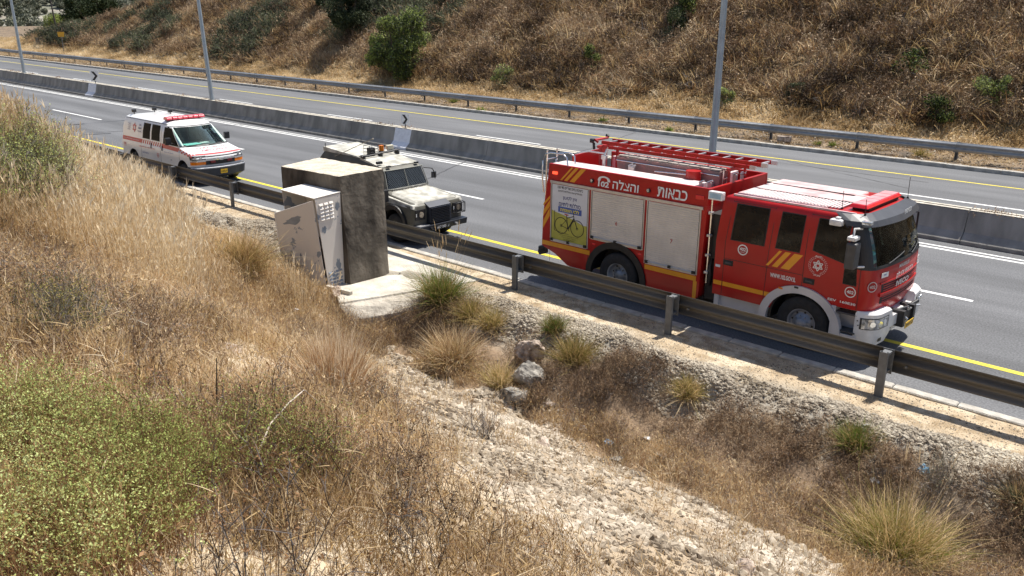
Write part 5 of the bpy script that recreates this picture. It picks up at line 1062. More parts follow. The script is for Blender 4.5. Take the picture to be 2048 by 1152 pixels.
MB().hexa([(-14.17, 9.90, -0.70), (-13.75, 9.85, -0.9), (-13.0, 11.4, -0.9), (-13.45, 12.0, -0.60)], [(-14.13, 9.96, 0.0), (-13.78, 9.95, min(-0.05, float(h_near(-13.78, 9.95))+0.05)), (-13.05, 11.35, min(-0.05, float(h_near(-13.05, 11.35))+0.05)), (-13.47, 12.0, 0.0)]).build('slab_apron', mat('rough_apron_concrete', (0.40, 0.36, 0.30), 0.95, var=0.25, scale=4, bump=0.8, bscale=10), sl, 0.02)
MB().hexa([(-15.05, 10.28, 0.0), (-14.35, 10.42, 0.0), (-14.37, 10.52, 0.0), (-15.07, 10.38, 0.0)], [(-15.05, 10.28, 0.14), (-14.35, 10.42, 0.12), (-14.37, 10.52, 0.12), (-15.07, 10.38, 0.14)]).build('broken_curb_piece', SLAB, sl, 0.015)
CABM = bpy.data.materials.new('peeling_beige_paint'); CABM.use_nodes = True
def peel(m):
    n, l = m.node_tree.nodes, m.node_tree.links; b = n['Principled BSDF']; ge = n.new('ShaderNodeNewGeometry')
    z = n.new('ShaderNodeTexNoise'); z.inputs['Scale'].default_value = 2.6; z.inputs['Detail'].default_value = 5; z.inputs['Roughness'].default_value = 0.62; l.new(ge.outputs['Position'], z.inputs['Vector'])
    r = n.new('ShaderNodeValToRGB'); e = r.color_ramp.elements; e[0].position = 0.615; e[0].color = (0.62, 0.58, 0.53, 1); e[1].position = 0.625; e[1].color = (0.24, 0.27, 0.31, 1)
    l.new(z.outputs['Fac'], r.inputs[0]); l.new(r.outputs[0], b.inputs['Base Color']); b.inputs['Roughness'].default_value = 0.55
peel(CABM)
ca = thing('metal_cabinet', 'open beige metal cabinet with peeling paint leaning beside the concrete block', 'cabinet', (0, 0, 0))
cb_lo = [(-16.38, 10.42, -0.15), (-15.12, 10.44, -0.15), (-15.16, 10.88, -0.15), (-16.42, 10.86, -0.15)]
cb_hi = [(-16.40, 10.24, 2.08), (-15.11, 10.20, 2.08), (-15.16, 10.90, 2.11), (-16.42, 10.86, 2.11)]
def slabq(name, m, a, b, c, d, t, par, bev=0.004):
    """thin plate through four points"""
    P = [Vector(p) for p in (a, b, c, d)]; n = (P[1]-P[0]).cross(P[3]-P[0]).normalized()*t
    return MB().hexa(P, [p+n for p in P]).build(name, m, par, bev)
L, H_ = cb_lo, cb_hi
slabq('side_panel', CABM, L[1], L[2], H_[2], H_[1], 0.015, ca); slabq('side_panel', CABM, L[3], L[0], H_[0], H_[3], 0.015, ca); slabq('back_panel', CABM, L[2], L[3], H_[3], H_[2], 0.015, ca)
slabq('roof_plate', mat('beige_cabinet_paint', (0.72, 0.68, 0.62), 0.5, var=0.06), (H_[0][0]-0.02, H_[0][1]-0.03, 2.09), (H_[1][0]+0.02, H_[1][1]-0.03, 2.09), (H_[2][0]+0.02, H_[2][1]+0.01, 2.12), (H_[3][0]-0.02, H_[3][1]+0.01, 2.12), 0.02, ca)
box('shelf', DGREY, ca, -16.35, -15.17, 10.45, 10.84, 0.9, 0.92)
DO = [(-15.13, 10.40, -0.10), (-15.95, 9.88, -0.25), (-15.93, 9.75, 1.75), (-15.12, 10.17, 2.06)]
_p = [Vector(p) for p in DO]; _n = (_p[0]-_p[1]).cross(_p[3]-_p[1]).normalized(); DO[2] = tuple(_p[2]-_n*(_p[2]-_p[1]).dot(_n))
slabq('door', CABM, DO[1], DO[0], DO[3], DO[2], 0.02, ca)
def on_plate(P00, P10, P11, P01, u, v): return (P00.lerp(P10, u)).lerp(P01.lerp(P11, u), v)
A00, A10, A11, A01 = [Vector(p) for p in (L[1], L[2], H_[2], H_[1])]
nn_ = (A10-A00).cross(A01-A00).normalized()
for base_v, rows, cols, mm in ((0.78, 5, 3, mat('beige_cabinet_paint', (0.47, 0.42, 0.37), 0.5)), (0.08, 5, 4, mat('bare_grey_metal', (0.22, 0.25, 0.29), 0.5, metal=0.2))):
    for r in range(rows):
        for c_ in range(cols):
            u0 = 0.12+c_*0.20; v0 = base_v+r*0.036; p = [on_plate(A00, A10, A11, A01, u0+a, v0+b) for a, b in ((0, 0), (0.15, 0), (0.15, 0.020), (0, 0.020))]
            q_ = [p[0]+nn_*0.04, p[1]+nn_*0.04, p[2]+nn_*0.016, p[3]+nn_*0.016]
            MB().hexa([x+nn_*0.010 for x in p], q_).build('louvre', mm, ca)
D00, D10, D11, D01 = [Vector(p) for p in (DO[1], DO[0], DO[3], DO[2])]; dn = (D10-D00).cross(D01-D00).normalized()
def dpt(u, v, o=0.024): return on_plate(D00, D10, D11, D01, u, v)+dn*o
hdl = MB().tube([dpt(0.17, 0.28), dpt(0.17, 0.28, .05), dpt(0.175, 0.35, .05), dpt(0.175, 0.35)], 0.012, 6); hdl.build('door_handle', WHITE, ca)
MB().hexa([dpt(0, 0, -.0), dpt(0.015, 0, -.0), dpt(0.015, 0, .03), dpt(0, 0, .03)], [dpt(0, 1, 0), dpt(0.015, 1, 0), dpt(0.015, 1, .03), dpt(0, 1, .03)]).build('door_edge', mat('beige_cabinet_paint', (0.47, 0.42, 0.37), 0.5), ca)
random.seed(21)
def blob(cx, cy, rx, ry, n=18):
    return [(cx+rx*math.cos(2*math.pi*k/n)*random.uniform(0.6, 1.15), cy+ry*math.sin(2*math.pi*k/n)*random.uniform(0.5, 1.2)) for k in range(n)]
BARE = mat('bare_grey_metal', (0.22, 0.25, 0.29), 0.5, metal=0.2)
for cx, cy, rx, ry in ((0.45, 0.86, 0.24, 0.05), (0.12, 0.47, 0.05, 0.035), (0.28, 0.50, 0.035, 0.05), (0.05, 0.50, 0.03, 0.05), (0.50, 0.47, 0.025, 0.03), (0.16, 0.25, 0.13, 0.02), (0.14, 0.20, 0.12, 0.016), (0.10, 0.15, 0.09, 0.014), (0.3, 0.30, 0.02, 0.015), (0.35, 0.22, 0.03, 0.02)):
    P = [dpt(u, v, 0.021) for u, v in blob(cx, cy, rx, ry)]; c0 = sum(P, Vector())/len(P)
    MB().add([c0+dn*0.0015]+[p+dn*0.0015 for p in P], [(0, i+1, (i+1) % len(P)+1) for i in range(len(P))]).build('bare_patch', BARE, ca)
for cx, cy, rx, ry in ((0.20, 0.68, 0.13, 0.035), (0.70, 0.30, 0.14, 0.07), (0.85, 0.88, 0.10, 0.05)):
    P = [on_plate(A00, A10, A11, A01, min(.98, max(.02, u)), v)+nn_*0.016 for u, v in blob(cx, cy, rx, ry)]; c0 = sum(P, Vector())/len(P)
    MB().add([c0+nn_*0.0015]+[p+nn_*0.0015 for p in P], [(0, i+1, (i+1) % len(P)+1) for i in range(len(P))]).build('bare_patch', BARE, ca)
# ================================================================== plants, stones, litter
STRAW = plant_mat('straw', [(0.26, 0.165, 0.07), (0.50, 0.35, 0.16), (0.68, 0.51, 0.28), (0.78, 0.64, 0.41)], trans=0.35)
STRAWP = plant_mat('pale_straw', [(0.52, 0.38, 0.21), (0.72, 0.58, 0.38), (0.84, 0.75, 0.58)], trans=0.35)
REDST = plant_mat('reddish_straw', [(0.20, 0.11, 0.05), (0.38, 0.22, 0.11), (0.54, 0.35, 0.19)], trans=0.2)
BRN = plant_mat('brown_weed', [(0.07, 0.046, 0.030), (0.19, 0.125, 0.075), (0.34, 0.235, 0.14), (0.50, 0.375, 0.24)])
GRYW = plant_mat('grey_weed', [(0.07, 0.06, 0.055), (0.15, 0.13, 0.12), (0.26, 0.23, 0.20)])
GRN = plant_mat('green_leaf', [(0.32, 0.37, 0.10), (0.50, 0.56, 0.20), (0.64, 0.69, 0.34), (0.74, 0.76, 0.46)], trans=0.35)
GRNB = plant_mat('fresh_green_blade', [(0.09, 0.14, 0.02), (0.19, 0.26, 0.045), (0.32, 0.36, 0.09)], trans=0.3)
OLIV = plant_mat('olive_blade', [(0.17, 0.145, 0.04), (0.30, 0.25, 0.075), (0.44, 0.36, 0.13)], trans=0.25)
DGRN = plant_mat('dark_leaf', [(0.012, 0.020, 0.008), (0.03, 0.045, 0.015), (0.06, 0.08, 0.03)], trans=0.15)
GGRN = plant_mat('grey_green_leaf', [(0.05, 0.06, 0.035), (0.10, 0.115, 0.06), (0.17, 0.18, 0.10)], trans=0.2)
STONE = plant_mat('limestone', [(0.13, 0.10, 0.07), (0.28, 0.23, 0.17), (0.40, 0.34, 0.26), (0.52, 0.45, 0.36)], patch_scale=0.8, rough=0.95)
STONEG = plant_mat('grey_aggregate', [(0.17, 0.14, 0.105), (0.31, 0.265, 0.205), (0.46, 0.41, 0.325)], patch_scale=0.8, rough=0.95)

def blades(base, direc, length, width, droop, segs=3, facing=None):
    """curved tapering blades; base (N,3), direc unit (N,3); returns verts and faces"""
    N = len(base); base = np.asarray(base, float); direc = np.asarray(direc, float); length = np.broadcast_to(length, N)[:, None]; droop = np.broadcast_to(droop, N)[:, None]; width = np.broadcast_to(width, N)[:, None]
    a = rng.uniform(0, 2*np.pi, N); side = np.stack([np.cos(a), np.sin(a), np.zeros(N)], 1)
    side = side-direc*np.sum(side*direc, 1)[:, None]; side /= np.linalg.norm(side, axis=1)[:, None]+1e-9
    hor = direc*[1, 1, 0]; hl = np.linalg.norm(hor, axis=1)[:, None]; hor = np.where(hl > 1e-3, hor/(hl+1e-9), side)
    V = []
    ts = np.linspace(0, 1, segs+1); ws = np.interp(ts, [0, .5, 1], [1, .85, .0])
    for t, w in zip(ts, ws):
        c = base+direc*length*t+(hor*0.6-np.array([0, 0, 1.0]))*length*droop*t*t
        if t < 1: V += [c-side*width*w/2, c+side*width*w/2]
        else: V.append(c)
    V = np.stack(V, 1).reshape(-1, 3); m = 2*segs+1; o = np.arange(N)[:, None]*m
    Q = np.concatenate([o+np.array([[2*i, 2*i+1, 2*i+3, 2*i+2]]) for i in range(segs-1)], 0) if segs > 1 else np.zeros((0, 4), int)
    T = o+np.array([[2*segs-2, 2*segs-1, 2*segs]])
    return V, Q, T
def rdir(n, lean, bias=(0, 0)):
    a = rng.uniform(0, 2*np.pi, n); l = np.abs(rng.normal(0, lean, n)); d = np.stack([np.sin(l)*np.cos(a)+bias[0], np.sin(l)*np.sin(a)+bias[1], np.cos(l)], 1)
    return d/np.linalg.norm(d, axis=1)[:, None]
class PM:
    """collects plant pieces with a material slot each"""
    def __init__(s): s.V = []; s.Q = []; s.T = []; s.qm = []; s.tm = []; s.k = 0
    def add(s, V, Q, T, m):
        V = np.asarray(V, float).reshape(-1, 3); s.V.append(V)
        Q = np.asarray(Q, int).reshape(-1, 4); T = np.asarray(T, int).reshape(-1, 3)
        mm = np.asarray(m)
        s.Q.append(Q+s.k); s.T.append(T+s.k); s.qm.append(np.full(len(Q), m)); s.tm.append(np.full(len(T), m)); s.k += len(V)
    def mesh(s, name, mats):
        me = np_mesh(name, np.concatenate(s.V), np.concatenate(s.Q), np.concatenate(s.T), np.concatenate(s.qm), np.concatenate(s.tm))
        for m in mats: me.materials.append(m)
        return me
def leaves(P, size, aspect=2.0, up=0.4):
    """one folded leaf (two triangles) at each point"""
    N = len(P); d = rng.normal(0, 1, (N, 3)); d[:, 2] = np.abs(d[:, 2])*0.8+up*0.5; d /= np.linalg.norm(d, axis=1)[:, None]
    s = np.cross(d, rng.normal(0, 1, (N, 3))); s /= np.linalg.norm(s, axis=1)[:, None]+1e-9
    sz = size*rng.uniform(0.6, 1.4, N)[:, None]; w = sz/aspect/2
    V = np.stack([P, P+d*sz*0.5-s*w, P+d*sz, P+d*sz*0.5+s*w], 1).reshape(-1, 3)
    return V, np.arange(N)[:, None]*4+np.array([[0, 1, 2, 3]]), np.zeros((0, 3), int)
def clump_grass(n, spread, h, w, lean, droop, bias=(0, 0), heads=0.0, mats=2, hs=(0.6, 1.2), m0=None):
    p = PM(); b = rng.normal(0, spread, (n, 3)); b[:, 2] = -0.03
    L = h*rng.uniform(hs[0], hs[1], n); k = rng.integers(0, mats, n)
    d = rdir(n, lean, bias); dr = droop*rng.uniform(0.3, 1.5, n)
    for i in range(mats):
        s = k == i
        if s.any(): p.add(*blades(b[s], d[s], L[s], w, dr[s]), i)
    if heads:
        s = rng.random(n) < heads; nb = s.sum()
        hor = d[s]*[1, 1, 0]; hor /= np.linalg.norm(hor, axis=1)[:, None]+1e-6
        tip = b[s]+d[s]*L[s][:, None]*0.80+(hor*0.6-np.array([0, 0, 1]))*(L[s]*dr[s])[:, None]*0.64
        for r in range(2): p.add(*blades(tip, d[s]*0.8+rng.normal(0, .12, (nb, 3)), L[s]*0.19, w*2.1, dr[s]*2, 2), 0)
    return p
def clump_weed(n, h, w, m=0, leafm=1, lw=0.02, nl=6, spread=0.10, lean=0.45):
    """woody stems with side twigs and crumbs of leaf"""
    p = PM(); b = rng.normal(0, spread, (n, 3)); b[:, 2] = -0.03; d = rdir(n, lean); L = h*rng.uniform(0.5, 1.15, n)
    p.add(*blades(b, d, L, w, 0.08), m)
    ti = rng.integers(0, n, n*5); t = rng.uniform(0.3, 0.95, n*5); q = b[ti]+d[ti]*(L[ti]*t)[:, None]-np.array([0, 0, 1])*(L[ti]*0.08*t*t)[:, None]
    d2 = d[ti]+rng.normal(0, .6, (n*5, 3)); d2[:, 2] = np.abs(d2[:, 2]); d2 /= np.linalg.norm(d2, axis=1)[:, None]; l2 = L[ti]*rng.uniform(0.1, 0.35, n*5)
    p.add(*blades(q, d2, l2, w*0.7, 0.1, 2), m)
    if nl:
        j = rng.integers(0, n*5, n*nl); P = q[j]+d2[j]*(l2[j]*rng.uniform(0.2, 1.0, n*nl))[:, None]
        p.add(*leaves(P, lw, 1.8), leafm)
    return p
def stone_mesh(name, m, seed, sub=1, sq=(1, 1, 0.7)):
    r_ = random.Random(seed); bm = bmesh.new(); bmesh.ops.create_icosphere(bm, subdivisions=sub, radius=1.0)
    for v in bm.verts: v.co = Vector((v.co.x*sq[0], v.co.y*sq[1], v.co.z*sq[2]))*r_.uniform(0.68, 1.15)
    me = bpy.data.meshes.new(name); bm.to_mesh(me); bm.free(); me.materials.append(m); return me

LIB = bpy.data.collections.new('plant_shapes')
def scatter(name, label, cat, variants, P, scale, tilt=0.12, normal_follow=False):
    """one object whose points carry copies of a few plant shapes"""
    P = np.asarray(P, float); N = len(P)
    me = bpy.data.meshes.new(name); me.vertices.add(N); me.vertices.foreach_set('co', P.astype(np.float32).ravel())
    rot = np.stack([rng.normal(0, tilt, N), rng.normal(0, tilt, N), rng.uniform(0, 2*np.pi, N)], 1)
    a = me.attributes.new('rot', 'FLOAT_VECTOR', 'POINT'); a.data.foreach_set('vector', rot.astype(np.float32).ravel())
    a = me.attributes.new('scl', 'FLOAT', 'POINT'); a.data.foreach_set('value', np.broadcast_to(scale, N).astype(np.float32))
    a = me.attributes.new('idx', 'INT', 'POINT'); a.data.foreach_set('value', rng.integers(0, len(variants), N).astype(np.int32))
    c = bpy.data.collections.new(name+'_shapes'); LIB.children.link(c)
    for v in variants:
        o = bpy.data.objects.new('shape', v); c.objects.link(o)
    o = bpy.data.objects.new(name, me); COL.objects.link(o)
    ng = bpy.data.node_groups.new(name, 'GeometryNodeTree'); ng.interface.new_socket('Geometry', in_out='INPUT', socket_type='NodeSocketGeometry'); ng.interface.new_socket('Geometry', in_out='OUTPUT', socket_type='NodeSocketGeometry')
    n, l = ng.nodes, ng.links; gi = n.new('NodeGroupInput'); go = n.new('NodeGroupOutput'); ip = n.new('GeometryNodeInstanceOnPoints'); ci = n.new('GeometryNodeCollectionInfo')
    ci.inputs[0].default_value = c; ci.inputs['Separate Children'].default_value = True; ci.inputs['Reset Children'].default_value = True
    def attr(nm, ty):
        q = n.new('GeometryNodeInputNamedAttribute'); q.data_type = ty; q.inputs[0].default_value = nm; return q.outputs[0]
    l.new(gi.outputs[0], ip.inputs['Points']); l.new(ci.outputs[0], ip.inputs['Instance']); ip.inputs['Pick Instance'].default_value = True
    l.new(attr('idx', 'INT'), ip.inputs['Instance Index'])
    e = n.new('FunctionNodeEulerToRotation'); l.new(attr('rot', 'FLOAT_VECTOR'), e.inputs[0]); l.new(e.outputs[0], ip.inputs['Rotation']); l.new(attr('scl', 'FLOAT'), ip.inputs['Scale'])
    l.new(ip.outputs[0], go.inputs[0]); md = o.modifiers.new('copies', 'NODES'); md.node_group = ng
    o['kind'] = 'stuff'; o['label'] = label; o['category'] = cat; return o
def inpoly(px, py, poly_):
    r = np.zeros(len(px), bool); n = len(poly_)
    for i in range(n):
        x0, y0 = poly_[i]; x1, y1 = poly_[(i+1) % n]
        c = ((y0 > py) != (y1 > py)) & (px < (x1-x0)*(py-y0)/(y1-y0+1e-12)+x0); r ^= c
    return r
def project(P):
    q = P-np.array([0, 0, CAM_H]); f = q@AX_F; return 1024+F_PX*(q@AX_R)/f, 576+F_PX*(q@AX_D)/f, f
def world_poly(pts, hf=h_near): return [tuple(at(u, v, hf)[:2]) for u, v in pts]
def seen(P, m=140):
    u, v, f = project(P); return (f > 0.5) & (u > -m) & (u < 2048+m*4.5) & (v > -m) & (v < 1152+m*1.5)
def area_points(n, x0, x1, y0, y1, hf):
    x = rng.uniform(x0, x1, n); y = rng.uniform(y0, y1, n); P = np.stack([x, y, hf(x, y)], 1); return P[seen(P)]
GRAVEL = world_poly([(735, 690), (800, 690), (850, 735), (960, 790), (1060, 800), (1200, 890), (1420, 1010), (1690, 1152), (1720, 1200), (1150, 1200), (1050, 1080), (930, 960), (860, 870), (770, 800)])
BARE1 = world_poly([(400, 680), (520, 680), (600, 700), (600, 760), (560, 800), (420, 780)])
a_ = gme.attributes.new('gravel_bed', 'FLOAT', 'POINT'); a_.data.foreach_set('value', (inpoly(co[:, 0]+0.8*fbm(co[:, 0]*1.3, co[:, 1]*1.3, 3, 47), co[:, 1]+0.8*fbm(co[:, 0]*1.3, co[:, 1]*1.3, 3, 48), GRAVEL)*np.clip(0.75+fbm(co[:, 0]*2, co[:, 1]*2, 3, 50), 0.2, 1)).astype(np.float32))
def edge_y(x): return 12.45+0.85*fbm(x*0.45, 9+x*0, 3, 8)
SLABP = [(-17.5, 11.9), (-14.2, 9.95), (-13.85, 10.0), (-13.15, 11.4), (-12.95, 13.4), (-17.5, 13.7)]
BOXP = [(-17.5, 10.2), (-14.9, 10.0), (-14.8, 12.3), (-17.7, 12.3)]
def clear(P, stones=False):
    k = ~inpoly(P[:, 0], P[:, 1], SLABP) & ~inpoly(P[:, 0], P[:, 1], BOXP) & (P[:, 1] < 13.6)
    return k
dcam = lambda P: np.linalg.norm(P-np.array([0, 0, CAM_H]), axis=1)
# --- ground zones of the near bank
P = area_points(170000, -34, 8, -2, 12.3, h_near)
BARE2 = world_poly([(560, 640), (760, 700), (1000, 960), (1170, 1180), (640, 1180), (700, 900), (620, 800)])
jx = 0.9*fbm(P[:, 0]*1.3, P[:, 1]*1.3, 3, 45); jy = 0.9*fbm(P[:, 0]*1.3+40, P[:, 1]*1.3, 3, 46)
ing = inpoly(P[:, 0]+jx, P[:, 1]+jy, GRAVEL); thin = inpoly(P[:, 0]+jx, P[:, 1]+jy, BARE2); inb = inpoly(P[:, 0], P[:, 1], BARE1)
u_, v_, f_ = project(P)
slope_zone = (P[:, 1] < 10.6) & ~ing & clear(P)
tallness = sstep(-10.0, -14.0, P[:, 0]+0.35*P[:, 1]+2.5*fbm(P[:, 0]*0.3, P[:, 1]*0.3, 3, 41))*(1-sstep(8.2, 9.6, P[:, 1]))   # tall grass grows towards the west
ditch = (P[:, 0] > -14.0) & (P[:, 1] > 9.3) & (P[:, 1] < edge_y(P[:, 0])-0.5) & clear(P) & ~ing
NOT = world_poly([(370, 400), (570, 480), (570, 620), (420, 600), (330, 450)])
tallness = np.where(inpoly(P[:, 0], P[:, 1], NOT), 0, tallness)
r = rng.random(len(P))
TALL = [clump_grass(rng.integers(22, 44), 0.11, 0.78, 0.0065, 0.20, 0.07, (0.10, 0.02), heads=0.6, mats=3, hs=(0.35, 1.25)).mesh('tall_grass_shape', [STRAWP, STRAWP, STRAW]) for _ in range(7)]
MID = [clump_grass(44, 0.12, 0.36, 0.0042, 0.42, 0.10, heads=0.35, mats=3).mesh('grass_shape', [STRAW, REDST, STRAWP]) for _ in range(4)]
SHORT = [clump_grass(60, 0.16, 0.12, 0.0036, 0.7, 0.2, mats=3).mesh('grass_shape', [STRAW, STRAWP, BRN]) for _ in range(4)]
WEED = [clump_weed(20, 0.34, 0.0042, 0, 1, 0.013, 16, 0.11, 0.5).mesh('weed_shape', [BRN, BRN]) for _ in range(4)]
WEEDG = [clump_weed(18, 0.40, 0.0045, 0, 1, 0.014, 10).mesh('weed_shape', [GRYW, REDST]) for _ in range(3)]
k = slope_zone & (r < 0.10+0.50*tallness) & (tallness > 0.15) & (~inb | (r < 0.03))
T_ = P[k]; T_ = T_[rng.random(len(T_)) < 0.42*np.clip(0.9+2.2*fbm(T_[:, 0]*0.9, T_[:, 1]*0.9, 3, 43), 0.1, 1.6)]
scatter('tall_dry_grass', 'tall pale dry grass with feathery heads covering the bank at left', 'dry grass', TALL, T_, rng.uniform(0.6, 1.25, len(T_))*(0.75+0.35*sstep(-9, -14, T_[:, 0])), 0.10)
k = (slope_zone | (ing & (rng.random(len(P)) < 0.04))) & (rng.random(len(P)) < 0.22) & (~inb | (rng.random(len(P)) < 0.15)); k &= (~thin | (rng.random(len(P)) < 0.40)); M_ = P[k]
scatter('dry_grass', 'knee high dry straw coloured grass on the near bank', 'dry grass', MID, M_, rng.uniform(0.45, 1.15, len(M_))*np.clip(0.65+0.05*(dcam(M_)-4), 0.65, 1.05), 0.2)
k = (slope_zone | (ing & (rng.random(len(P)) < 0.03))) & (rng.random(len(P)) < 0.30) & (~inb | (rng.random(len(P)) < 0.3)); k &= (~thin | (rng.random(len(P)) < 0.55)); S_ = P[k]
scatter('short_dry_grass', 'short dry grass and litter between the taller tufts on the near bank', 'dry grass', SHORT, S_, rng.uniform(0.6, 1.4, len(S_)), 0.3)
wz = fbm(P[:, 0]*0.45, P[:, 1]*0.45, 3, 51)
k = slope_zone & ((wz > 0.02) | (rng.random(len(P)) < 0.25)) & (rng.random(len(P)) < 0.09) & ~inb; W_ = P[k]
scatter('dry_weeds', 'dark brown dried weeds in patches among the grass of the near bank', 'dried weeds', WEED+WEEDG, W_, rng.uniform(0.6, 1.3, len(W_)), 0.15)
k = ditch & (rng.random(len(P)) < np.clip(0.30+2.0*fbm(P[:, 0]*0.9, P[:, 1]*0.9, 3, 44), 0.05, 0.9)); D_ = P[k]
scatter('ditch_weeds', 'tangled brown dried weeds filling the ditch below the guardrail', 'dried weeds', WEED+WEED+WEEDG[:1]+SHORT[:1], D_, rng.uniform(0.45, 1.05, len(D_)), 0.35)
# shoulder litter
P2 = area_points(48000, -34, 8, 12.0, 13.62, h_near); k = clear(P2) & (P2[:, 1] > edge_y(P2[:, 0])+0.02)
L_ = P2[k]; L_ = L_[rng.random(len(L_)) < 0.30*(0.4+1.3*(fbm(L_[:, 0], L_[:, 1]*1.5, 2, 61)+0.5))]
LIT = [clump_grass(30, 0.12, 0.07, 0.004, 1.4, 0.5, mats=2).mesh('litter_shape', [STRAW, STRAWP]) for _ in range(3)]
scatter('straw_litter', 'dry straw litter on the gravel shoulder behind the kerb', 'straw litter', LIT, L_, rng.uniform(0.5, 1.2, len(L_)), 0.1)
# stones
ST = [stone_mesh('stone_shape', STONE, i, 1, (1, 0.8, 0.6)) for i in range(6)]; SG = [stone_mesh('stone_shape', STONEG, 20+i, 1, (1, 0.9, 0.75)) for i in range(5)]
P3 = area_points(330000, -15, 3, -1, 11.2, h_near); g = inpoly(P3[:, 0]+0.8*fbm(P3[:, 0]*1.3, P3[:, 1]*1.3, 3, 47), P3[:, 1]+0.8*fbm(P3[:, 0]*1.3, P3[:, 1]*1.3, 3, 48), GRAVEL) | (inpoly(P3[:, 0], P3[:, 1], BARE2) & (rng.random(len(P3)) < 0.22)); G_ = P3[g & clear(P3)]; G_ = G_[rng.random(len(G_)) < np.clip(0.72+1.2*fbm(G_[:, 0]*0.9, G_[:, 1]*0.9, 3, 49), 0.15, 1)]
sc = 0.010+0.062*rng.random(len(G_))**4.2; crest = sstep(7.0, 9.6, G_[:, 1]); sc *= 0.80+0.55*crest
sc *= np.where(fbm(G_[:, 0]*1.2, G_[:, 1]*1.2, 2, 71) > 0.12, 1.5, 0.9)
scatter('gravel', 'loose pale limestone gravel sliding down the near bank to the ditch', 'gravel', ST, G_, sc, 0.6)
P4 = area_points(215000, -33, 8, 10.6, 13.2, h_near); e_ = np.abs(P4[:, 1]-(edge_y(P4[:, 0])-0.35)) < 0.58+0.5*fbm(P4[:, 0]*0.8, P4[:, 1]*0.8, 2, 81); k = e_ & ~inpoly(P4[:, 0], P4[:, 1], SLABP) & ~inpoly(P4[:, 0], P4[:, 1], BOXP); E_ = P4[k]; E_ = E_[:100000]
scatter('crushed_aggregate', 'rough grey crushed aggregate along the broken edge of the shoulder', 'gravel', SG, E_, 0.016+0.034*rng.random(len(E_))**3, 0.6)
k = slope_zone | ditch; _P = P[k]; _P = _P[rng.random(len(_P)) < 0.16]
scatter('scattered_stones', 'small pale stones scattered among the dry plants of the bank', 'stones', ST, _P, 0.010+0.03*rng.random(len(_P))**3, 0.5)
P5 = P2[clear(P2)]; P5 = P5[rng.random(len(P5)) < 0.6]
scatter('shoulder_grit', 'fine grit and small stones on the near shoulder', 'gravel', SG+ST[:2], P5, 0.006+0.016*rng.random(len(P5))**3, 0.5)

# --- tussocks, every one its own plant
def tussock(px, py, wpx, label, n, kinds, lean=0.55, droop=0.28, wid=0.005, heads=0, hk=1.0, cat='grass tussock', p0=None, name='grass_tussock', up=(0, 0)):
    p = at(px, py) if p0 is None else np.array(p0); d = math.dist(p, (0, 0, CAM_H)); R = wpx/2/F_PX*d*1.06; H = R*1.12*hk; n = int(n*1.25); wid = wid*1.45
    m = PM(); mats = []
    for (mt, share, hs, ln) in kinds:
        k = int(n*share); b = rng.normal(0, R*0.16, (k, 3)); b[:, 2] = -0.04; L = H*rng.uniform(0.45, 1.15, k)*hs
        m.add(*blades(b, rdir(k, lean*ln, up), L, wid, droop*rng.uniform(0.4, 1.8, k), 4), len(mats)); mats.append(mt)
    if heads:
        b = rng.normal(0, R*0.14, (heads, 3)); b[:, 2] = 0; dd = rdir(heads, lean*0.5); L = H*rng.uniform(1.1, 1.5, heads); m.add(*blades(b, dd, L, wid*0.8, 0.05, 3), len(mats))
        tip = b+dd*L[:, None]*0.84; m.add(*blades(tip, dd, L*0.15, 0.016, 0.05, 2), len(mats)); m.add(*blades(tip, dd+rng.normal(0, .05, (heads, 3)), L*0.14, 0.014, 0.1, 2), len(mats)); mats.append(STRAWP)
    o = link(name, m.mesh(name, mats)); o.location = p; tag(o, label, cat, 'grass tussocks along the ditch and bank'); return o
g1 = [(GRNB, 0.45, 1.0, 0.8), (OLIV, 0.25, 1.0, 1.0), (STRAW, 0.30, 0.95, 1.5)]
g2_ = [(OLIV, 0.55, 1.0, 0.9), (STRAW, 0.45, 0.95, 1.3)]; g3 = [(REDST, 0.35, 1.0, 1.0), (STRAW, 0.45, 1.0, 1.0), (STRAWP, 0.2, 1.0, 1.1)]
tussock(885, 610, 150, 'large bright green tussock with pale plumes at the corner of the concrete slab', 1500, g1, heads=18, hk=1.35)
tussock(940, 640, 110, 'brown and olive tussock leaning against the large green one by the slab', 900, g2_, hk=1.1)
tussock(985, 655, 105, 'small olive tussock between the slab tussock and the guardrail post', 800, g2_)
tussock(1108, 662, 90, 'small fresh green tussock just below the shoulder behind the topmost boulder', 600, g1)
tussock(1150, 735, 140, 'round olive yellow tussock right of the three boulders', 1300, g2_, hk=1.2)
tussock(905, 735, 170, 'wide straw coloured tussock with white tips left of the boulders', 1500, [(STRAWP, 0.35, 1.1, 0.9), (REDST, 0.25, 1, 1), (OLIV, 0.2, 0.8, 1), (STRAW, 0.2, 1, 1.2)], hk=1.15)
tussock(1003, 780, 95, 'slim upright golden tussock beside the lowest boulder', 800, [(STRAW, 0.6, 1, 0.8), (OLIV, 0.4, 1, 0.9)], lean=0.35, hk=1.5)
tussock(1375, 790, 105, 'olive tussock below the shoulder between two guardrail posts', 900, g2_)
tussock(1715, 900, 130, 'green topped tussock below the guardrail post near the front of the fire engine', 1200, g1, hk=0.95)
tussock(1785, 1140, 245, 'biggest golden green tussock at the lower right with a few pale seed heads', 2600, [(OLIV, 0.45, 1, 0.85), (STRAW, 0.35, 1.05, 1.0), (GRNB, 0.2, 0.8, 1.0)], heads=6, hk=1.25, wid=0.006)
tussock(2045, 1010, 120, 'grey green tussock cut by the right edge of the ditch view', 700, [(GGRN, 0.5, 1, 1), (STRAW, 0.5, 1, 1.2)])
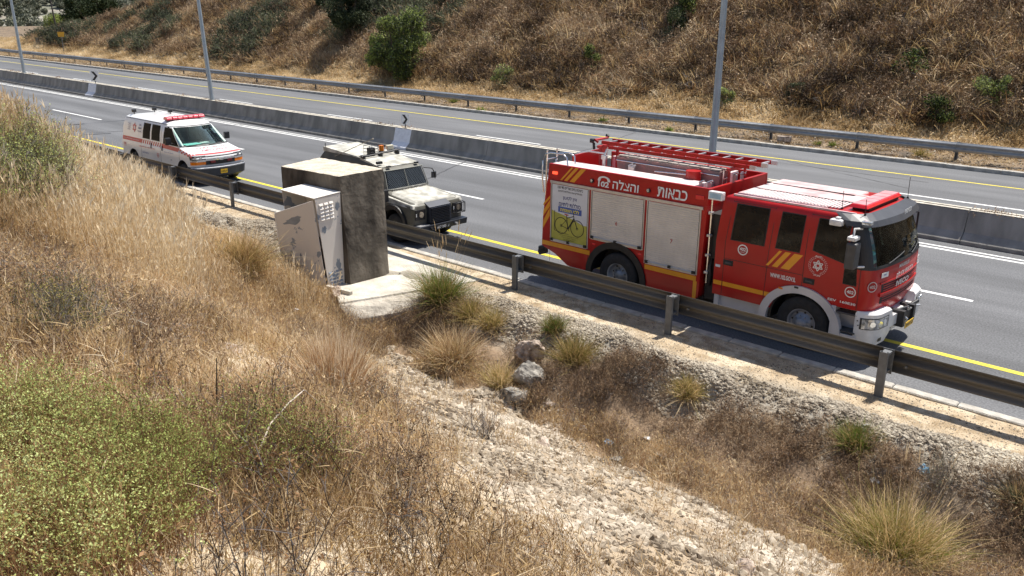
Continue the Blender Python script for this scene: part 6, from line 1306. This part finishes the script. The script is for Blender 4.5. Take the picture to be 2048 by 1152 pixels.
tussock(478, 545, 215, 'tawny tussock left of the metal cabinet', 1500, [(STRAW, 0.6, 1, 0.9), (OLIV, 0.25, 0.9, 1), (REDST, 0.15, 1, 1)], hk=1.0, lean=0.6)
tussock(672, 800, 200, 'large reddish brown upright tussock standing alone on the bank', 1700, [(REDST, 0.65, 1, 0.8), (STRAWP, 0.35, 1.1, 0.8)], lean=0.4, droop=0.10, hk=1.35, wid=0.0045)
tussock(870+0, 590, 60, 'pale dry tuft poking out behind the large green tussock', 250, [(STRAWP, 1, 1.2, 0.8)], hk=1.4)
for (px, py, w) in ((309, 365, 30), (1205, 262, 0), ): 
    if w: tussock(px, py, 36, 'tiny green tuft on the shoulder beside the guardrail near the ambulance', 120, [(GRNB, 1, 1, 0.8)], hk=1.0)
VT = {1205: 'small green tuft on the far verge, straight above the rear of the fire engine', 1338: 'small green tuft on the far verge left of the right lamp post', 1475: 'green tuft on the far verge just right of the right lamp post', 1635: 'round green tuft on the far verge right of the squared stone', 962: 'small green tuft on the far kerb above the second chevron sign', 1665: 'green tuft on the far verge beside the round one', 1840: 'wide olive tuft on the far verge near the right edge', 780: 'low olive tuft on the far verge under the bright green tree', 905: 'pale green tuft on the far verge right of the bright green tree'}
for px, py in ((1205, 243), (1338, 262), (1475+0, 252), (1635, 290), (962, 222), (1665, 292), (1840, 312), (780, 175), (905, 205)):
    d = ray(px, py); t = (0.10-CAM_H)/d[2]; q_ = np.array([0, 0, CAM_H])+d*t
    tussock(px, py, 30 if px < 1800 else 46, VT[px], 90, [(GRNB if px not in (1840, 780) else OLIV, 0.7, 1, 1), (STRAW, 0.3, 1, 1.1)], hk=0.8, wid=0.03, p0=q_, name='verge_tuft')

# --- shrubs
def shrub(pts, label, n_stem, n_leaf, leaf, mats, H, R, name='shrub', dens=0.35, cat='shrub', tw=0.006, flat=0.6):
    """many leaning stems with leaf crumbs towards their tips; pts = base points"""
    base = np.asarray(pts, float); m = PM(); k = rng.integers(0, len(base), n_stem); c0 = base.mean(0)
    b = base[k]-c0+rng.normal(0, R*0.25, (n_stem, 3))*[1, 1, 0]; d = rdir(n_stem, flat); L = H*rng.uniform(0.5, 1.1, n_stem)
    m.add(*blades(b, d, L, tw, 0.05, 3), 0)
    ti = rng.integers(0, n_stem, n_stem*4); t = rng.uniform(0.35, 1.0, n_stem*4); q_ = b[ti]+d[ti]*(L[ti]*t)[:, None]; d2 = d[ti]+rng.normal(0, .45, (n_stem*4, 3)); d2 /= np.linalg.norm(d2, axis=1)[:, None]; l2 = L[ti]*rng.uniform(0.12, 0.35, n_stem*4)
    m.add(*blades(q_, d2, l2, tw*0.6, 0.0, 2), 0)
    j = rng.integers(0, n_stem*4, n_leaf); lp = q_[j]+d2[j]*(l2[j]*rng.random(n_leaf)**0.6)[:, None]+rng.normal(0, leaf*0.4, (n_leaf, 3)); mi = (rng.random(n_leaf) < dens)
    m.add(*leaves(lp[~mi], leaf, 1.7), 1); m.add(*leaves(lp[mi], leaf, 1.7), 2)
    o = link(name, m.mesh(name, mats)); o.location = c0; return tag(o, label, cat)
def spread_pts(poly_px, n, hf=h_near, sink=0.0):
    W_ = world_poly(poly_px, hf); xs_ = [w[0] for w in W_]; ys_ = [w[1] for w in W_]; out = []
    while len(out) < n:
        x = rng.uniform(min(xs_), max(xs_), 400); y = rng.uniform(min(ys_), max(ys_), 400); k = inpoly(x, y, W_); out += list(zip(x[k], y[k]))
    out = np.array(out[:n]); return np.stack([out[:, 0], out[:, 1], hf(out[:, 0], out[:, 1])-sink], 1)
shrub(spread_pts([(-60, 900), (120, 880), (330, 930), (400, 1000), (360, 1100), (300, 1200), (-60, 1250)], 90), 'broad low green shrub with tiny leaves filling the lower left corner', 5200, 92000, 0.0098, [REDST, GRN, OLIV], 0.34, 0.25, dens=0.3, tw=0.003, flat=0.45)
shrub(spread_pts([(420, 920), (540, 900), (660, 920), (660, 980), (560, 1010), (430, 990)], 40), 'wispy dark green shrub right of the big leafy one, beside a bare curved stick', 1300, 15000, 0.011, [REDST, GRN, BRN], 0.40, 0.2, dens=0.35, tw=0.003, flat=0.5)
shrub(spread_pts([(-60, 330), (50, 335), (130, 380), (110, 440), (-60, 440)], 40), 'feathery green shrub among tall pale grass at the left edge', 2200, 26000, 0.026, [GRYW, GRN, OLIV], 0.95, 0.45, dens=0.4, tw=0.007, flat=0.45)
shrub(spread_pts([(60, 640), (170, 630), (180, 700), (70, 710)], 20), 'low olive shrub half hidden in the tall grass left of centre', 900, 9000, 0.014, [GRYW, OLIV, GGRN], 0.4, 0.25, tw=0.004)
shrub(spread_pts([(940, 855), (990, 850), (985, 885), (945, 880)], 5), 'bare grey twiggy bush growing out of the gravel', 70, 200, 0.01, [GRYW, GRYW, BRN], 0.42, 0.12, name='bare_bush', tw=0.007)
shrub(spread_pts([(1820, 960), (1900, 950), (1900, 1000), (1830, 1000)], 8), 'thin dark bush over blue litter in the ditch', 160, 900, 0.016, [GRYW, GGRN, BRN], 0.45, 0.2, name='bare_bush', tw=0.006)
shrub(spread_pts([(250, 700), (330, 690), (330, 750), (250, 760)], 10), 'dark dried thistly bush in the tall grass above the leafy shrub', 260, 1800, 0.016, [BRN, BRN, GRYW], 0.5, 0.25, name='dry_bush', tw=0.006)
# bare stick
a = at(520, 975); b = at(640, 800)
def stick(pts, r, label, nm='stick', m=None):
    o = MB().tube(pts, r, 6).build(nm, m or mat('bleached_wood', (0.40, 0.34, 0.28), 0.85, var=0.2)); return tag(o, label, 'stick')
def px3(u, v, dist): return tuple(np.array([0, 0, CAM_H])+ray(u, v)*dist)
_a = at(505, 985); _b = at(585, 912); _c = at(640, 850)
stick([tuple(_a+[0, 0, .12]), tuple((_a+_b)/2+[0, 0, .30]), tuple(_b+[0, 0, .36]), tuple((_b+_c)/2+[0, 0, .38]), tuple(_c+[0, 0, .20])], [0.004, 0.005, 0.006, 0.005, 0.003], 'long pale curved stick lying over the wispy shrub')
_a = at(435, 850); stick([tuple(_a), tuple(_a+[0.0, 0.02, .22]), tuple(_a+[0.03, 0.03, .46])], [0.007, 0.006, 0.003], 'dark upright twig beside the wispy shrub', 'twig', mat('dark_twig', (0.05, 0.04, 0.03), 0.9))

# --- boulders and loose rocks
def boulder(px, py, wpx, label, sd, m, sq=(1, 0.8, 0.8), nm='boulder', k=3):
    p = at(px, py); d = math.dist(p, (0, 0, CAM_H)); R = wpx/2/F_PX*d; r_ = random.Random(sd)
    bm = bmesh.new(); bmesh.ops.create_icosphere(bm, subdivisions=4, radius=1.0)
    planes = [(Vector((r_.gauss(0, 1), r_.gauss(0, 1), r_.gauss(0, 1))).normalized(), r_.uniform(0.6, 0.92)) for _ in range(13)]
    for v in bm.verts:
        c = v.co.copy()
        for n, h in planes:
            e = c.dot(n)-h
            if e > 0: c -= n*e
        c += c.normalized()*(0.14*float(fbm(c.x*3+sd, c.y*3+c.z*2.3, 4, 91))+0.06*float(fbm(c.x*9+sd, c.z*9+c.y*5, 3, 92))); v.co = Vector((c.x*R*sq[0], c.y*R*sq[1], c.z*R*sq[2]))
    me = bpy.data.meshes.new(nm); bm.to_mesh(me); bm.free(); me.materials.append(m); o = link(nm, me); o.location = (p[0], p[1], p[2]+R*sq[2]*0.45); o.rotation_euler = (r_.uniform(-.2, .2), r_.uniform(-.2, .2), r_.uniform(0, 6))
    return tag(o, label, 'rock', 'loose rocks on the bank and in the ditch')
RK1 = mat('pinkish_limestone', (0.26, 0.18, 0.13), 0.95, var=0.4, scale=7, bump=1.0, bscale=16, col2=(0.52, 0.43, 0.35)); RK2 = mat('grey_limestone', (0.11, 0.10, 0.09), 0.95, var=0.4, scale=6, bump=1.0, bscale=14, col2=(0.38, 0.35, 0.30))
boulder(1060, 722, 64, 'pinkish boulder, topmost of the three in the ditch', 3, RK1, (1, .8, 1.05)); boulder(1056, 772, 84, 'grey pitted boulder, middle and largest of the three in the ditch', 5, RK2, (1.05, .8, .85)); boulder(1028, 808, 60, 'grey boulder, lowest of the three, touching the slim golden tussock', 8, RK2, (1, .8, .9))
boulder(672, 592, 48, 'pale weathered rock at the foot of the metal cabinet', 11, RK1, (1.5, .7, .6)); boulder(955, 668, 30, 'flat pale rock behind the straw coloured tussock', 12, RK1, (1.3, .7, .5), 'rock'); boulder(1100, 812, 22, 'small pale stone below the grey boulders', 14, RK1, (1.3, .8, .5), 'rock')
boulder(1490, 1142, 60, 'long tan rock at the bottom of the gravel', 15, RK1, (1.6, .6, .5), 'rock'); boulder(1230, 925, 26, 'grey stone at the lip of the gravel above the ditch', 16, RK2, (1.4, .8, .6), 'rock')
boulder(460, 700, 44, 'pale flat outcrop on the bank left of the reddish tussock', 17, RK1, (1.5, .8, .35), 'rock'); boulder(445, 745, 46, 'pale flat outcrop below the other outcrop on the bank', 18, RK1, (1.6, .8, .3), 'rock'); boulder(1085, 895, 40, 'flat cream rock embedded in the gravel', 19, RK1, (1.4, .8, .35), 'rock')
# --- litter
def rag(px, py, wpx, label, col, sd, sq=0.8, nm='plastic_bag', cat='litter'):
    p = at(px, py); d = math.dist(p, (0, 0, CAM_H)); R = wpx/2/F_PX*d; r_ = random.Random(sd); bm = bmesh.new(); bmesh.ops.create_icosphere(bm, subdivisions=3, radius=1.0)
    for v in bm.verts: c = v.co; v.co = Vector((c.x, c.y*0.8, c.z*sq))*R*(0.75+0.9*float(fbm(c.x*2.6+sd, c.y*2.6+c.z*3, 3, 95)))
    me = bpy.data.meshes.new(nm); bm.to_mesh(me); bm.free(); me.materials.append(mat('plastic_%d' % sd, col, 0.35, var=0.25, scale=20)); o = link(nm, me); o.location = (p[0], p[1], p[2]+R*0.4); return tag(o, label, cat)
rag(1167, 868, 30, 'crumpled white plastic bag in the ditch beside the gravel', (0.72, 0.72, 0.74), 1); rag(1218, 890, 24, 'crumpled blue plastic bag right of the white one', (0.12, 0.35, 0.62), 2, .5); rag(1295, 880, 16, 'small white plastic scrap right of the blue bag', (0.7, 0.7, 0.7), 3, .5)
rag(1325, 915, 28, 'flattened white bottle lying beyond the blue bag', (0.6, 0.6, 0.6), 4, .3, 'plastic_bottle'); rag(1518, 915, 18, 'white scrap in the middle of the ditch', (0.7, 0.7, 0.72), 5, .5, 'litter_scrap'); rag(1845, 945, 24, 'light blue and white bag under the thin dark bush', (0.25, 0.5, 0.7), 6, 1.0)
rag(1748, 968, 20, 'clear crumpled plastic scrap left of the thin bush', (0.55, 0.55, 0.57), 7, .5, 'litter_scrap'); rag(1545, 1003, 18, 'tin can standing near the end of the gravel', (0.4, 0.45, 0.5), 8, 1.2, 'tin_can'); rag(1465, 1010, 26, 'grey plastic scrap at the gravel edge', (0.35, 0.35, 0.36), 9, .6, 'litter_scrap')
rag(1430, 985, 12, 'tiny green bottle cap patch at the edge of the gravel', (0.15, 0.4, 0.35), 10, .6, 'litter_scrap'); rag(1598, 1020, 16, 'dull white scrap between tin can and big tussock', (0.5, 0.5, 0.5), 11, .5, 'litter_scrap'); rag(1733, 853, 9, 'white scrap caught on the green topped tussock', (0.8, 0.8, 0.8), 12, .5, 'litter_scrap')
p = at(592, 635); o = MB().box(-0.09, 0.09, -0.035, 0.035, 0, 0.06).build('carton', WHITE, None, 0.006); o.location = (p[0], p[1], p[2]+0.12); o.rotation_euler = (0.5, 0.3, 2.4); tag(o, 'small white carton lying in weeds below the metal cabinet', 'carton')
for i, (x, y) in enumerate(((-14.6, 12.2), (-13.95, 12.0))): MB().tube([(x+0.14*math.cos(a), y+0.12*math.sin(a), 0.06+0.02*math.sin(a*2)) for a in [k*0.3 for k in range(14)]], 0.008, 5).build('wire_loop', BLACK, sl)
# weeds along the barrier top
WB = [clump_weed(14, 0.16, 0.012, 0, 1, 0.03, 8, 0.22, 1.0).mesh('weed_shape', [REDST, BRN]) for _ in range(3)]
xw = []
for c in np.arange(-95, 6, 1.6):
    if rng.random() < 0.45: xw += list(rng.normal(c, 0.28, 9))
xw = np.array(xw); scatter('barrier_weeds', 'patches of low reddish weeds on top of the concrete median barrier', 'dried weeds', WB, np.stack([xw, rng.normal(24.90, 0.05, len(xw)), np.full(len(xw), 0.86)], 1), rng.uniform(0.4, 0.8, len(xw)), 0.2)

# --- the hillside across the road
HB = [clump_grass(85, 0.30, 1.0, 0.036, 0.55, 0.42, (0.22, -0.10), mats=3).mesh('brush_shape', [BRN, REDST if _ % 2 else GRYW, STRAW]) for _ in range(5)]
HB += [clump_grass(90, 0.28, 0.80, 0.028, 0.7, 0.5, (0.1, -0.1), mats=2).mesh('brush_shape', [STRAW, BRN]) for _ in range(3)]
HW = [clump_weed(36, 0.95, 0.024, 0, 1, 0.07, 9, 0.25, 0.7).mesh('scrub_shape', [BRN, BRN]) for _ in range(4)]
HG = [clump_weed(36, 1.0, 0.022, 0, 1, 0.09, 22, 0.28, 0.7).mesh('scrub_shape', [GRYW, GGRN]) for _ in range(3)]
HS = [clump_grass(80, 0.28, 0.62, 0.028, 0.5, 0.35, (0.2, -0.05), mats=2, heads=0.3).mesh('straw_shape', [STRAW, STRAWP]) for _ in range(4)]
def hill_pts(n, x0, x1, y0, y1): return area_points(n, x0, x1, y0, y1, h_far)
P = np.concatenate([hill_pts(34000, -70, 4, 40.6, 70), hill_pts(26000, -185, -70, 43, 72)]); up = h_far(P[:, 0], P[:, 1]); dz = P[:, 1]-40.6
gz = fbm(P[:, 0]*0.09, P[:, 1]*0.12, 3, 111); r = rng.random(len(P))
foot = up < 1.0+0.8*fbm(P[:, 0]*0.2, P[:, 1]*0.2, 2, 112)
a_ = P[~foot & (r < 0.62)]; scatter('hillside_brush', 'matted brown and grey dry brush covering the cutting across the road', 'dry brush', HB, a_, rng.uniform(0.6, 1.25, len(a_)), 0.25)
a_ = P[~foot & (r > 0.62) & (r < 0.80)]; scatter('hillside_scrub', 'dark twiggy scrub scattered over the cutting across the road', 'scrub', HW, a_, rng.uniform(0.6, 1.5, len(a_)), 0.2)
gl = (gz > 0.05) & (P[:, 0] < -52); a_ = P[~foot & (r > 0.80) & gl]; scatter('green_scrub', 'grey green scrub patches on the upper left part of the cutting', 'scrub', HG, a_, rng.uniform(0.7, 1.6, len(a_)), 0.2)
yb = P[foot & (r < 0.8)]; e2 = P[~foot & (r > 0.80) & ~gl & (fbm(P[:, 0]*0.2, P[:, 1]*0.3, 2, 113) > 0.0)]; yb = np.concatenate([yb, e2]); scatter('hill_foot_grass', 'pale straw grass at the foot of the cutting behind the far guardrail', 'dry grass', HS, yb, rng.uniform(0.5, 1.1, len(yb)), 0.15)
P = area_points(14000, -150, 6, 36.8, 41.2, lambda x, y: 0.11+0*x); P = P[rng.random(len(P)) < 0.5]; VS = [clump_grass(36, 0.16, 0.16, 0.016, 0.9, 0.4, mats=2).mesh('verge_shape', [STRAW, BRN]) for _ in range(3)]
scatter('verge_grass', 'thin dry grass on the verge under the far guardrail', 'dry grass', VS, P, rng.uniform(0.4, 1.1, len(P)), 0.2)
P = area_points(9000, -120, 6, 36.8, 41.0, lambda x, y: 0.12+0*x); scatter('verge_stones', 'pale stones on the verge under the far guardrail', 'stones', ST, P, 0.02+0.06*rng.random(len(P))**3, 0.5)
P = np.concatenate([hill_pts(300, -60, 4, 42, 60), area_points(500, -100, -62, 44.0, 47.5, h_far)]); scatter('hillside_rocks', 'pale rock fragments showing through the brush of the cutting', 'rocks', ST, P, 0.10+0.35*rng.random(len(P))**3, 0.6)
for (px, py, w, lb_) in ((1568, 283, 22, 'squared pale stone on the verge behind the fire engine ladder'), (632, 0, 0, '')):
    if w:
        d = ray(px, py); t = (0.15-CAM_H)/d[2]; q_ = np.array([0, 0, CAM_H])+d*t; o = MB().box(-0.32, 0.32, -0.2, 0.2, 0, 0.26).build('stone_block', RK1, None, 0.04); o.location = q_; o.rotation_euler = (0, 0, 0.4); tag(o, lb_, 'rock')

# --- trees and larger bushes
BARK = mat('bark', (0.09, 0.07, 0.05), 0.95, var=0.3, scale=8, bump=0.6)
def tree(p, H, R, label, mats, n_leaf, leaf, name='tree', trunk_h=0.25, lumps=22, squash=0.85, cat='tree', low=0.15):
    t = thing(name, label, cat, tuple(p)); cs_ = []; r_ = rng
    for i in range(lumps):
        a = r_.uniform(0, 2*np.pi); rr = R*0.68*math.sqrt(r_.random()); z = H*(low+(1-low)*r_.random()**0.8)*0.86; kk = 1-0.55*abs(z/H-0.45)*1.4; cs_.append((rr*math.cos(a)*kk, rr*math.sin(a)*kk, z))
    tb = MB()
    for s in range(4):
        a = s*1.7; tb.tube([(0, 0, -0.4), (0.15*math.cos(a), 0.15*math.sin(a), H*0.2), (0.35*R*math.cos(a), 0.35*R*math.sin(a), H*0.55), (0.5*R*math.cos(a), 0.5*R*math.sin(a), H*0.8)], [H*0.022, H*0.018, H*0.010, H*0.003], 7)
    for c in cs_[:14]: tb.tube([(0, 0, H*0.15), (c[0]*0.5, c[1]*0.5, c[2]*0.6), c], [H*0.010, H*0.007, H*0.002], 5)
    tb.build('trunk', BARK, t, kind='stuff') if False else tb.build('trunk', BARK, t)
    cs_ = np.array(cs_); k = r_.integers(0, lumps, n_leaf); rad = R*0.33*r_.uniform(0.45, 1.25, lumps)
    v = r_.normal(0, 1, (n_leaf, 3)); v /= np.linalg.norm(v, axis=1)[:, None]; rd = r_.random(n_leaf)**0.35
    Pp = cs_[k]+v*(rad[k]*rd)[:, None]*[1, 1, squash]; keep = Pp[:, 2] > 0.05; Pp = Pp[keep]
    Pp += 0.10*R*np.stack([fbm(Pp[:, 0]*3, Pp[:, 1]*3, 2, s) for s in (121, 122, 123)], 1)
    m = PM(); w = r_.random(len(Pp)) < 0.55; m.add(*leaves(Pp[w], leaf, 1.6), 0); m.add(*leaves(Pp[~w], leaf*0.9, 1.6), 1)
    link('crown', m.mesh('crown', mats), None, t); return t
def on_hill(u, v): return at(u, v, h_far, 30, 260)
LG = plant_mat('bright_carob_leaf', [(0.10, 0.13, 0.03), (0.22, 0.27, 0.07), (0.40, 0.44, 0.15)], trans=0.3)
tree((-51.6, 43.4, 0.2), 5.7, 3.3, 'bright green round tree at the foot of the cutting between the first two lamp posts', [LG, GGRN], 26000, 0.16, lumps=34)
tree(on_hill(700, 88), 5.2, 2.7, 'dark grey green tree higher on the cutting, left of the bright green tree', [DGRN, GGRN], 18000, 0.16)
tree(on_hill(1362, 58)+[0, 0, -.2], 3.2, 1.5, 'small green tree near the top of the cutting, left of the right lamp post', [DGRN, LG], 8000, 0.13, 'small_tree')
tree(on_hill(655, 25), 4.0, 2.2, 'dark bushy tree at the top edge left of the bright green tree', [DGRN, GGRN], 9000, 0.15, 'small_tree')
tree((-157, 63.5, 0.0), 8.8, 6.4, 'big dark evergreen tree beyond the end of the cutting at the upper left', [DGRN, DGRN], 26000, 0.30, lumps=34)
tree((-166, 61.5, 0.0), 5.0, 3.0, 'light green small tree beside the big dark evergreen', [LG, LG], 9000, 0.24, 'small_tree')
for px, py, H_t, R_t, lb_, ms in ((1008, 172, 1.3, 1.3, 'low grey green bush just above the far guardrail left of centre', [GGRN, LG]), (1184, 145, 1.8, 0.9, 'narrow green bush on the cutting below the small tree', [LG, DGRN]), (1345, 85, 2.4, 1.4, 'shady bush under the small green tree', [DGRN, GGRN]), (1830, 150, 1.2, 1.4, 'low dark green bush on the cutting right of the right lamp post', [DGRN, LG]), (1882, 262, 1.9, 1.1, 'dark bush with bright tips low on the cutting at right', [DGRN, LG]), (1985, 215, 1.6, 1.1, 'bright green bush on the cutting near the right edge', [LG, GGRN]), (1450, 215, 1.1, 0.7, 'small green bush beside the right lamp post', [LG, GGRN]), (1590, 205, 1.0, 0.7, 'pale grey green bush low on the cutting', [GGRN, GGRN])):
    tree(on_hill(px, py), H_t, R_t, lb_, ms, 2600, 0.10, 'bush', lumps=12, cat='bush', low=0.05)
for px, py, lb_ in ((85, 90, 'dark hollow rock outcrop near the yellow sign at the foot of the hill end'),):
    p = on_hill(px, 86); o = rough_block('rock_outcrop', [(-1.6, -1, -.6), (1.8, -1, -.6), (1.8, 1, -.6), (-1.6, 1, -.6)], [(-0.9, -.4, 0.8), (1.0, -.4, .5), (0.9, .5, .6), (-.8, .5, .9)], RK2, RK2, None, amp=0.22); o.location = p; tag(o, lb_, 'rock')

# --- far valley side: olive groves and houses
OT = []
for i in range(3):
    c = rng.normal(0, 1, (700, 3)); c /= np.linalg.norm(c, axis=1)[:, None]; c = c*(rng.random(700)**0.3)[:, None]*[1.5, 1.5, 1.1]+[0, 0, 1.2]; m = PM(); m.add(*leaves(c, 0.42, 1.3), 0); m.add(*blades(np.array([[0, 0, -.5], [.1, 0, -.5]]), np.array([[0.05, 0, 1], [0, 0.1, 1]]), 2.2, 0.35, 0.0), 1); OT.append(m.mesh('olive_shape', [plant_mat('olive_tree_leaf', [(0.08, 0.085, 0.05), (0.16, 0.165, 0.11), (0.26, 0.255, 0.19)]), BARK]))
a = np.radians(rng.uniform(55, 92, 9000)); d = rng.uniform(170, 900, 9000)**1.0; P = np.stack([-d*np.sin(a), d*np.cos(a), 0*d], 1); P[:, 2] = h_dist(P[:, 0], P[:, 1]); P = P[seen(P) & (rng.random(9000) < 0.6)]
scatter('olive_grove', 'grey green olive groves on the far valley side at the upper left', 'olive grove', OT, P, rng.uniform(0.8, 1.9, len(P)), 0.1)
TW = mat('terrace_stone', (0.55, 0.52, 0.46), 0.95, var=0.2)
def far_pt(u, v): return at(u, v, h_dist, 165, 1400)
for u, v, wd, lb_ in ((190, 14, 9, 'pale stone terrace wall on the far slope right of the dark tree, upper'), (196, 20, 10, 'pale stone terrace wall on the far slope, second from the top'), (188, 26, 8, 'pale stone terrace wall on the far slope, lowest right of the tree'), (225, 4, 10, 'pale stone terrace wall at the top edge above the hill end')):
    q_ = far_pt(u, v); d = np.linalg.norm(q_); s = d/F_PX; o = MB().box(-wd*s, wd*s, -0.5, 0.5, -1, 2.2*s+0.6).build('terrace_wall', TW, None); o.location = q_; o.rotation_euler = (0, 0, math.atan2(q_[1], q_[0])-math.pi/2); tag(o, lb_, 'wall')
for u, v, wd, ht, lb_ in ((12, 10, 13, 12, 'white flat roofed house in the top left corner'), (100, 2, 8, 4, 'white house at the top edge behind the dark tree'), (8, 66, 12, 4, 'long white shed low at the left edge beyond the road'), (28, 70, 9, 3, 'small white shed right of the long one beyond the road')):
    q_ = far_pt(u, v) ; d = np.linalg.norm(q_); s = d/F_PX; t = thing('distant_house', lb_, 'house', tuple(q_), math.atan2(q_[1], q_[0])-math.pi/2)
    HWm = mat('white_house_wall', (0.70, 0.68, 0.64), 0.9, var=0.08); box('wall', HWm, t, -wd*s, wd*s, 0, wd*s*1.2, -2, ht*s); box('roof', HWm, t, -wd*s*1.05, wd*s*1.05, -0.3, wd*s*1.25, ht*s, ht*s+0.5)
    for i in range(3): x = (-0.6+0.6*i)*wd*s; box('window', DGREY, t, x-0.1*wd*s, x+0.1*wd*s, -0.05, 0.0, ht*s*0.35, ht*s*0.75)
